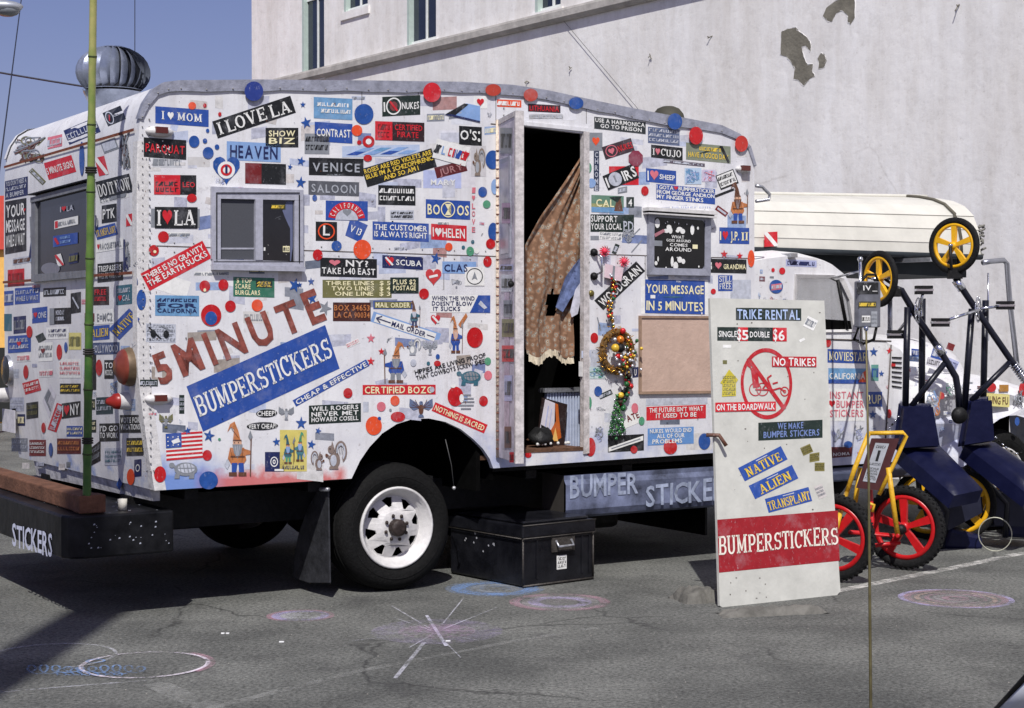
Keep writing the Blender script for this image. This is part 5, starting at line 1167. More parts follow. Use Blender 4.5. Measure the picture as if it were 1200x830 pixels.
S(538, 158.5, 564.6, 160.2, 22, BLK, WHT, ['', ('O\'S.', .05, .9), ''], my=-.45, deco=lambda s: (s.circ(.88, .3, .06, .1, WHT, 2, 8), s.circ(.88, .7, .05, .08, WHT, 2, 8)))
def multi(s):
    for k, (x, m) in enumerate(((.03, BLK), (.22, LBL), (.42, RED), (.6, BLUE), (.8, RED))): scribble(s, x, .2, x + .17, .8, m, 1, 2, 1)
    star_ = [(.9 + (.09 if i % 2 == 0 else .035) * math.sin(math.pi * i / 5), .62 + (.2 if i % 2 == 0 else .08) * math.cos(math.pi * i / 5)) for i in range(10)][::-1]; s.poly(star_, RED, 3)
S(509.4, 173.5, 548.4, 184, 23, WHT, None, None, deco=multi, lift=.002); S(510.4, 203, 546.3, 194, 13, MAR, pm(170, 120, 120), 'JURY', my=.2, mx=.12, gap=.15)
S(496, 210, 540.6, 210.5, 21, pm(178, 186, 220), WHT, ['', ('MARY', .2, .85)], my=.1, lift=-.0006)
# right of the doorway
S(696.4, 143.8, 756.7, 150.5, 14, pm(46, 52, 54), WHT, ['USE A HARMONICA', ('GO TO PRISON', .12, .92)], mx=.02, my=.08)
S(690.6, 166, 706, 166.2, 21, GRY, None, None, deco=lambda s: s.poly([(.2 + a * .6, .25 + b * .5) for a, b in HEART], ORG_, 1))
S(707.4, 180, 741.5, 169.2, 15.5, pm(58, 44, 50), RED, [('NUKES', .5, .98)], my=.26, deco=lambda s: (s.ring(.27, .5, .2, .45, .14, PNK, 1), s.poly([(.16 + a * .22, .22 + b * .5) for a, b in HEART], PNK, 2)))
s = Sticker(quadfn([(736, 195.5), (754, 195.5), (754, 176), (736, 176)], SIDE, .003)); s.poly([(.5 + .5 * math.cos(R(22.5 + 45 * k)), .5 + .5 * math.sin(R(22.5 + 45 * k))) for k in range(8)], pm(130, 44, 66), 0); s.build('octagon_sticker', wall)
S(0, 0, 0, 0, 0, pm(40, 50, 76), None, None, quad=[(695.8, 224), (702.2, 224), (702.2, 177), (695.8, 177)], deco=lambda s: [s.text(ch, .2, 1 - (k + .92) / 6, .8, 1 - (k + .12) / 6, FADE) for k, ch in enumerate('CHROME')])
S(713.7, 206, 748.5, 206, 22, RED, None, None, lift=-.0004)
S(709.5, 214.8, 745.5, 200, 18, BLK, WHT, [('IRS', .56, .98)], my=.16, deco=lambda s: (s.circ(.32, .5, .2, .46, FADE, 1), s.text('I', .03, .15, .08, .85, WHT), s.line(.32, .3, .32, .75, .1, GRY, 2, 2)), lift=.002)
S(724, 224, 735, 222, 7, GRY, FADE, '#'); S(693, 238.5, 731, 240, 20, pm(96, 130, 110), CRM, ['', ('CAL', .15, .7), ''], my=-.3, mx=.1, deco=lambda s: (s.rect(0, 0, 1, .3, CYAN, 1), s.poly([(.7, .1), (.98, .1), (.9, .9), (.78, .8)], BRN, 1), s.poly([(.55, .9), (.95, 1), (.8, .6)][::-1], DGR, 1), s.rect(0, .3, .5, .5, pm(150, 150, 100), 1)))
S(734, 237.3, 743, 237.3, 12.5, DGR, WHT, '4', my=.15, mx=.25)
S(759.4, 158, 796.3, 161.5, 19, pm(86, 98, 128), FADE, '#/#/#', mx=.03, my=.05); S(763, 177, 800, 181, 15, BLK, WHT, 'I♥CUJO', SB, hm=PNK, my=.22)
S(804, 177, 856.2, 181.8, 20, pm(124, 130, 110), YEL, [('#', .3, .8), 'HAVE A GOOD DAY'], my=.12, deco=lambda s: (s.poly([(.75, .98), (.82, .98), (.98, .1), (.94, .02)][::-1], BLK, 3), s.poly([(.3, .45), (.78, .92), (.8, .86), (.34, .4)][::-1], DGR, 1)))
S(777.8, 188.8, 826, 193.8, 4, pm(90, 80, 92), FADE, '#', my=.1); S(757.1, 205, 792.4, 208.5, 16, BLUE, WHT, [('I♥', .05, .42), ], hm=PNK, my=.14, deco=lambda s: s.text('SHEEP', .45, .3, .96, .68, WHT))
doodle(wall, SIDE, 802.4, 197, 822, 216, [CYAN, LAV, LBL], 18, bgm=pm(176, 196, 216)); doodle(wall, SIDE, 822.5, 199, 838.6, 213, [PNK, LAV], 10, bgm=pm(196, 186, 206))
S(769, 224.8, 838, 230.7, 18, BLUE, WHT, [('I GOTA♥BUMPERSTICKER', .01, .99), ('FROM GEORGE ANDRON', .01, .99), ('MY FINGER STINKS', .01, .8)], hm=RED, my=.03, gap=.05)
S(841.6, 214.7, 862.5, 206.4, 18, BLK, BLK, ['#', '#'], my=.12, mx=.08, deco=lambda s: s.rect(.05, .12, .95, .94, WHT, 1)); S(838, 230.5, 860, 222, 3, BLK, None, None)
s = None
figure(wall, SIDE, 853.5, 213, 877.5, 262, BRN, ORN, BLUE, BRN); S(839.5, 243, 852, 252, 6, DRED, None, None, deco=lambda s: s.rect(.12, .3, .88, .7, FADE, 1))
S(692, 261.5, 743, 262, 20.5, DGR, WHT, [('SUPPORT', .01, .62), ('YOUR LOCAL', .01, .72)], mx=.02, my=.06, deco=lambda s: s.text('PD', .76, .08, .99, .68, FADE)); S(702, 276, 729, 278, 9, WHT, GRY, '#/#', my=.02)
doodle(wall, SIDE, 727, 267, 745, 285, [GRY, SIL], 16)
S(843, 276, 878, 276.8, 19, BLUE, CRM, [('♥ J.P.', .1, .66)], hm=RED, my=.22, deco=lambda s: (s.text('I', .02, .22, .06, .78, CRM), s.text('II', .74, .22, .96, .72, CRM, None, SB)))
S(832.3, 311.5, 874.8, 312.5, 16.5, BLK, WHT, [('I ♥', .02, .32)], hm=PNK, my=.25, deco=lambda s: s.text('GRANDMA', .37, .3, .98, .66, CRM)); S(841.6, 332, 858.4, 332, 18.5, BLUE, WHT, ['STILL', 'FREE'], SB, my=.04, mx=.08, deco=lambda s: s.rect(.35, .5, .85, .54, WHT, 2))
S(701.7, 358, 750.8, 312, 15.5, BLK, WHT, 'WOODGRAIN', my=.16, mx=.04, gap=.09)
S(856, 345, 880, 345, 34, FADE, None, None, lift=-.0008)
def ym(s): s.text('YOUR MESSAGE', .02, .6, .98, .86, CRM); s.text('IN 5 MINUTES', .02, .1, .97, .38, CRM); s.rect(.09, .44, .17, .54, WHT, 1); s.poly([(.25, .49), (.5, .52), (.66, .5), (.5, .47)][::-1], TEAL, 1); s.text('YOU', .52, .93, .6, .98, WHT); s.circ(.95, .03, .012, .04, WHT, 2, 6)
S(756, 347.2, 826, 348.8, 39.5, BLUE, None, None, deco=ym, lift=.002); S(751, 347.5, 830, 348.5, 41, WHT, None, None)
S(757.5, 485, 827.3, 482.3, 16, RED, WHT, ['THE FUTURE ISN\'T WHAT', ('IT USED TO BE', .16, .84)], my=.08); S(759, 512.4, 813, 510, 20, pm(96, 140, 196), WHT, ['NUKES WOULD END', ('ALL OF OUR', .2, .8), ('PROBLEMS', .1, .75)], my=.04)
S(757, 471.5, 829, 469.5, 8, FADE, None, None); S(728, 494, 749.4, 485, 19, WHT, DRED, [('ATE', .3, .95)], my=.3); dot(wall, SIDE, 744, 478.5, 4, 6, PNK); dot(wall, SIDE, 752, 493.5, 3.4, 5, GRN)
S(0, 0, 0, 0, 0, BLK, None, None, quad=[(712.4, 530.4), (754.6, 528), (754.6, 508.7), (712.4, 511)], deco=lambda s: (s.poly([(.02, .04), (.02, .3), (.98, .9), (.98, .62)][::-1], WHT, 1), s.line(.1, .22, .9, .72, .07, GRY, 2, 2)))
S(702.5, 465.5, 717, 459, 6, DGR, FADE, '#'); S(741, 437, 748, 436, 12, NAVY, WHT, 'U', my=.2, mx=.3); doodle(wall, SIDE, 696, 498, 708, 523, [GRY, LAV, FADE], 12); doodle(wall, SIDE, 690, 430, 709, 444, [GRN, GRY, CYAN], 12, bgm=pm(184, 200, 200))
S(692, 420, 706, 420, 20, FADE, None, None); S(692, 279, 702, 279, 5, GRY, None, None); S(719, 291, 724, 293, 12, DGR, FADE, '#')
for x0, y0, x1, y1 in ((737, 281, 750, 268), (740, 296, 752, 282), (700, 372, 704, 388), (847, 430, 854, 443)): S(x0, y0, x1, y1, 1.4, GRY, None, None)
for x, y in ((590, 131), (603, 130)): pass
# extra small worn labels that fill the gaps
for (x, y, w_, h_, b_, f_) in ((196, 190, 34, 13, pm(186, 188, 192), GRY), (233, 190, 26, 12, pm(200, 198, 196), None), (205, 275, 34, 5, WHT, GRY), (250, 321, 44, 5, WHT, GRY), (300, 372, 30, 14, pm(206, 204, 200), GRY), (392, 205, 20, 3, WHT, GRY), (478, 254, 12, 6, pm(200, 198, 196), BLK), (640, 137, 40, 6, WHT, FADE), (541, 137, 24, 18, pm(212, 214, 220), None), (525, 158, 20, 10, pm(216, 216, 222), None), (548, 205, 18, 30, pm(212, 210, 214), None), (460, 260, 2, 2, BLK, None), (520, 262, 14, 5, WHT, GRY), (810, 388 - 145, 50, 3, WHT, LAV), (420, 115, 16, 5, pm(190, 196, 212), GRY), (640, 130, 70, 22, pm(222, 222, 226), None)):
    S(x - w_ / 2, y, x + w_ / 2, y, h_, b_, f_, '#' if f_ else None, lift=-.0009)
# --- pale worn layer under the stickers
def onside(x, y):
    if not (170 < x < 876) or 583 < x < 690: return False
    top = 118 if x < 600 else 118 + (x - 600) * .22
    bot_ = 560 if x < 405 else (488 - 0 if x < 583 else 520)
    return top < y < bot_ and not (x > 830 and y > 345)
PALE = [pm(196, 198, 208, .3), pm(184, 186, 200, .4), pm(206, 204, 202, .3), pm(180, 182, 198, .5), pm(200, 194, 190, .4), pm(184, 192, 212, .3)]
for i in range(150):
    x, y = random.uniform(170, 876), random.uniform(112, 560)
    if not onside(x, y): continue
    w_, h_ = random.uniform(7, 34), random.uniform(5, 20)
    if x + w_ / 2 > 880 or (x < 585 and x + w_ / 2 > 583): continue
    S(x - w_ / 2, y, x + w_ / 2, y + random.uniform(-4, 4), h_, random.choice(PALE), None, None, lift=-.0010 + i * .000003, label='pale worn sticker ghost')
MID = [pm(150, 170, 204, .4), pm(136, 140, 150, .4), pm(160, 150, 140, .4), pm(116, 130, 170, .4), pm(170, 130, 126, .4), pm(180, 184, 200, .4), pm(100, 108, 124, .4)]
for i in range(70):
    x, y = random.uniform(172, 870), random.uniform(115, 555); w_, h_ = random.uniform(14, 34), random.uniform(8, 17)
    if not (onside(x - w_ / 2, y) and onside(x + w_ / 2, y) and onside(x, y + h_ / 2)): continue
    S(x - w_ / 2, y, x + w_ / 2, y + random.uniform(-3, 3), h_, random.choice(MID), None, None, lift=-.00095 + i * .000003, label='faded sticker partly covered by newer ones')
for i in range(260):
    x, y = random.uniform(172, 870), random.uniform(115, 555); w_, h_ = random.uniform(14, 26), random.uniform(8, 13)
    if not (onside(x, y) and onside(x + w_, y + h_) and free(SIDE, x - 1.5, y - 1.5, x + w_ + 1.5, y + h_ + 1.5)): continue
    S(x, y + h_ / 2, x + w_, y + h_ / 2 + random.uniform(-2, 2), h_, random.choice(MID + [BLUE, DGR, NAVY]), random.choice([FADE, SIL, CRM]), random.choice(['#', '#/#', '#/#']), lift=-.0003, label='small weathered sticker')
for i in range(850):
    x, y = random.uniform(170, 876), random.uniform(112, 560); w_, h_ = random.uniform(5, 16), random.uniform(4, 12)
    if not (onside(x, y) and onside(x + w_, y + h_) and free(SIDE, x - 1, y - 1, x + w_ + 1, y + h_ + 1)): continue
    k = random.random()
    if k < .45: doodle(wall, SIDE, x, y, x + w_, y + h_, random.choice([[GRY, FADE, SIL], [GRY, LAV], [FADE, LBL, GRY], [BRN, GRY, FADE], [SIL, FADE]]), random.randint(4, 9))
    elif k < .7: S(x, y + h_ / 2, x + w_, y + h_ / 2 + random.uniform(-1, 1), h_ * .5, random.choice(PALE), random.choice([GRY, LAV, SIL, PNK]), '#', lift=-.0004, label='small faded sticker')
    elif k < .82: dot(wall, SIDE, x + 2, y + 2, *([random.uniform(1, 2.4)] * 2), random.choice([DOTR, DOTB, PNK, LBL, GRN, FADE]))
    else: S(x, y + h_ / 2, x + w_, y + h_ / 2, h_ * .6, random.choice(PALE), None, None, lift=-.0004, label='small faded sticker')
mb = MB(); RM = mat((110, 66, 44), .9, 0, .6, 40, name='rust_stain')
for i in range(150):
    u, v = random.choice([(random.uniform(168, 880), random.uniform(112, 540)), (random.uniform(168, 184), random.uniform(180, 560)), (random.uniform(690, 880), random.uniform(160, 520))]); p = side(u, v); q_ = random.uniform(.0015, .005)
    if not onside(min(max(u, 171), 875), v): continue
    mb.add([(p.x - q_, -.0045, p.z), (p.x, -.0045, p.z - q_ * random.uniform(.5, 3)), (p.x + q_ * .7, -.0045, p.z), (p.x, -.0045, p.z + q_ * .6)], [(0, 1, 2, 3)], random.choice([RM, BLK, GRY]))
mb.build('speckle', wall, kind='stuff')
# --- rear wall
Q(54.4, 201.2, 86.7, 191.5, 20.5, RED, WHT, '5 MINUTE SIGNS', my=.3, mx=.03); Q(120, 174, 137.2, 167.5, 14, GRY, FADE, None, deco=lambda s: s.rect(.08, .15, .92, .85, FADE, 1))
def dive(s): s.poly([(0, 1), (.28, 1), (1, .12), (1, 0), (.72, 0), (0, .84)][::-1], WHT, 1)
Q(113.7, 196.1, 124.9, 193.3, 22, RED, None, None, deco=dive, label='red and white dive flag sticker'); Q(114.7, 224.1, 154.2, 214, 22, BLK, WHT, 'DO IT NOW', SB, my=.16, mx=.03)
Q(123.6, 140.5, 144.6, 131.6, 17, BLK, FADE, [('#', .45, .95)], my=.4, deco=lambda s: (s.ring(.25, .5, .2, .46, .2, FADE, 1), s.line(.2, .3, .3, .7, .1, RED, 2, 2)))
Q(78, 161.5, 114.7, 146, 18, NAVY, FADE, '#', my=.25, mx=.04); Q(56, 168.2, 73, 164.3, 14, PNK, FADE, '#', my=.15)
doodle(rwall, REAR, 14, 158, 56, 192, [BRN, GRY, OLV, GRY], 30, 'painted_mural')
doodle(rwall, REAR, 140, 150, 154, 200, [BRN, GRY, BLK], 14)
Q(6, 223.6, 32.8, 217.8, 22, NAVY, FADE, ['YOU DON\'T NEED A', '#', ('A BUMPER', .05, .85)], my=.04); Q(6.1, 267.4, 31.1, 263, 62, BLK, WHT, ['YOUR', 'MESSAGE', 'WHILE U WAIT'], my=.08, mx=.06, deco=lambda s: s.poly([(.88 + a * .1, .74 + b * .07) for a, b in HEART], RED, 2))
Q(66.6, 264, 94.6, 258, 10, WHT, GRY, '♥#' and [('#', .2, .95)], my=.2, lift=.014, deco=lambda s: s.rect(.03, .1, .15, .9, RED, 1)); Q(65, 283.5, 94, 279, 13, BLUE, LBL, ['#', '#'], mx=.3, lift=.014, deco=lambda s: s.line(.08, .8, .22, .2, .2, RED, 1, 2))
Q(73, 246, 90, 243, 8, None, FADE, 'I♥LA', hm=RED, my=.1, lift=.014, label='pale lettering behind the glass'); Q(69, 306, 76, 304, 14, WHT, None, None, deco=lambda s: s.poly([(0, 1), (.3, 1), (1, .1), (1, 0), (.7, 0), (0, .8)][::-1], RED, 1), lift=.014); Q(84, 304, 94, 302, 12, NAVY, OLV, '#', lift=.014)
dot(rwall, REAR, 62, 315, 11, 7, pm(120, 120, 130), 'decal', .014)
Q(119.4, 251.6, 136.8, 249, 21, BLK, WHT, 'PTK', my=.22, mx=.08); Q(112.2, 274.5, 136.8, 268.1, 14, BLUE, YEL, 'TRANSPLANT', SB, my=.2, mx=.04); Q(112.7, 290, 144.4, 284.8, 13, WHT, GRY, '♥RACQUETBALL', hm=RED, my=.24)
Q(148, 258.7, 156, 257, 14, RED, None, None, deco=dive); Q(114.4, 320.5, 144.4, 317.5, 22, BLK, WHT, 'TRESPASSERS/WILL BE VIOLATED', mx=.06); Q(108.6, 347.2, 128, 346.6, 21.5, pm(40, 24, 22), RED, ['FREE', '#'], mx=.15); Q(136.2, 346.5, 155, 344.5, 23, TEAL, FADE, ['#', 'I♥CAL'], hm=RED, mx=.1)
Q(112, 372, 134.5, 370.5, 17, WHT, GRY, 'E=MC2', my=.22, mx=.1); Q(133.6, 392.3, 157.9, 367.8, 18, BLUE, YEL, 'NATIVE', SB, my=.25); Q(107, 391, 128.6, 389, 17, BLUE, YEL, 'ALIEN', SB, my=.22)
Q(9.2, 326.5, 28.7, 324.6, 20, RED, DRED, '#'); Q(17.6, 347.5, 46.9, 345.2, 19, BLUE, FADE, ['#', 'WHILE U WAIT']); Q(5, 350, 16, 349, 17, BLUE, FADE, '#'); Q(50.9, 343, 77.6, 341.5, 10, BLK, FADE, '#'); Q(37.9, 370.3, 55.7, 368.2, 18, BLUE, FADE, 'I♥ONE', hm=RED, my=.3)
Q(58.4, 371, 83.6, 370, 19, BLK, FADE, ['MONDAY', '#'], mx=.3, deco=lambda s: s.rect(0, 0, .22, 1, GRY, 1)); Q(54.3, 391, 81.3, 390, 14, WHT, NAVY, ['#', '#'], mx=.12); Q(5, 378, 14, 378, 20, TEAL, None, None); Q(16, 381.5, 30.7, 380, 20, NAVY, GRY, '#')
Q(9.6, 404.2, 36.4, 402.2, 20, BLUE, FADE, ['#', '#'], mx=.08, deco=lambda s: s.poly([(.4 + a * .2, .35 + b * .3) for a, b in HEART], RED, 3)); Q(80.6, 400, 95.4, 400, 20, pm(206, 196, 120), OLV, '#')
for x, y, rx, ry, m in ((70, 412.7, 3.2, 9, DOTR), (116.6, 430.9, 3.7, 9.5, DOTR), (77.7, 407, 2, 6, DOTB), (30.8, 436, 3, 8, DOTR), (51.5, 501.4, 2.5, 6, DOTR), (153.8, 559, 4.5, 9.5, ORG_), (160, 330, 2, 6, DOTB), (96.5, 186, 3, 20, DOTB), (35, 389, 3.5, 7, DOTR), (60, 527, 2.4, 8, DOTB)): dot(rwall, REAR, x, y, rx, ry, m)
Q(107, 408.9, 140.3, 408, 14, pm(60, 74, 110), FADE, 'HOLLYWOOD', my=.16); Q(69.4, 432, 95.4, 432, 22, WHT, PNK, '#/#/#'); Q(28, 456, 46.9, 450.7, 14, RED, WHT, '#/#'); Q(70.5, 455.6, 94.8, 455.6, 12, BLK, YEL, '#/#'); Q(72.5, 482, 94.5, 479, 18, BLK, WHT, 'I♥NY', hm=RED, my=.14); Q(61, 505, 72, 474, 11, RED, FADE, '#')
Q(31, 482, 45, 480, 19, BLK, OLV, '#/#'); Q(34.5, 525, 54, 525, 19, pm(120, 30, 34), WHT, '#/#/#'); Q(67, 523, 95, 523, 18, MAR, ORN, '#/#'); Q(140.7, 497, 165.8, 496.7, 21, BLK, WHT, ['VOTE FOR', 'VACATIONS']) ; Q(116.6, 507, 140, 506.5, 21, BLK, WHT, ['I\'D GO', 'TO WORK']); Q(148.4, 524, 168.6, 523.6, 21, BLK, YEL, '#/#')
Q(122.8, 535.5, 143, 535, 20, FADE, TEAL, '#/#/#'); Q(112.8, 476, 132.6, 475, 20, pm(40, 60, 66), FADE, '#/#'); Q(122.4, 433, 134, 433, 22, BLK, WHT, ['TO', 'MOOCH'], mx=.1); Q(108, 435, 113, 435, 44, BLK, None, None)
Q(0, 0, 0, 0, 0, BLK, GRY, '#/#', quad=[(103, 548), (118, 540), (118, 516), (103, 528)]); Q(46, 392, 50, 400, 10, DGR, None, None); Q(0, 0, 0, 0, 0, pm(212, 210, 216), GRY, '#', quad=[(50, 470), (58, 490), (66, 462), (59, 450)]); Q(157.5, 549, 166, 548, 20, NAVY, None, None, deco=lambda s: s.ring(.5, .5, .3, .22, .3, WHT, 1)); Q(0, 0, 0, 0, 0, DOTB, None, None, quad=[(136.5, 568), (140, 575), (143.5, 567), (140, 560)])
Q(36, 199, 52, 215, 6, OLV, FADE, '#'); Q(15, 307, 40, 303, 8, FADE, BRN, '#'); Q(45, 413, 62, 412, 22, WHT, GRY, '#/#', deco=lambda s: s.poly([(.2 + a * .3, .4 + b * .3) for a, b in HEART], DRED, 3)); Q(20, 420, 36, 419, 9, WHT, PNK, '#'); Q(46, 438, 62, 437, 9, WHT, PNK, '#'); Q(116, 236, 150, 228, 7, WHT, GRY, '#', lift=-.0005); Q(83, 356, 95, 354, 24, BLK, FADE, None, deco=lambda s: s.line(.2, .8, .8, .2, .1, FADE, 1)); Q(38, 236 + 100, 48, 335, 5, FADE, PNK, '#')
doodle(rwall, REAR, 36, 235, 42, 320, [NAVY, GRY, LBL], 16); doodle(rwall, REAR, 145, 275, 154, 330, [NAVY, GRY], 12); doodle(rwall, REAR, 128, 445, 140, 470, [GRY, LBL], 8); doodle(rwall, REAR, 104, 250, 117, 275, [NAVY, GRY], 8)
Q(10, 215, 11, 215, 0, None, None, None)
for i in range(500):
    x, y = random.uniform(10, 150), random.uniform(175, 540); w_, h_ = random.uniform(9, 20), random.uniform(9, 18)
    if y < 232 - x * .35 or (38 < x + w_ and x < 112 and y + h_ > 210 and y < 332) or x + w_ > 160 or x < 8 + max(0, y - 500) * .4: continue
    if not free(REAR, x - .8, y - .8, x + w_ + .8, y + h_ + .8): continue
    Q(x, y + h_ / 2, x + w_, y + h_ / 2 - .2 * w_ * (y < 330), h_, random.choice(MID + [NAVY, BLUE, TEAL, DGR, BLK, DRED, FADE]), random.choice([FADE, SIL, CRM]), random.choice(['#', '#/#']), lift=-.0003, label='small weathered sticker')
for i in range(420):
    x, y = random.uniform(14, 158), random.uniform(165, 545); w_, h_ = random.uniform(4, 11), random.uniform(5, 14)
    if y < 228 - x * .35 or (42 < x < 112 and 210 < y < 332) or x < 8 + max(0, y - 500) * .3: continue
    if not free(REAR, x - .6, y - .6, x + w_ + .6, y + h_ + .6): continue
    k = random.random()
    if k < .4: doodle(rwall, REAR, x, y, x + w_, y + h_, random.choice([[GRY, FADE, SIL], [NAVY, GRY], [FADE, LBL, GRY], [BRN, GRY]]), random.randint(4, 8))
    elif k < .8: Q(x, y + h_ / 2, x + w_, y + h_ / 2 - .2 * w_ * (y < 330), h_ * .7, random.choice(PALE + [TEAL, NAVY, PNK, OLV, GRY]), random.choice([GRY, LAV, SIL, FADE]), '#/#', lift=-.0004, label='small faded sticker')
    else: Q(x, y + h_ / 2, x + w_, y + h_ / 2, h_ * .6, random.choice(PALE), None, None, lift=-.0004, label='small faded sticker')
# ================================================================= CAB
CT = .34
CAB = lambda u, v, off: side(u, v, CT - off)
cs = lambda u, v: (side(u, v, CT).x, side(u, v, CT).z)
cabm = TP
GC = mat((120, 124, 128), .05, 0, .2, 2, name='cab_glass', spec=.8, alpha=.32)
x0 = LEN + .02; zsill = cs(950, 400)[1]; zbot = cs(990, 545)[1]
roofc = [cs(880, 312), cs(893, 304), cs(925, 300), cs(955, 303), cs(975, 310), cs(990, 322), cs(1001, 342), cs(1008, 365), cs(1013, 392)]
print('cab', roofc, 'zbot', zbot)
xh = cs(1062, 420)[0]; xf = cs(1205, 440)[0] + .25
cabpoly = [(x0, zbot)] + [(x0, roofc[0][1])] + roofc[1:] + [cs(1030, 396), cs(1055, 410), (xh, cs(1062, 420)[1]), (xh, zbot)]
hole = [cs(931, 387), cs(1000, 386), cs(995, 352), cs(985, 331), cs(975, 326.5), cs(934, 326)]
mb = MB(); sheet(mb, cabpoly, [hole], lambda a, b: (a, CT, b), cabm, tfn=lambda a, b: (a, CT + .03, b)); cabw = mb.build('cab_side', truck)
mb = MB(); sheet(mb, cabpoly, [hole], lambda a, b: (a, W - CT, b), cabm, tfn=lambda a, b: (a, W - CT - .03, b)); mb.build('far_cab_side', truck)
# cab roof, rounded across
mb = MB(); top = [(x0, roofc[0][1])] + roofc[1:]; n = len(top); nt_ = 16; vs = []
for k in range(nt_ + 1):
    f_ = k / nt_; t_ = CT + (W - 2 * CT) * f_; e = 1 - abs(2 * f_ - 1) ** 2.6
    for j, (a, b) in enumerate(top): vs.append((a + (.12 * e if j >= 4 else 0), t_, b + .11 * e * (1 if j < 6 else .3)))
mb.add(vs, [(k * n + i, k * n + i + 1, (k + 1) * n + i + 1, (k + 1) * n + i) for k in range(nt_) for i in range(5)], cabm, True); mb.build('cab_roof', truck)
mb = MB(); mb.add([vs[k * n + i] for k in range(nt_ + 1) for i in range(5, n)], [(k * 4 + i, k * 4 + i + 1, (k + 1) * 4 + i + 1, (k + 1) * 4 + i) for k in range(nt_) for i in range(n - 6)], GC, True); mb.build('windscreen', truck)
# window frame, glass
mb = MB(); gp = [(p[0], CT + .014, p[1]) for p in hole]; mb.add(gp, [tuple(range(len(gp)))], GC); cw = mb.build('cab_window', cabw, label='cab door window')
mb = MB()
rim = [cs(928, 390), cs(1004, 389), cs(998, 350), cs(988, 327), cs(976, 322.5), cs(931, 321.5)]
for i in range(6):
    a, b, c_, d = rim[i], rim[(i + 1) % 6], hole[(i + 1) % 6], hole[i]
    mb.hexa([(a[0], CT - .014, a[1]), (b[0], CT - .014, b[1]), (c_[0], CT - .004, c_[1]), (d[0], CT - .004, d[1]), (a[0], CT - .001, a[1]), (b[0], CT - .001, b[1]), (c_[0], CT - .001, c_[1]), (d[0], CT - .001, d[1])], WHP)
mb.build('window_surround', truck)
mb = MB(); a, b = cs(981, 328), cs(992, 386); mb.tube([(a[0], CT - .006, a[1]), (b[0], CT - .006, b[1])], .014, BLKM); mb.build('window_divider', truck)
mb = MB(); a, b = cs(931, 387), cs(950, 372)   # dark seat back and steering wheel seen through the glass
mb.hexa([(cs(931, 387)[0], CT + .012, cs(931, 387)[1]), (cs(1000, 387)[0], CT + .012, cs(1000, 387)[1]), (cs(998, 376)[0], CT + .012, cs(998, 376)[1]), (cs(931, 372)[0], CT + .012, cs(931, 372)[1]),
         (cs(931, 387)[0], CT + .2, cs(931, 387)[1]), (cs(1000, 387)[0], CT + .2, cs(1000, 387)[1]), (cs(998, 376)[0], CT + .2, cs(998, 376)[1]), (cs(931, 372)[0], CT + .2, cs(931, 372)[1])], DARK); mb.build('seat_back', truck)
mb = MB()
for (u0, v0, u1, v1) in ((916, 396, 916, 535), (1044, 404, 1036, 540), (916, 396, 1044, 400)):
    a, b = cs(u0, v0), cs(u1, v1); mb.tube([(a[0], CT - .002, a[1]), (b[0], CT - .002, b[1])], .006, SEAM, 5)
mb.build('door_seam', truck)
mb = MB()
for k in range(7): a, b = cs(1045, 419 + k * 5.6), cs(1056, 419.5 + k * 5.8); mb.tube([(a[0], CT - .004, a[1]), (b[0], CT - .004, b[1])], .006, BLKM, 6)
mb.build('louvres', truck, kind='stuff')
# running board
mb = MB(); mb.box(x0, CT - .24, zbot - .09, xh + .1, CT + .05, zbot - .02, mat((70, 76, 96), .5, .2, .3, name='running_board_paint')); mb.build('running_board', truck, bevel=.015)
# hood and nose
hw = .5; hz = side(1068, 391, .85).z; xn = side(1137, 430, .7).x; mb = MB()
prof = []
stations = [(xh - .05, 1.12, hz + .02), (xh + .3 * (xn - xh), 1.1, hz + .0), (xh + .6 * (xn - xh), 1.04, hz - .03), (xh + .85 * (xn - xh), .94, hz - .09), (xn, .8, hz - .22), (xn + .06, .7, hz - .4), (xn + .06, .66, zbot + .05)]
vs = []; m_ = 15; yc = W / 2
for xs_, wf, zz_ in stations:
    hwid = (yc - CT - .18) * wf
    for k in range(m_):
        a = math.pi * k / (m_ - 1); cx_ = math.cos(a); sx_ = math.sin(a)
        vs.append((xs_, yc - hwid * (abs(cx_) ** .45) * (1 if cx_ > 0 else -1), zbot + .1 + max(.02, (zz_ - zbot - .1)) * (sx_ ** .5 if sx_ > 0 else 0)))
mb.add(vs, [(j * m_ + k, j * m_ + k + 1, (j + 1) * m_ + k + 1, (j + 1) * m_ + k) for j in range(len(stations) - 1) for k in range(m_ - 1)], cabm, True)
mb.add([vs[-m_ + k] for k in range(m_)], [tuple(range(m_))], BLKM); mb.build('bonnet', truck)
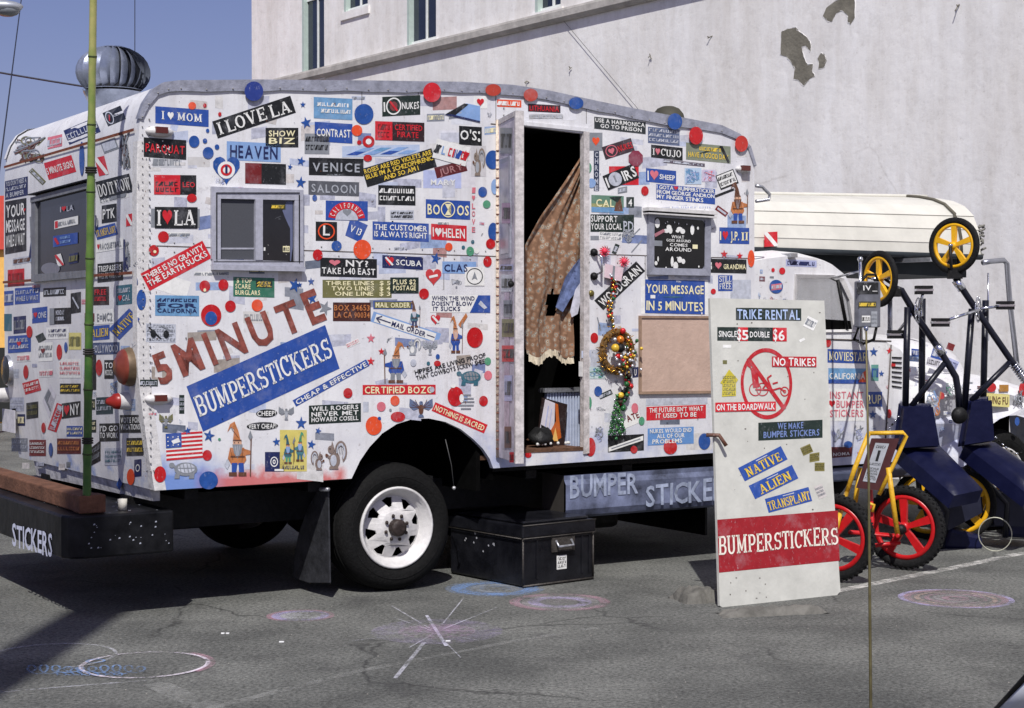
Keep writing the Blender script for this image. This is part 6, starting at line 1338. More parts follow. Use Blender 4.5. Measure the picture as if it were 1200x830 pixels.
# front fenders with wheel arch
fc = (cs(1190, 560)[0] - .1, .34)
def fender(t0, t1, flip):
    mb = MB(); N = 24; R1 = .40; vs = []
    path = [(xh - .08, zbot), (xh - .06, cs(1062, 470)[1]), (xh + .02, cs(1065, 443)[1]), (xh + .3, cs(1100, 436)[1]), (xh + .8, cs(1150, 436)[1]), (xh + 1.15, cs(1190, 440)[1] - .03), (xh + 1.42, cs(1190, 440)[1] - .16), (xh + 1.55, .85), (xh + 1.58, .6)]
    outt = [CT - .02, CT - .13, CT - .19, CT - .24, CT - .26, CT - .26, CT - .24, CT - .22, CT - .2]
    inner_t = CT + .35
    rows = 7
    for (a, b), o in zip(path, outt):
        for k in range(rows):
            f_ = k / (rows - 1); ang = f_ * math.pi / 2
            t_ = inner_t + (o - inner_t) * math.sin(ang); zz_ = b - .16 * (1 - math.cos(ang)) if True else b
            vs.append((a, t_, zz_))
    n = len(path)
    mb.add([(x, y if not flip else W - y, z) for x, y, z in vs], [(i * rows + k, i * rows + k + 1, (i + 1) * rows + k + 1, (i + 1) * rows + k) for i in range(n - 1) for k in range(rows - 1)], cabm, True)
    # side skin below with arch
    ax = xh + .88; az = .40; Ra = .45
    lo = [(a, b - .16) for a, b in path]
    outline = [(xh - .08, zbot - .02)] + [(p[0], max(p[1], zbot)) for p in lo[1:]]
    outline = [(xh - .08, zbot - .02)] + lo[1:-1] + [(xh + 1.58, .5)] + [(ax + Ra * math.cos(R(k)), az + Ra * 1.08 * math.sin(R(k))) for k in range(12, 169, 12)]
    def ff(a, b):
        # outer t by x
        for (p, o), (p2, o2) in zip(zip(path, outt), list(zip(path, outt))[1:]):
            if p[0] <= a <= p2[0]: t_ = o + (o2 - o) * (a - p[0]) / max(1e-6, p2[0] - p[0]); break
        else: t_ = outt[-1]
        return (a, t_ if not flip else W - t_, b)
    sheet(mb, outline, [], ff, cabm)
    mb.build('front_fender', truck)
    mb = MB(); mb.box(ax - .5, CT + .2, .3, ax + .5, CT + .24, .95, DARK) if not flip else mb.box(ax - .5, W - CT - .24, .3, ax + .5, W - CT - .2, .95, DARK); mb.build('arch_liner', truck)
    return ax
ax = fender(0, 0, False); fender(0, 0, True)
wheel(ax, CT - .16, .385, .383); wheel(ax, W - CT + .16, .385, .383, True)
# cab stickers
def K(*a, **k): return sticker(cabw, CAB, *a, **k)
K(969.8, 417, 1017.5, 418.5, 16, BLUE, CRM, 'MOVIESTAR', SB, my=.18, mx=.03); K(970.8, 440.5, 1015, 441, 18, CYAN, WHT, 'CALIFORNIA', my=.3, mx=.03, deco=lambda s: (s.rect(0, 0, 1, .25, BLUE, 1), s.poly([(.8, .1), (1, .1), (1, .9), (.9, .7)], ORG_, 1)))
K(971, 474.5, 1013.5, 474.5, 38, WHT, PNK, ['INSTANT', ('♥BUMPER', .0, .98), 'STICKERS'], hm=RED, mx=.04, my=.08); K(1015.3, 468, 1033.8, 468, 17.5, BLUE, CRM, '2UP', my=.2)
dot(cabw, CAB, 1042, 485, 2.8, 5.4, DOTR); K(1021, 437, 1029.5, 437, 19, pm(96, 150, 140), BLUE, '#'); dot(cabw, CAB, 909.6, 336, 8, 8, DOTB); K(904, 337, 916, 335.5, 7, PNK, FADE, '#', lift=.003); K(921, 308, 957, 309.5, 8, LAV, NAVY, '#')
dot(cabw, CAB, 916.7, 317.6, 3.6, 4, RED); dot(cabw, CAB, 906, 316.5, 2, 2.4, RED); star(cabw, CAB, 1024, 412.5, 6, DOTB); star(cabw, CAB, 1023, 486, 5.5, DOTB); star(cabw, CAB, 1033, 438, 4, DOTB); star(cabw, CAB, 1042.4, 411.5, 4.5, RED); dot(cabw, CAB, 970, 402, 4, 5, DOTR); dot(cabw, CAB, 1047, 428, 2.5, 4, DOTR); dot(cabw, CAB, 994, 521, 5, 4, DOTB)
doodle(cabw, CAB, 974, 497, 990, 520, [GRY, FADE, LAV], 12); doodle(cabw, CAB, 1000, 497, 1013, 518, [GRY, LAV], 10)
K(0, 0, 0, 0, 0, MAR, WHT, ['', ('NOMA', .1, .9)], quad=[(974, 537), (998, 535), (999, 524), (974, 524)], my=.1)
K(1059 - 1, 420, 1059, 420, 0, None, None, None)
FEN = lambda u, v, off: side(u, v, CT - .265 - off)
for x, y, rx, ry, m in ((1162, 454, 5.5, 5.5, DOTR), (1199, 456, 5, 8, DOTR), (1192, 494, 2.8, 5, DOTB), (1104, 464, 3, 4, DOTR)): dot(truck, FEN, x, y, rx, ry, m)
sticker(truck, FEN, 1154, 468, 1183, 470, 15, pm(216, 206, 130), BRN, 'KUNG FU', my=.2); sticker(truck, FEN, 1171, 455, 1182, 455, 8, pm(170, 120, 50), None, None)
doodle(truck, FEN, 1186, 455, 1200, 480, [GRY, BLK, FADE], 16); doodle(truck, FEN, 1084, 452, 1104, 490, [GRY, LBL, ORN, FADE], 18); doodle(truck, FEN, 1108, 448, 1120, 470, [GRN, GRY], 12)
BON = lambda u, v, off: side(u, v, CT + .06 - off)
for (x0_, y0_, x1_, y1_, h_, b_, f_) in ((1068, 413, 1078, 414, 9, BLUE, FADE), (1066, 420, 1079, 421, 7, LBL, FADE), (1092, 413, 1108, 418, 12, BLUE, FADE), (1086, 423, 1102, 427, 10, pm(200, 198, 206), BLK), (1108, 424, 1122, 430, 12, LAV, NAVY), (1110, 405, 1118, 408, 8, DRED, None)):
    sticker(truck, BON, x0_, y0_, x1_, y1_, h_, b_, f_, '#' if f_ else None)
for surf_, par_, (ax0_, ax1_), (ay0_, ay1_), num in ((CAB, cabw, (972, 1044), (404, 530), 120), (CAB, cabw, (888, 925), (310, 348), 40), (FEN, truck, (1068, 1198), (442, 500), 160), (BON, truck, (1062, 1120), (398, 436), 80)):
    for i in range(num):
        x, y = random.uniform(ax0_, ax1_), random.uniform(ay0_, ay1_); w_, h_ = random.uniform(3, 10), random.uniform(4, 10)
        if surf_ is BON and y < 396 + max(0, x - 1085) * .6: continue
        if surf_ is FEN and x > 1140 and y > 478: continue
        if x + w_ > ax1_ or not free(surf_, x - 1, y - 1, x + w_ + 1, y + h_ + 1): continue
        if random.random() < .5: doodle(par_, surf_, x, y, x + w_, y + h_, random.choice([[GRY, LAV], [BLUE, GRY, FADE], [RED, GRY], [NAVY, LBL]]), 6)
        else: sticker(par_, surf_, x, y + h_ / 2, x + w_, y + h_ / 2 + w_ * .04, h_ * .6, random.choice([BLUE, FADE, LAV, GRY, NAVY, DRED, LBL, WHT]), random.choice([FADE, GRY, LAV]), '#', lift=.0)
# west coast mirror, brackets and boat rack pipework
mY = CT - .86
mpx = lambda u, v, t_=mY: side(u, v, t_)
mb = MB(); a, b = mpx(1004, 384), mpx(1030, 330); mb.box(a.x, mY - .02, a.z, b.x, mY + .03, b.z, mat((120, 122, 130), .4, .4, .3, name='mirror_back')); mir = mb.build('door_mirror', truck, bevel=.01)
MIR = lambda u, v, off: side(u, v, mY - .02 - off)
sticker(mir, MIR, 1004, 338, 1029.5, 338, 14, BLK, WHT, ['', ('IV_', .3, .95), ''], my=-.3); sticker(mir, MIR, 1006, 357, 1027, 357, 7, pm(60, 60, 40), YEL, '#'); sticker(mir, MIR, 1010, 374, 1020, 374, 8, WHT, BLK, '#'); sticker(mir, MIR, 1021, 374, 1028, 374, 18, SIL, GRY, '#/#/#')
mb = MB()
mb.tube([mpx(1008, 305), mpx(1009, 400)], .011, CHR, 8); mb.sphere(mpx(1008, 304), .02, CHR, 8); mb.tube([mpx(1008, 318), side(975, 326, CT - .01)], .008, CHR, 6)
mb.tube([mpx(1009, 330), mpx(1016, 322), mpx(1026, 322), mpx(1029, 330)], .009, BLKM, 6); mb.tube([mpx(1006, 384), mpx(1001, 398), side(1012, 403, CT), mpx(1024, 398), mpx(1027, 384)], .01, BLKM, 6); mb.build('mirror_bracket', truck)
mb = MB(); rk = side(1160, 307, .55)
P_ = lambda u, v, t_=.5: side(u, v, t_)
mb.tube([P_(1152, 308), P_(1160, 306.5), P_(1176, 305), P_(1180, 309), P_(1183, 350), P_(1192, 430)], .022, mat((160, 162, 170), .35, .8, name='galvanised_pipe'), 10); mb.build('boat_rack', truck); mb = MB(); mb.tube([P_(1158, 320), P_(1158, 400)], .008, CHR, 6); mb.build('rack_rod', truck); mb = MB()
mb.tube([P_(1043, 345, 1.2), P_(1043, 400, 1.2)], .02, SILV, 8); mb.build('rack_post', truck); mb = MB(); mb.tube([P_(886, 218, .1), P_(893, 219, .1), P_(902, 228, .1), P_(901, 234, .1), P_(886, 236, .1)], .012, SILV, 8)
mb.build('rack_loop', truck)
# ================================================================= LOOSE THINGS
# upturned boat on the cab roof -------------------------------------------------
bt = empty('upturned_boat', ORG + D * (LEN + .1) + B * 1.2 + Vector((0, 0, side(935, 293, .4).z)), ANG, 'white lapstrake dinghy lying upside down above the truck cab', 'boat')
BW = mat((208, 206, 196), .4, 0, .14, 3, .2, 8, name='boat_paint'); BIN = mat((28, 36, 42), .8, 0, .3, 5, name='boat_inside')
bz = bt.location.z
def bl(u, v, t_): p = side(u, v, t_); return p.x - (LEN + .1), p.z - bz
xe = bl(1156, 300, .56)[0]; xk = bl(1118, 226, 1.15)[0]; x_s = -.6; slant = max(0, xe - xk)
print('boat len', xe, bl(885, 232, 1.0), bl(1110, 224, .9))
st_ = []
zk0 = bl(900, 229, .75)[1]; zk1 = bl(1105, 223, .75)[1]
NSt = 12
for j in range(NSt + 1):
    f_ = j / NSt; x = x_s + (xe - x_s) * f_
    st_.append((x, .66 * (1 - .45 * max(0, .3 - f_) / .3 - .12 * f_ ** 2), zk0 + (zk1 - zk0) * f_ - .02 * f_))
strakes = [(1.0, 0), (.99, .2), (.998, .207), (.955, .42), (.963, .43), (.87, .64), (.88, .65), (.70, .82), (.5, .91), (.25, .97), (.04, 1.0)]
def hull(mb, m, sc_=1.0, dz=0):
    cols = [(-a, b) for a, b in strakes] + [(a, b) for a, b in strakes[::-1]]
    vs = []; n = len(cols)
    for x, hb, zk in st_:
        for a, b in cols: vs.append((x - slant * b * max(0, (x - x_s) / (xe - x_s)) ** 6, a * hb * sc_, b * (zk + dz)))
    mb.add(vs, [(j * n + k, j * n + k + 1, (j + 1) * n + k + 1, (j + 1) * n + k) for j in range(len(st_) - 1) for k in range(n - 1)], m, False)
    return vs, n
mb = MB(); vs, n = hull(mb, BW); mb.build('hull', bt)
mb = MB(); hull(mb, BIN, .96, -.03); mb.build('hull_inside', bt)
mb = MB(); last = vs[-n:]; mb.add(last + [(p[0] - .03, p[1], p[2]) for p in last], [tuple(range(n)), tuple(range(n, 2 * n))[::-1]], BW); mb.build('transom', bt)
mb = MB()
for sg in (-1, 1): mb.tube([(x, sg * hb * 1.01, .0) for x, hb, zk in st_], .022, BIN, 6)
mb.tube([(st_[-1][0], -st_[-1][1], 0), (st_[-1][0], st_[-1][1], 0)], .02, BIN, 6); mb.build('gunwale', bt)
mb = MB(); mb.tube([(x - slant * max(0, (x - x_s) / (xe - x_s)) ** 6, 0, zk + .01) for x, hb, zk in st_], .016, BW, 6); mb.build('keel', bt)
mb = MB(); mb.hexa([(x_s, -.5, -.09), (xe - .02, -.45, -.16), (xe - .02, -.45, .02), (x_s, -.5, .02), (x_s, .5, -.09), (xe - .02, .45, -.16), (xe - .02, .45, .02), (x_s, .5, .02)], BIN); mb.build('dark_underside_box', bt)  # dark box added to deepen the dark band below the gunwale
mb = MB(); k = 11; x, hb, zk = st_[k]; mb.tube([(x + .04 - slant * b * .34, a * hb * 1.02, b * zk + .012) for a, b in [(-a, b) for a, b in strakes] + [(a, b) for a, b in strakes[::-1]]], .012, mat((96, 92, 80), .8, name='strap'), 6); mb.build('tie_strap', bt)
mb = MB()
for i in range(3):
    for q_ in range(8): x_, hb, zk = st_[-1]; mb.tube([(x_ + .02 + random.uniform(-.02, .05), -hb + random.uniform(0, .12), .02 + q_ * .03), (x_ + .03 + random.uniform(-.02, .05), -hb + random.uniform(0, .12), .05 + q_ * .03)], .01, mat((120, 118, 112), .6, .4, name='rope_and_chain'), 5)
mb.build('rope', bt)
BOT = lambda u, v, off: None
def boatsurf(u, v, off):
    p = side(u, v, 1.2 - .66 - .01); return Vector((p.x - (LEN + .1), p.y - 1.2 - off, p.z - bz))
sticker(bt, boatsurf, 895.5, 281, 911, 280, 17, RED, None, None, deco=lambda s: s.poly([(0, 1), (.24, 1), (1, .14), (1, 0), (.76, 0), (0, .86)][::-1], WHT, 1), label='red and white dive flag sticker')
mb = MB()
for s_ in (.5, 1.9): mb.box(s_, -.9, -.06, s_ + .06, .9, -.03, SILV)
mb.build('roof_bar', bt)
# trike rental sign -----------------------------------------------------------
sb0, sb1 = gnd(844, 712), gnd(985, 697)
ex = (sb1 - sb0).normalized(); lean = R(9)
nb_ = Vector((-ex.y, ex.x, 0))      # away from camera
uz = (Vector((0, 0, 1)) * math.cos(lean) + nb_ * math.sin(lean))
nf = ex.cross(uz).normalized()
if nf.y > 0: nf = -nf
def sgn(u, v, off=0.0):
    p = hit(sb0 + nf * off, nf, u, v); return p - sb0
sign = empty('trike_rental_sign', sb0, 0, 'leaning white board sign for trike rental with red circle and red bumperstickers band', 'sign')
SGN = mat((192, 192, 184), .6, 0, .14, 6, .2, 30, name='cream_sign_paint')
mb = MB(); pc_ = [sgn(845, 711), sgn(982, 698), sgn(985, 694), sgn(965.6, 352), sgn(832, 349.5)]
pc_ = [sgn(843.5, 710), sgn(847, 712), sgn(979, 699.5), sgn(985, 693), sgn(976, 560), sgn(966, 352.5), sgn(832, 349.5), sgn(838, 530)]
n = len(pc_); mb.add(pc_ + [p - nf * .02 for p in pc_], [tuple(range(n)), tuple(range(n, 2 * n))[::-1]] + [(i, (i + 1) % n, n + (i + 1) % n, n + i) for i in range(n)], SGN); sbd = mb.build('board', sign)
mb = MB(); tp = (sgn(840, 352) + sgn(960, 354)) / 2
for u, kx in ((880, .22), (945, .12)):
    a = sgn(u, 420) - nf * .04; mb.tube([a, Vector((a.x, a.y, 0)) + nb_ * .3 + ex * kx], .02, WOODD, 6)
    mb.build('rear_prop', sign); mb = MB()
a_, b_ = sgn(870, 420) - nf * .03, sgn(955, 420) - nf * .03
mb.tube([a_, b_], .02, WOODD, 6); mb.build('rear_batten', sign)
mb = MB(); a = sgn(836, 512) ; mb.tube([a - Vector((.04, 0, -.01)), a + Vector((.03, -.02, .01)), a + Vector((.07, -.03, -.05))], .012, BRN, 6); mb.build('hinge_strap', sign)
SG = lambda u, v, off: sgn(u, v, off)
def G(*a, **k): return sticker(sbd, SG, *a, **k)
TRB = pm(170, 190, 226)
G(862.4, 368, 939, 368.8, 14.5, DGR, TRB, 'TRIKE RENTAL', my=.1, mx=.02, gap=.13)
G(840.6, 391.3, 922, 392.2, 16, DGR, WHT, [('SINGLE', .02, .28)], my=.28, deco=lambda s: (s.rect(.3, 0, .44, 1, RED, 1), s.rect(.8, 0, 1, 1, RED, 1), s.text('5', .355, .08, .45, .82, WHT), s.text('DOUBLE', .47, .28, .75, .72, WHT), s.text('6', .88, .1, .97, .84, WHT), s.text('$', .285, .1, .345, .95, WHT), s.text('$', .81, .1, .865, .95, WHT)))
SR = pm(176, 26, 36)
def notrike(s):
    s.ring(.5, .5, .5, .5, .115, SR, 1, 48); s.line(.155, .86, .845, .14, .055, SR, 2, .74)
    s.poly([(.2, .72), (.33, .73), (.36, .45), (.24, .44)][::-1], SR, 1); s.poly([(.12, .76), (.2, .8), (.21, .7)], SR, 1)
    for cx_, cy_, r1, r2 in ((.28, .42, .12, .095), (.42, .42, .12, .095)): s.ring(cx_, cy_, r1, r2, .16, SR, 1, 24)
    s.ring(.85, .39, .085, .07, .22, SR, 1, 20); s.ring(.85, .39, .03, .025, .5, SR, 1, 10)
    for l in ((.28, .42, .62, .41), (.42, .42, .5, .5), (.5, .5, .62, .41), (.62, .41, .76, .44), (.76, .44, .85, .39), (.6, .42, .52, .58), (.52, .58, .6, .62), (.62, .5, .72, .52)): s.line(*l, .022, SR, 2, .74)
G(0, 0, 0, 0, 0, None, None, None, quad=[(869, 491.5), (929, 491.5), (928, 408), (867, 408)], deco=notrike, label='red prohibition circle with trike rider')
G(904.7, 423.8, 956.8, 424.2, 12, SR, WHT, 'NO TRIKES', my=.1, mx=.03, lift=.003)
G(838.3, 477.3, 909.3, 476, 10.8, RED, WHT, 'ON THE BOARDWALK', my=.16, mx=.02, gap=.07, lift=.003)
G(0, 0, 0, 0, 0, None, None, None, quad=[(844, 465), (865, 465), (865, 433), (844, 433)], deco=lambda s: (s.poly([(.1, .0), (.88, .03), (.88, .5), (1, .62), (.5, 1), (0, .5), (.12, .46)], pm(190, 176, 50), 1), scribble(s, .15, .05, .85, .78, OLV, 5, 2, 5)), label='yellow arrow pointing up')
G(888.7, 506, 963.9, 502.5, 21, DGR, pm(110, 130, 180), [('WE MAKE', .3, .7), ('BUMPER STICKERS', .08, .95)], my=.06)
G(868.9, 556.4, 919, 530.6, 17.5, BLUE, YEL, None, deco=lambda s: (s.text('NATIVE', 0.1, .12, 0.9, .74, YEL, None, SB), s.rect(.4, .84, .66, .9, FADE, 1))); G(881.2, 577.3, 931.8, 552.8, 17.5, BLUE, YEL, None, deco=lambda s: (s.text('ALIEN', 0.16, .12, 0.88, .74, YEL, None, SB), s.rect(.4, .84, .66, .9, FADE, 1))); G(898.6, 593, 949.6, 579, 17, BLUE, YEL, None, deco=lambda s: (s.text('TRANSPLANT', 0.03, .12, 0.98, .74, YEL, None, SB), s.rect(.4, .84, .66, .9, FADE, 1)))
for x, y, a in ((945.3, 527.2, -5), (954.5, 536, -2), (960.5, 547.2, 0)): G(x - 5.8, y - a / 2, x + 5.8, y + a / 2, 10, pm(120, 112, 56), pm(60, 58, 30), '#/#/#')
def band(s): s.text('BUMPERSTICKERS', .005, .33, .995, .68, pm(226, 220, 206), None, SB, 2, .09)
G(0, 0, 0, 0, 0, pm(146, 20, 30), None, None, quad=[(842.6, 671.3), (984, 657.3), (981.9, 598.3), (840.5, 609.2)], deco=band, label='dark red band with cream slab lettering')
G(944, 376, 956, 382, 13, WHT, GRY, '#'); G(847, 406, 857, 406, 3.5, WHT, None, None); G(847, 424.5, 852, 424.5, 4.5, OLV, None, None); G(937, 400, 943, 397, 3, WHT, None, None)
for k in range(30):
    x, y = random.uniform(848, 965), random.choice([random.uniform(675, 702), random.uniform(515, 600), random.uniform(500, 600), random.uniform(355, 470)]); G(x, y, x + random.uniform(.6, 2), y, random.uniform(.6, 1.6), pm(90, 84, 76), None, None)
G(957, 578, 966, 574, 16, pm(196, 190, 186), GRY, '#/#/#')
# broken concrete wheel stops ---------------------------------------------------
CON = mat((104, 102, 96), .95, 0, .45, 9, 1.0, 30, name='concrete')
def lump(cx_, cy_, lx, ly, h, rz, label):
    mb = MB(); nx, ny = 12, 6; vs = []
    for j in range(ny + 1):
        for i in range(nx + 1):
            a, b = i / nx * 2 - 1, j / ny * 2 - 1
            e = max(abs(a), abs(b)); hh = h * (1 - max(0, (e - .62) / .38) ** 1.6) + random.uniform(-.014, .014) * (e < .9)
            x = a * lx / 2 * random.uniform(.93, 1.03); y = b * ly / 2 * random.uniform(.93, 1.03)
            vs.append((x, y, max(-.01, hh)))
    mb.add(vs, [(j * (nx + 1) + i, j * (nx + 1) + i + 1, (j + 1) * (nx + 1) + i + 1, (j + 1) * (nx + 1) + i) for j in range(ny) for i in range(nx)], CON, False)
    o = mb.build('wheel_stop', label=label, cat='wheel stop'); o.location = (cx_, cy_, 0); o.rotation_euler = (0, 0, rz); return o
c = gnd(905, 719); lump(c.x, c.y, .62, .16, .035, R(14), 'broken concrete wheel stop under the foot of the trike rental sign')
c = gnd(818, 706); lump(c.x + .02, c.y + .1, .3, .28, .06, R(20), 'small broken concrete chunk left of the trike rental sign')
# black metal trunk -------------------------------------------------------------
tc_ = gnd(613, 690); tr = empty('metal_trunk', tc_, ANG + R(6), 'dented black metal storage trunk with handle beside the rear wheel', 'trunk')
TM = mat((9, 10, 18), .32, 0, .5, 7, .5, 12, name='trunk_paint'); TE = mat((70, 66, 62), .5, .3, .5, 30, .5, 60, name='worn_trunk_edge')
tl, tw_, th_ = .56, .74, .40
mb = MB(); mb.box(0, 0, .008, tl, tw_, th_ - .09, TM); mb.build('trunk_body', tr, bevel=.012)
mb = MB(); mb.box(-.012, -.012, th_ - .1, tl + .012, tw_ + .012, th_ - .02, TM); mb.box(.02, .02, th_ - .02, tl - .02, tw_ - .02, th_, TM); mb.build('lid', tr, bevel=.014)
mb = MB()
for x in (.0, tl): mb.tube([(x, 0, .02), (x, 0, th_ - .1)], .006, TE, 6)
mb.tube([(0, 0, .012), (tl, 0, .012)], .007, TE, 6); mb.tube([(-.012, -.014, th_ - .1), (tl + .012, -.014, th_ - .1)], .004, TE, 6); mb.tube([(-.012, -.012, th_ - .022), (tl + .012, -.012, th_ - .022)], .004, TE, 6); mb.tube([(-.014, 0, th_ - .1), (-.014, tw_, th_ - .1)], .004, TE, 6)
for x in (.1, .46, .52): mb.box(x, -.006, .05, x + .012, 0.001, th_ - .12, TM)
mb.build('edge_binding', tr)
mb = MB(); mb.box(.22, -.01, .2, .40, 0, .29, TE); mb.tube([(.25, -.012, .27), (.25, -.035, .235), (.37, -.035, .235), (.37, -.012, .27)], .008, SILV, 8); mb.build('handle', tr)
trs = lambda a, b, off: (a, -.001 - off, b)
s = Sticker(lambda a, b, off: (.262 + a * .08, -.001 - off, .09 + b * .085)); s.rect(0, 0, 1, 1, WHT, 0); scribble(s, .1, .1, .9, .9, BLK, 3, 1, 4); s.build('paper_label', tr)
mb = MB()
for k in range(10): y, z = random.uniform(.25, .6), random.uniform(.16, .28); mb.add([(-.002, y, z), (-.002, y + .012, z + .004), (-.002, y + .008, z + .014), (-.002, y - .003, z + .01)], [(0, 1, 2, 3)], mat((170, 170, 175), .6, name='scratch'))
mb.build('scratch', tr, kind='stuff')
# timber on the bumper ------------------------------------------------------------
T0 = lambda x, y, z: ORG + D * x + B * y + Vector((0, 0, z))
tb = empty('timber_beam', T0(sB + .12, .1, bz1), ANG, 'brown timber beam laid along the top of the black rear bumper', 'timber')
WD = mat((104, 68, 48), .85, 0, .45, 10, .6, 50, name='brown_timber')
mb = MB(); mb.box(-.02, .12, .003, .11, W - .25, .095, WD); mb.build('beam', tb, bevel=.008)
mb = MB(); mb.box(-.03, -.0, .002, .115, .118, .10, WD); mb.build('end_block', tb, bevel=.008)
mb = MB(); mb.box(.0, W - .45, .096, .12, W - .3, .125, mat((190, 150, 70), .8, name='pale_timber')); mb.build('wedge', tb)
p = T0(sB + .36, .2, bz1); mb = MB(); mb.lathe([(.0, .001), (.024, .001), (.026, .06), (.0, .062)], mat((226, 222, 206), .6, name='paper_cup'), Matrix.Translation(p), 14); mb.build('paper_cup', label='small white paper cup standing on the black bumper', cat='cup')
# bamboo pole ---------------------------------------------------------------------
def onp(u, v, s_): q_ = rearp(u, v, s_); return ORG + D * q_.x + B * q_.y + Vector((0, 0, q_.z))
pbot = onp(101.5, 607, sB + .14); pmid = onp(104, 430, -.13); pt_ = pbot + (onp(104.5, 300, -.13) - pbot) * 3.2
bm = bpy.data.materials.new('bamboo'); bm.use_nodes = True; t = bm.node_tree; pr = t.nodes['Principled BSDF']; tc = t.nodes.new('ShaderNodeTexCoord'); sx = t.nodes.new('ShaderNodeSeparateXYZ'); t.links.new(tc.outputs['Object'], sx.inputs[0])
mr = t.nodes.new('ShaderNodeMapRange'); mr.inputs[1].default_value = .8; mr.inputs[2].default_value = 3.6; t.links.new(sx.outputs['Z'], mr.inputs[0])
nz = t.nodes.new('ShaderNodeTexNoise'); nz.inputs['Scale'].default_value = 14; t.links.new(tc.outputs['Object'], nz.inputs['Vector']); ad = t.nodes.new('ShaderNodeMath'); ad.operation = 'MULTIPLY_ADD'; ad.inputs[1].default_value = .5; t.links.new(nz.outputs['Fac'], ad.inputs[0]); t.links.new(mr.outputs[0], ad.inputs[2])
rp = t.nodes.new('ShaderNodeValToRGB'); rp.color_ramp.elements[0].color = (.035, .105, .02, 1); rp.color_ramp.elements[1].color = (.42, .38, .14, 1); rp.color_ramp.elements[0].position = .2; rp.color_ramp.elements[1].position = 1.0
el = rp.color_ramp.elements.new(.6); el.color = (.13, .22, .045, 1); t.links.new(ad.outputs[0], rp.inputs[0]); t.links.new(rp.outputs[0], pr.inputs['Base Color']); pr.inputs['Roughness'].default_value = .35
pole = empty('bamboo_pole', pbot, 0, 'tall green bamboo pole standing on the rear bumper and tied to the truck', 'pole')
top_rel = onp(110, -60, -.30) - pbot
pts = []; rs = []
NK = 60
for k in range(NK + 1):
    f_ = k / NK; p = top_rel * f_; 
    node = (k % 7 == 0); pts.append(p); rs.append((.0225 - .004 * f_) * (1.16 if node else 1))
mb = MB(); mb.tube(pts, rs, bm, 12); mb.build('cane', pole)
for k in range(0, NK + 1, 7):
    mb = MB(); d_ = (pts[1] - pts[0]).normalized() * .004; mb.tube([pts[k] - d_, pts[k] + d_], rs[k] * 1.06, mat((52, 66, 30), .7, name='bamboo_node'), 12); mb.build('node', pole)
mb = MB()
for f_ in (.30, .62, .14):
    p = top_rel * f_
    for q_ in range(3): mb.tube([p + Vector((.027 * math.cos(R(a)), .027 * math.sin(R(a)), q_ * .012 - .01)) for a in range(0, 361, 30)], .005, mat((40, 36, 34), .8, name='cord'), 5)
    mb.build('tie_cord', pole); mb = MB()
# curtain, heater, poster inside the doorway ------------------------------------------
def inw(u, v, t_): q_ = side(u, v, t_); return ORG + D * q_.x + B * q_.y + Vector((0, 0, q_.z))
cur = bpy.data.materials.new('patterned_cloth'); cur.use_nodes = True; t = cur.node_tree; pr = t.nodes['Principled BSDF']; tc = t.nodes.new('ShaderNodeTexCoord')
v1 = t.nodes.new('ShaderNodeTexVoronoi'); v1.inputs['Scale'].default_value = 30; t.links.new(tc.outputs['Object'], v1.inputs['Vector'])
n1 = t.nodes.new('ShaderNodeTexNoise'); n1.inputs['Scale'].default_value = 46; n1.inputs['Detail'].default_value = 3; t.links.new(tc.outputs['Object'], n1.inputs['Vector'])
mx = t.nodes.new('ShaderNodeMath'); mx.operation = 'MULTIPLY_ADD'; mx.inputs[1].default_value = .7; t.links.new(n1.outputs['Fac'], mx.inputs[0]); t.links.new(v1.outputs['Distance'], mx.inputs[2])
rp = t.nodes.new('ShaderNodeValToRGB'); cr = rp.color_ramp; cr.elements[0].color = (.06, .035, .02, 1); cr.elements[0].position = .3; cr.elements[1].color = (.17, .09, .05, 1); cr.elements[1].position = 1.0
for pos, c3 in ((.42, (.36, .24, .15)), (.5, (.10, .06, .045)), (.57, (.50, .38, .26)), (.66, (.14, .17, .17)), (.76, (.30, .17, .10))): e_ = cr.elements.new(pos); e_.color = c3 + (1,)
t.links.new(mx.outputs[0], rp.inputs[0]); t.links.new(rp.outputs[0], pr.inputs['Base Color']); pr.inputs['Roughness'].default_value = .9
cu_t = empty('curtain', inw(650, 415, .12), ANG, 'patterned tan and brown curtain pulled aside in the truck doorway', 'curtain')
def left_edge(v):
    pts_ = [(150, 692), (178, 684), (253, 633), (288, 615), (330, 613), (380, 615), (405, 618), (425, 622)]
    for (a, x1), (b, x2) in zip(pts_, pts_[1:]):
        if a <= v <= b: return x1 + (x2 - x1) * (v - a) / (b - a)
    return pts_[-1][1]
def right_edge(v):
    pts_ = [(150, 692), (300, 690), (335, 688), (352, 684), (372, 671), (425, 670)]
    for (a, x1), (b, x2) in zip(pts_, pts_[1:]):
        if a <= v <= b: return x1 + (x2 - x1) * (v - a) / (b - a)
    return 668
mb = MB(); NV, NU = 40, 34; vs = []; M_ = cu_t.matrix_basis if False else None
for j in range(NV + 1):
    v = 160 + 255 * j / NV
    for i in range(NU + 1):
        f_ = i / NU; u = left_edge(v) + (right_edge(v) - left_edge(v)) * f_
        vv = v + (5 * math.sin(f_ * 9) if j == NV else 0)
        q_ = side(u, vv, .10); vs.append((q_.x, .10 + .011 * math.sin(f_ * 15 + v * .02) + .006 * math.sin(f_ * 41 + v * .035) + .01 * math.sin(v * .05 + f_ * 3), q_.z))
o3 = ORG; base = Vector((side(650, 415, .12).x, .12, side(650, 415, .12).z))
vs = [Vector(p) - base for p in vs]; keep = []
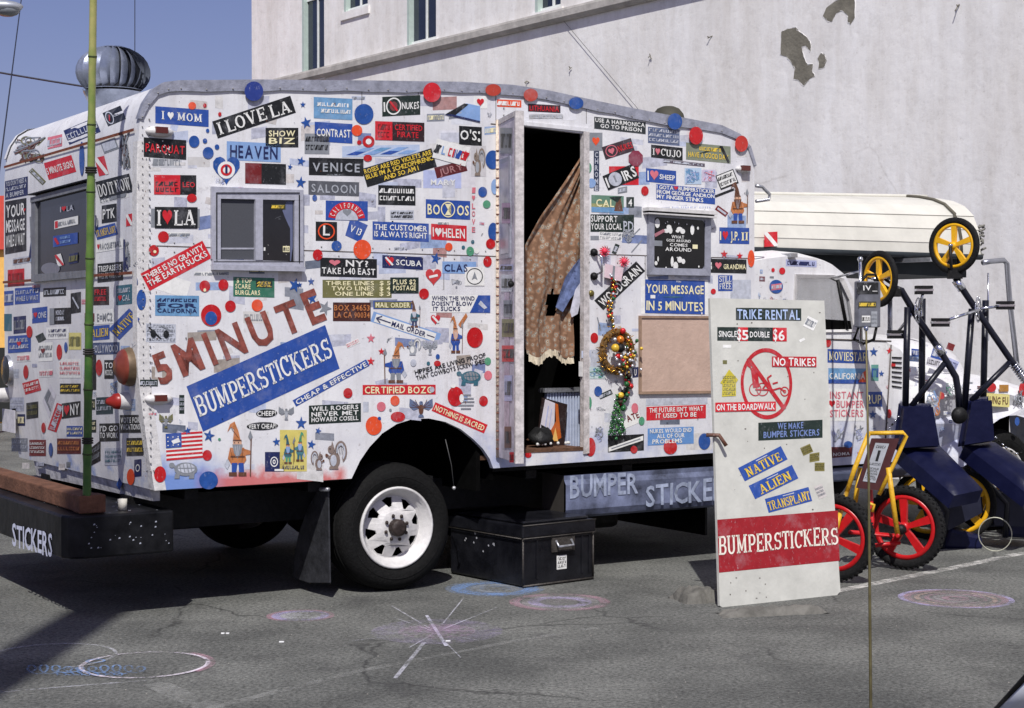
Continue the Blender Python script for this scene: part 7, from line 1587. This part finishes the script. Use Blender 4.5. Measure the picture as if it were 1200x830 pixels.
for j in range(NV):
    for i in range(NU):
        v = 160 + 255 * (j + .5) / NV; f_ = (i + .5) / NU; u = left_edge(v) + (right_edge(v) - left_edge(v)) * f_
        if ((u - 648) / 8) ** 2 + ((v - 351) / 10) ** 2 < 1 or ((u - 647) / 4.5) ** 2 + ((v - 363) / 8) ** 2 < 1: continue
        keep.append((j * (NU + 1) + i, j * (NU + 1) + i + 1, (j + 1) * (NU + 1) + i + 1, (j + 1) * (NU + 1) + i))
mb.add(vs, keep, cur, True); mb.build('cloth', cu_t)
mb = MB(); vs = []; fr = mat((206, 194, 170), .9, 0, .3, 60, name='white_fringe')
for i in range(NU + 1):
    f_ = i / NU; u = left_edge(415) + (right_edge(415) - left_edge(415)) * f_; q_ = side(u, 414 + 5 * math.sin(f_ * 9), .10); q2 = side(u, 423 + 5 * math.sin(f_ * 9) + random.uniform(-2, 2), .10)
    tt = .095 + .011 * math.sin(f_ * 15 + 415 * .02); vs += [Vector((q_.x, tt, q_.z)) - base, Vector((q2.x, tt + random.uniform(-.01, .01), q2.z)) - base]
mb.add(vs, [(2 * i, 2 * i + 1, 2 * i + 3, 2 * i + 2) for i in range(NU)], fr); mb.build('fringe', cu_t)
mb = MB(); rag = mat((96, 110, 150), .9, 0, .6, 26, name='blue_print_cloth'); fw = mat((200, 200, 212), .8, 0, .3, 20, name='white_cloth')
ra_ = [(682, 300), (672, 312), (662, 325), (655, 345), (652, 360), (660, 366), (668, 350), (682, 335)]
vs = [Vector(side(u, v, .07)) + Vector((0, random.uniform(-.01, .01), 0)) - base for u, v in ra_]; mb.add(vs, [tuple(range(len(vs)))[::-1]], rag)
vs = [Vector(side(u, v, .06)) - base for u, v in [(681, 330), (674, 340), (668, 365), (670, 372), (677, 368), (681, 350)]]; mb.add(vs, [tuple(range(len(vs)))[::-1]], fw); mb.build('tie_back', cu_t)
ht = empty('wall_heater', inw(662, 520, .22), ANG, 'ribbed grey metal heater panel low inside the truck doorway', 'heater')
hb_ = side(662, 520, .22); HM = mat((190, 200, 222), .5, .1, .2, name='heater_metal')
hx0, hx1, hz0, hz1 = side(641, 500, .22).x - hb_.x, side(686, 500, .22).x - hb_.x, fz - hb_.z, side(660, 460, .22).z - hb_.z
mb = MB()
k = hx0
while k < hx1: mb.box(k, 0, hz0 + .01, k + .012, .03, hz1, HM); k += .022
mb.build('ribs', ht, kind='stuff'); mb = MB(); mb.box(hx0 - .03, -.02, hz1 + .003, hx1, .05, hz1 + .03, SILV); mb.build('top_rail', ht); mb = MB(); mb.box(hx0, .031, hz0, hx1, .05, hz1, BLKM); mb.build('back_panel', ht)
fp = empty('flame_poster', inw(650, 520, .18), ANG, 'poster of white and orange flames leaning inside the truck doorway', 'poster'); fb_ = side(650, 520, .18)
mb = MB(); FPW = pm(206, 200, 206)
qd = [Vector(side(u, v, .18)) - fb_ for u, v in ((630, 518), (661, 524), (665, 474), (636, 466))]
mb.hexa(qd + [q_ + Vector((0, .012, 0)) for q_ in qd], pm(40, 26, 24)); mb.build('board', fp)
s = Sticker(lambda a, b, off: (qd[0] * (1 - a) + qd[1] * a) * (1 - b) + (qd[3] * (1 - a) + qd[2] * a) * b + Vector((0, -off, 0)))
s.poly([(0, .1), (.1, .98), (.5, .95), (.55, .5), (.4, .05)][::-1], FPW, 0); s.poly([(.5, .95), (.62, .94), (.72, .6), (.86, .2), (.55, .05), (.42, .3), (.6, .55)][::-1], pm(186, 92, 30), 1); s.poly([(.52, .1), (.6, .4), (.75, .1)][::-1], pm(226, 180, 100), 2); s.line(.2, .2, .25, .85, .04, LAV, 2); s.line(.36, .2, .38, .8, .03, LAV, 2); s.build('flame_print', fp)
bgc = empty('black_bag', inw(634, 522, .12), ANG, 'crumpled black bag with small white items on the truck doorway floor', 'bag')
mb = MB(); bpm = mat((10, 10, 11), .6, 0, .3, 10, 1, 20, name='black_plastic'); mb.sphere((0, 0, .05), .07, bpm, 12, sx=1.3, sz=.8)
mb.v = [(x * random.uniform(.75, 1.2), y * random.uniform(.8, 1.15), z * random.uniform(.7, 1.25)) for x, y, z in mb.v]; mb.build('bag_body', bgc); mb = MB()
for k in range(9): mb.sphere((random.uniform(-.12, .2), -.04 + random.uniform(-.02, .02), .012), .011, mat((200, 200, 196), .6, name='white_bits'), 6)
mb.build('small_items', bgc, kind='stuff')
# wreath and Christmas garland --------------------------------------------------------
def onw(u, v, off=.0): q_ = side(u, v, -off); return ORG + D * q_.x + B * q_.y + Vector((0, 0, q_.z))
GOLD = mat((200, 150, 60), .22, .9, .4, 50, .5, 80, name='gold_tinsel'); BEADR = mat((186, 30, 34), .25, .2, .2, name='red_bead'); BEADG = mat((34, 96, 50), .3, .1, .3, name='green_bead'); BEADW = mat((206, 208, 214), .2, .5, .2, name='silver_bead'); BEADY = mat((220, 180, 60), .3, .1, .2, name='yellow_bead')
wr = empty('christmas_wreath', onw(728, 412), 0, 'gold tinsel wreath with silver and red baubles hanging right of the doorway', 'wreath'); wo = Vector(wr.location)
mb = MB()
for k in range(420):
    a = random.uniform(0, 2 * math.pi); rr = random.gauss(1, .14); u = 723 + 17 * rr * math.cos(a); v = 412 + 23 * rr * math.sin(a); p = onw(u, v, random.uniform(.01, .06)) - wo; d = Vector([random.gauss(0, 1) for _ in range(3)]).normalized() * .018; e2 = d.orthogonal().normalized() * .004
    mb.add([p - d, p + e2, p + d, p - e2], [(0, 1, 2, 3)], GOLD)
mb.build('tinsel', wr, kind='stuff')
mb = MB()
mb.tube([onw(723 + 17 * math.cos(R(a)), 412 + 23 * math.sin(R(a)), .03) - wo for a in range(0, 360, 15)], .022, mat((110, 80, 36), .8, 0, .5, 40, 1, 60, name='wreath_straw'), 8, closed=True); mb.build('ring', wr)
mb = MB()
for k in range(70):
    u, v = random.gauss(733, 7), random.gauss(415, 12); mb.sphere(onw(u, v, random.uniform(.03, .09)) - wo, random.uniform(.006, .014), random.choice([BEADW, BEADW, BEADR, GOLD, BEADG, BEADW, BEADY]), 7)
for u, v, r_, m in ((721, 408, .028, BEADY), (727, 398, .026, mat((210, 120, 40), .3, .3, name='orange_bauble')), (730, 388, .02, BEADR), (724, 418, .02, BEADR), (727, 408, .03, BLKM)): mb.sphere(onw(u, v, .07) - wo, r_, m, 10)
mb.build('baubles', wr, kind='stuff')
gr = empty('bead_garland', onw(722, 350), 0, 'string of red and gold beads hanging above the wreath beside the grab handle', 'garland'); go = Vector(gr.location)
mb = MB()
for k in range(80):
    f_ = k / 80; v = 322 + 62 * f_; u = 717 + 3 * math.sin(f_ * 7) + random.uniform(-3, 3); mb.sphere(onw(u, v, random.uniform(.01, .04)) - go, random.uniform(.006, .013), random.choice([GOLD, GOLD, BEADR, BEADW, BEADG]), 6)
mb.build('beads', gr, kind='stuff')
tl_ = empty('bead_garland', onw(735, 455), 0, 'short string of red, black and yellow ornaments hanging below the wreath', 'garland'); to = Vector(tl_.location); mb = MB()
for k in range(34):
    f_ = k / 34; v = 436 + 44 * f_; u = 732 + 4 * math.sin(f_ * 5) + random.uniform(-5, 5) * (1 - f_ * .5); mb.sphere(onw(u, v, random.uniform(.01, .04)) - to, random.uniform(.008, .02), random.choice([BEADR, mat((60, 40, 30), .6, name='brown_bead'), BLKM, BEADG]), 6)
mb.sphere(onw(727.5, 463.5, .03) - to, .022, BEADY, 9); mb.build('ornaments', tl_, kind='stuff')
xt = empty('tree_ornament', onw(722, 515), 0, 'little green beaded Christmas tree ornament near the bottom right of the doorway', 'ornament'); xo = Vector(xt.location); mb = MB()
for k in range(260):
    f_ = random.random() ** .7; v = 462 + 48 * f_; u = 723 + random.uniform(-1, 1) * (1.5 + 9 * f_); mb.sphere(onw(u, v, random.uniform(.005, .035)) - xo, random.uniform(.004, .008), random.choice([BEADG, BEADG, BEADG, mat((90, 150, 80), .3, .2, name='light_green_bead'), BEADW]), 5)
mb.sphere(onw(722, 514, .02) - xo, .012, BEADG, 8); mb.build('beads', xt, kind='stuff')
gf = empty('gift_ornament', onw(718, 325), 0, 'flat pink and white wrapped gift with red bows hanging beside the grab handle', 'ornament'); gof = Vector(gf.location)
mb = MB(); q4 = [(708, 325), (728, 330), (731, 314), (709, 309)]; fr_ = [onw(u, v, .03) - gof for u, v in q4]; bk = [onw(u, v, .004) - gof for u, v in q4]; mb.hexa(fr_ + bk, pm(214, 190, 196)); mb.build('gift_wrap', gf)
mb = MB(); a, b = [onw(717, 327, .031) - gof, onw(720, 328, .031) - gof], [onw(721, 312, .031) - gof, onw(718.5, 311.5, .031) - gof]; mb.add([a[0], a[1], b[0], b[1]], [(0, 1, 2, 3)], GRY)
mb.build('ribbon', gf)
for (u, v) in ((708.5, 294.5), (731.5, 306.5)):
    mb = MB()
    for k in range(12):
        a = 2 * math.pi * k / 12; c0 = onw(u, v, .02) - gof; c1 = onw(u + 7 * math.cos(a), v + 7 * math.sin(a), .035) - gof; c2 = onw(u + 5 * math.cos(a + .35), v + 5 * math.sin(a + .35), .03) - gof
        mb.add([c0, c2, c1], [(0, 1, 2)], pm(214, 40, 70))
    mb.sphere(onw(u, v, .03) - gof, .02, pm(214, 40, 70), 8); mb.build('bow', gf)
# ================================================================= TRIKES
NAV = mat((9, 12, 28), .35, 0, .3, 6, .2, 20, name='navy_tube_paint'); SEATM = mat((5, 10, 46), .36, 0, .35, 4, .35, 14, name='navy_vinyl', spec=.2)
YELM = mat((226, 170, 22), .4, 0, .15, 20, name='yellow_mag_paint'); REDM = mat((186, 20, 26), .35, 0, .2, 20, name='red_mag_paint'); YFR = mat((214, 168, 40), .45, 0, .25, 20, .3, 60, name='yellow_frame_paint')
TYR = mat((13, 13, 14), .8, 0, .4, 60, .6, 120, name='tyre_rubber', spec=.25)
def basis(c, yaw, roll=0):      # wheel axis horizontal, yaw 0 = facing the camera (-Y)
    return Matrix.Translation(c) @ Matrix.Rotation(yaw, 4, 'Z') @ Matrix.Rotation(R(90), 4, 'X') @ Matrix.Rotation(roll, 4, 'Z')
def mag(parent, c, r_, yaw, m, roll=0, tw=.045, knob=False, spokes=5):
    M = basis(c, yaw, roll); ri = r_ - tw * .95
    mb = MB(); N = 40
    prof = [(ri, -.012), (ri, .012), (ri * .90, .014), (ri * .86, .01), (ri * .86, -.01), (ri * .90, -.014), (ri, -.012)]
    mb.lathe(prof, m, M, N)
    for k in range(spokes):
        a = 2 * math.pi * k / spokes; ca, sa = math.cos(a), math.sin(a)
        def pt(rr, w_, z): return M @ Vector((rr * ca - w_ * sa, rr * sa + w_ * ca, z))
        w0, w1 = ri * .075, ri * .13; r0, r1 = ri * .1, ri * .88
        mb.hexa([pt(r0, -w0, .016), pt(r0, w0, .016), pt(r1, w1, .011), pt(r1, -w1, .011), pt(r0, -w0, -.016), pt(r0, w0, -.016), pt(r1, w1, -.011), pt(r1, -w1, -.011)], m)
    mb.lathe([(0, .03), (ri * .13, .03), (ri * .17, .018), (ri * .17, -.018), (ri * .13, -.03), (0, -.03)], m, M, 18)
    wo_ = mb.build('wheel', parent)
    mb = MB(); pr_ = [(ri * .99, .0), (ri, .014), (ri + tw * .3, tw * .42), (ri + tw * .7, tw * .4), (r_, tw * .16), (r_, -tw * .16), (ri + tw * .7, -tw * .4), (ri + tw * .3, -tw * .42), (ri, -.014)]
    mb.lathe(pr_, TYR, M, 44)
    if knob:
        for k in range(44):
            a = 2 * math.pi * k / 44
            for z, rr in ((0, r_), (tw * .3, r_ - .006), (-tw * .3, r_ - .006)):
                a2 = a + (0 if z == 0 else math.pi / 44); ca, sa = math.cos(a2), math.sin(a2)
                def pt(x, y, h): return M @ Vector(((rr + x) * ca - y * sa, (rr + x) * sa + y * ca, z + h))
                e = .006
                mb.hexa([pt(-.004, -e, -e), pt(-.004, e, -e), pt(-.004, e, e), pt(-.004, -e, e), pt(.006, -e, -e), pt(.006, e, -e), pt(.006, e, e), pt(.006, -e, e)][::1], TYR)
    mb.build('tyre', wo_)
    mb = MB(); mb.tube([M @ Vector((0, 0, -.06)), M @ Vector((0, 0, .06))], .012, CHR, 8); mb.build('axle', wo_)
    return wo_
def pedal(mb, p):
    mb.box(p.x - .055, p.y - .04, p.z - .03, p.x + .055, p.y + .04, p.z - .008, BLKM); mb.box(p.x - .055, p.y - .04, p.z + .008, p.x + .055, p.y + .04, p.z + .03, BLKM); mb.box(p.x - .058, p.y - .045, p.z - .008, p.x + .058, p.y + .045, p.z + .006, CHR)
    for dx in (-.048, .044): mb.box(p.x + dx, p.y - .03, p.z - .012, p.x + dx + .006, p.y + .03, p.z + .018, CHR)
    mb.box(p.x - .03, p.y - .01, p.z - .006, p.x + .03, p.y + .01, p.z + .012, BLKM)
def upright_trike(d, label):
    Y = d['Y']; o = gnd(*d['base']); root = empty('pedal_trike', o, 0, label, 'trike', 'blue trikes standing on end'); O = Vector(o)
    P = lambda u, v, dy=0: at(u, v, Y + dy) - O
    mag(root, P(*d['wheel']), .2, d['yaw'], YELM, d.get('roll', .3), .042)
    mb = MB()
    w_ = P(*d['wheel']); nk = P(*d['neck'])
    ax_ = Vector((math.sin(d['yaw']), -math.cos(d['yaw']), 0))
    for s_ in (-1, 1): mb.tube([w_ + ax_ * .05 * s_, nk + ax_ * .045 * s_ + Vector((0, 0, .03)), nk], .011, BLKM, 8)
    mb.box(nk.x - .045, nk.y - .04, nk.z - .03, nk.x + .045, nk.y + .04, nk.z + .03, BLKM); mb.build('fork', root)
    mb = MB(); mb.tube([P(*p) for p in d['tube']], .024, NAV, 10); mb.build('main_tube', root)
    mb = MB(); mb.tube([P(*p) for p in d['brace']], .021, NAV, 10); mb.build('brace_tube', root)
    for (a, b, dy) in d['posts']:
        mb = MB(); mb.tube([P(*a, dy), P(*b, dy)], .024, NAV, 10); mb.build('upright_tube', root)
    mb = MB(); c_ = P(*d['clamp']); dr = (P(*d['tube'][-1]) - P(*d['tube'][0])).normalized(); mb.tube([c_ - dr * .04, c_ + dr * .04], .032, CHR, 12); mb.build('clamp', root)
    ck = P(*d['crank']); M = basis(ck + Vector((0, -.05, 0)), R(60))
    mb = MB(); mb.lathe([(.085, -.002), (.085, .002), (.075, .003), (.075, -.003), (.085, -.002)], CHR, M, 26); mb.lathe([(0, .004), (.035, .004), (.035, -.004), (0, -.004)], CHR, M, 16)
    for k in range(5):
        a = 2 * math.pi * k / 5; mb.tube([M @ Vector((.02 * math.cos(a), .02 * math.sin(a), 0)), M @ Vector((.08 * math.cos(a), .08 * math.sin(a), 0))], .005, CHR, 5)
    for k in range(30):
        a = 2 * math.pi * k / 30; mb.tube([M @ Vector((.084 * math.cos(a), .084 * math.sin(a), 0)), M @ Vector((.092 * math.cos(a), .092 * math.sin(a), 0))], .003, CHR, 4)
    mb.build('chainring', root)
    for q_, s_ in zip(d['pedals'], (-.12, .08)):
        mb = MB(); pp = P(*q_, s_); mb.tube([ck + Vector((0, s_ * .6, 0)), pp], .011, CHR, 8); a = mb.build('crank_arm', root); mb = MB(); pedal(mb, pp); mb.build('pedal', root)
    def slabm(q_, th, dy0, name, m=SEATM):      # cushion from a pixel outline, tapered at the rim
        fr_ = [P(u, v, dy0) for u, v in q_]; c_ = sum(fr_, Vector()) / len(fr_); n = len(fr_); mb = MB()
        ring2 = [c_ + (p - c_) * 1.0 + Vector((0, th * .35, 0)) for p in fr_]; ring0 = [c_ + (p - c_) * .86 + Vector((0, -th * .15, 0)) for p in fr_]; ring3 = [p + Vector((0, th, 0)) for p in fr_]
        vs = ring0 + ring2 + ring3
        mb.add(vs, [tuple(range(n))] + [(r_ * n + i, r_ * n + (i + 1) % n, (r_ + 1) * n + (i + 1) % n, (r_ + 1) * n + i) for r_ in (0, 1) for i in range(n)] + [tuple(range(2 * n, 3 * n))[::-1]], m)
        return mb.build(name, root, bevel=.02)
    slabm(d['back'], .10, -.1, 'seat_back')
    # long cushion sloping towards the viewer
    pts0 = d['seat']      # [(u,v,dy)...] quad: top-left, top-right, bottom-right, bottom-left
    q_ = [P(*p) for p in pts0]; th = Vector((-.03, .03, -.09)); mb = MB(); NN = 8; vs = []
    for j in range(NN + 1):
        f_ = j / NN
        for i in range(NN + 1):
            g_ = i / NN; a = q_[0].lerp(q_[1], g_); b = q_[3].lerp(q_[2], g_); p = a.lerp(b, f_)
            e = 1 - max(abs(2 * g_ - 1), abs(2 * f_ - 1)) ** 4; vs.append(p + Vector((.01, -.03, .035)) * e)
    mb.add(vs, [(j * (NN + 1) + i, j * (NN + 1) + i + 1, (j + 1) * (NN + 1) + i + 1, (j + 1) * (NN + 1) + i) for j in range(NN) for i in range(NN)], SEATM, True)
    rim_ = [q_[0], q_[1], q_[2], q_[3]]; mb.add(rim_ + [p + th for p in rim_], [(0, 1, 5, 4), (1, 2, 6, 5), (2, 3, 7, 6), (3, 0, 4, 7), (4, 5, 6, 7)], SEATM); mb.build('seat', root)
    slabm(d['panel'], .05, .0, 'leg_panel', mat((12, 16, 40), .5, 0, .3, 6, name='dark_panel'))
    f0 = [P(*p) for p in d['foot']]; mb = MB()
    mb.hexa([f0[0], f0[1], f0[2], f0[3]] + [p + Vector((0, .28, 0)) for p in f0], SEATM); mb.build('footrest', root, bevel=.03)
    for (u, v, dy, yaw, rr) in d['lower']:
        c_ = at(u, v, Y + dy); c_.z = max(rr + .002, min(c_.z, rr + .35)); mag(root, c_ - O, rr, yaw, YELM, .5, .045)
    mb = MB(); a = P(*d['lowax'][0]); b = P(*d['lowax'][1]); mb.tube([a, b], .02, CHR, 8); mb.tube([a, a + Vector((.05, .1, -.3))], .02, NAV, 8); mb.tube([P(*d['seat'][0][:2], .1), a, b, P(*d['foot'][0])], .022, NAV, 8); mb.build('axle_frame', root)
    mb = MB(); cps = d['chain']
    for k in range(len(cps) - 1):
        a, b = P(*cps[k]), P(*cps[k + 1]); L_ = (b - a).length; n = max(1, int(L_ / .03))
        for i in range(n): p = a.lerp(b, i / n); mb.tube([p, p + (b - a).normalized() * .018], .007, BLKM if i % 2 else CHR, 5)
    mb.build('chain', root, kind='stuff')
    return root
T1 = dict(Y=11.55, base=(1085, 643), wheel=(1030, 327), yaw=R(-64), neck=(1047, 343), tube=[(1049, 338), (1056, 340), (1075, 372), (1101, 410), (1110, 425), (1120, 442), (1123, 460), (1124, 478)], brace=[(1107, 426), (1068, 476)],
          posts=[((1063.5, 360), (1061, 480), .0), ((1081, 350), (1080, 480), .12)], clamp=(1101, 410), crank=(1074, 364), pedals=[(1082.5, 340), (1050, 392)],
          back=[(1060, 477), (1092, 477), (1100, 522), (1054, 525)], seat=[(1053, 525, .0), (1101, 522, .1), (1152, 574, -.35), (1118, 581, -.45)], panel=[(1092, 578), (1150, 576), (1152, 600), (1110, 622), (1098, 615)],
          foot=[(1103, 645), (1153, 646), (1152, 628), (1112, 618)], lower=[(1124, 590, .1, R(-25), .26), (1086, 592, .5, R(-30), .26)], lowax=[(1075, 548), (1110, 600)], chain=[(1062, 478), (1050, 492), (1040, 505)])
upright_trike(T1, 'left blue pedal trike standing on end, its yellow wheel turned edge-on near the mirror')
T2 = dict(Y=11.6, base=(1165, 640), wheel=(1118, 288), yaw=R(-46), neck=(1119, 322), tube=[(1120, 326), (1124, 333), (1144, 363), (1186, 424), (1196, 436)], brace=[(1184, 424), (1138, 470)],
          posts=[((1139, 362), (1130, 480), .0), ((1155, 352), (1152, 478), .12)], clamp=(1124, 334), crank=(1144, 363), pedals=[(1102, 378), (1178, 358)],
          back=[(1140, 471), (1160, 469), (1163, 516), (1131, 521)], seat=[(1130, 522, .0), (1160, 516, .1), (1225, 560, -.35), (1205, 580, -.45)], panel=[(1160, 578), (1215, 576), (1215, 618), (1164, 616)],
          foot=[(1178, 630), (1215, 632), (1215, 612), (1186, 608)], lower=[(1157, 580, .2, R(-25), .26), (1190, 585, .45, R(-25), .26)], lowax=[(1140, 548), (1180, 590)], chain=[(1166, 512), (1178, 524), (1190, 532), (1200, 530)])
t2 = upright_trike(T2, 'right blue pedal trike on end, its yellow wheel raised highest in front of the boat')
O2 = Vector(t2.location); mb = MB(); cpos = at(1124, 487, 11.4) - O2; mb.lathe([(0, -.03), (.045, -.03), (.06, 0), (.05, .03), (0, .035)], BLKM, basis(cpos, R(10)), 20); mb.build('horn', t2)
pp = [at(1187, 426, 11.6) - O2, at(1202, 446, 11.6) - O2]; mb = MB(); ax0 = (pp[1] - pp[0]).normalized(); e1 = ax0.orthogonal().normalized(); e2 = ax0.cross(e1)
mb.tube([pp[0] + ax0 * (k / 60) * .16 + (e1 * math.cos(k * .9) + e2 * math.sin(k * .9)) * .03 for k in range(60)], .007, CHR, 5); mb.build('spring', t2)
# red-wheeled trike with yellow frame ------------------------------------------------
rt = empty('red_wheeled_trike', gnd(1060, 668), 0, 'trike with red mag wheels and yellow frame carrying a price board', 'trike'); RO = Vector(rt.location)
YR = RO.y; YL = gnd(995, 682).y
mag(rt, at(1060, 618, YR) - RO, .268, R(-36), REDM, .35, .06, True)
c_ = at(977, 630, YL) - RO; mag(rt, c_, .268, R(-36), REDM, .9, .06, True)
A = lambda u, v, Y=YR - .12: at(u, v, Y) - RO
for pts, r_, nm in (([A(1018, 508), A(1058, 507), A(1062, 511), A(1047, 545), A(1030, 580)], .014, 'frame_hoop'), ([A(1018, 508), A(1002, 548), A(992, 578)], .016, 'frame_hoop'), ([A(1041, 548), A(1046, 585), A(1052, 628)], .017, 'fork_leg'), ([A(1008, 548, YR + .0), A(1004, 575, YR), A(1002, 590, YR)], .016, 'fork_leg'),
                    ([A(992, 578), A(985, 600, YL), A(978, 628, YL - .1)], .016, 'fork_leg')):
    mb = MB(); mb.tube(pts, r_, YFR, 10); mb.build(nm, rt)
mb = MB(); mb.tube([A(1052, 628, YR - .14), A(1052, 628, YR + .1), c_ + Vector((.12, .1, .02))], .014, REDM, 8); mb.tube([A(1020, 640, YR), A(1055, 636, YR)], .014, REDM, 8); mb.tube([A(1020, 636, YR - .1), A(1022, 610, YR - .1), A(1020, 575, YR)], .016, REDM, 8); mb.build('axle_beam', rt)
mb = MB(); mb.lathe([(0, .02), (.03, .02), (.035, -.02), (0, -.02)], BLKM, basis(A(1055, 621, YR - .05), R(-36)), 16); mb.build('hub_brake', rt); mb = MB(); mb.tube([A(1018, 590), A(1024, 592), A(1022, 600)], .012, YFR, 6); mb.build('brake_lever', rt)
mb = MB(); q_ = [A(1004, 572), A(1032, 575), A(1054, 514), A(1022, 514)]; mb.hexa([p + Vector((0, -.0, 0)) for p in q_] + [p + Vector((0, .02, 0)) for p in q_], mat((66, 24, 26), .6, 0, .3, name='maroon_board')); pb_ = mb.build('price_board', rt)
s = Sticker(quadfn([(1011, 564), (1026, 566), (1042, 520), (1026, 519)], lambda u, v, off: at(u, v, YR - .122 - off) - RO)); s.rect(0, 0, 1, 1, SIL, 0); scribble(s, .1, .05, .9, .38, BLK, 5, 1, 6); s.text('1', .42, .55, .62, .82, BLK); scribble(s, .1, .42, .9, .5, BLK, 1, 1, 5); scribble(s, .15, .86, .85, .95, BLK, 1, 1, 4); s.build('price_notice', pb_)
# steel hoop and bits beside the trikes -----------------------------------------------
hp = empty('wire_hoop', gnd(1166, 646), 0, 'thin pale wire hoop leaning beside the blue trikes', 'hoop'); mb = MB(); M = basis(Vector((0, 0, .118)), R(-15)); mb.tube([M @ Vector((.112 * math.cos(R(a)), .118 * math.sin(R(a)), 0)) for a in range(0, 360, 12)], .004, mat((176, 176, 160), .5, .4, name='pale_wire'), 6, closed=True); mb.build('hoop_ring', hp)
# foreground car: whip antenna and the corner of its roof -------------------------------
CB_ = mat((40, 60, 110), .25, .2, .1, 4, name='car_paint'); c0 = Vector((.95, 1.62, 0))
ca = empty('parked_car', Vector((1.25, 2.0, 0)), 0, 'blue car in the near right corner showing only chrome edge and whip antenna', 'car'); CO = Vector(ca.location)
aY = 3.0
mb = MB(); base_ = at(1021, 900, aY) - CO; mb.tube([at(1015, 385, aY) - CO, at(1018, 560, aY) - CO, at(1020.5, 830, aY) - CO, base_], [.0018, .0024, .003, .0035], mat((104, 96, 62), .5, .3, .4, 30, name='antenna_metal'), 8); mb.sphere(at(1015, 385, aY) - CO, .005, CHR, 6); mb.build('antenna', ca)
zf = (base_ + CO).z
mb = MB()   # bonnet and wing, wholly below the frame
prof = [(.30, .35), (.30, .62), (.34, .74), (.48, zf - .03), (.9, zf), (1.6, zf + .01)]
ys = [1.6, 2.2, 2.9, 3.4, 3.7, 3.8]; dz = [0, .0, 0, -.05, -.14, -.3]
prof = [(at(1021, 900, aY).x - .16 + a - .30, b) for a, b in prof]
vs = [(a - CO.x, y - CO.y, max(.3, b + d_)) for y, d_ in zip(ys, dz) for a, b in prof]; n = len(prof)
mb.add(vs, [(j * n + i, j * n + i + 1, (j + 1) * n + i + 1, (j + 1) * n + i) for j in range(len(ys) - 1) for i in range(n - 1)], CB_, True); mb.build('wing', ca)
CB2 = mat((60, 84, 150), .3, .1, .1, name='blue_trim'); mb = MB(); e0, e1 = at(1164, 850, 1.5) - CO, at(1219, 796, 1.35) - CO; mb.tube([e0, e1], .009, mat((206, 210, 220), .3, .1, .1, name='chrome_highlight_paint'), 8); mb.tube([e0 + Vector((.012, 0, -.008)), e1 + Vector((.014, 0, -.009))], .007, CB2, 8); mb.tube([e0 + Vector((-.007, 0, .004)), e1 + Vector((-.009, 0, .005))], .0025, BLKM, 8); mb.build('windscreen_trim', ca)  # pale tube: bright highlight of the chrome put into the colour
mb = MB(); mb.lathe([(.31, -.02), (.31, .16), (.25, .18), (.2, .18)], TYR, Matrix.Translation((vs[0][0] + .02, 1.2, .31 - CO.z)) @ Matrix.Rotation(R(90), 4, 'Y'), 28); mb.build('wheel', ca)
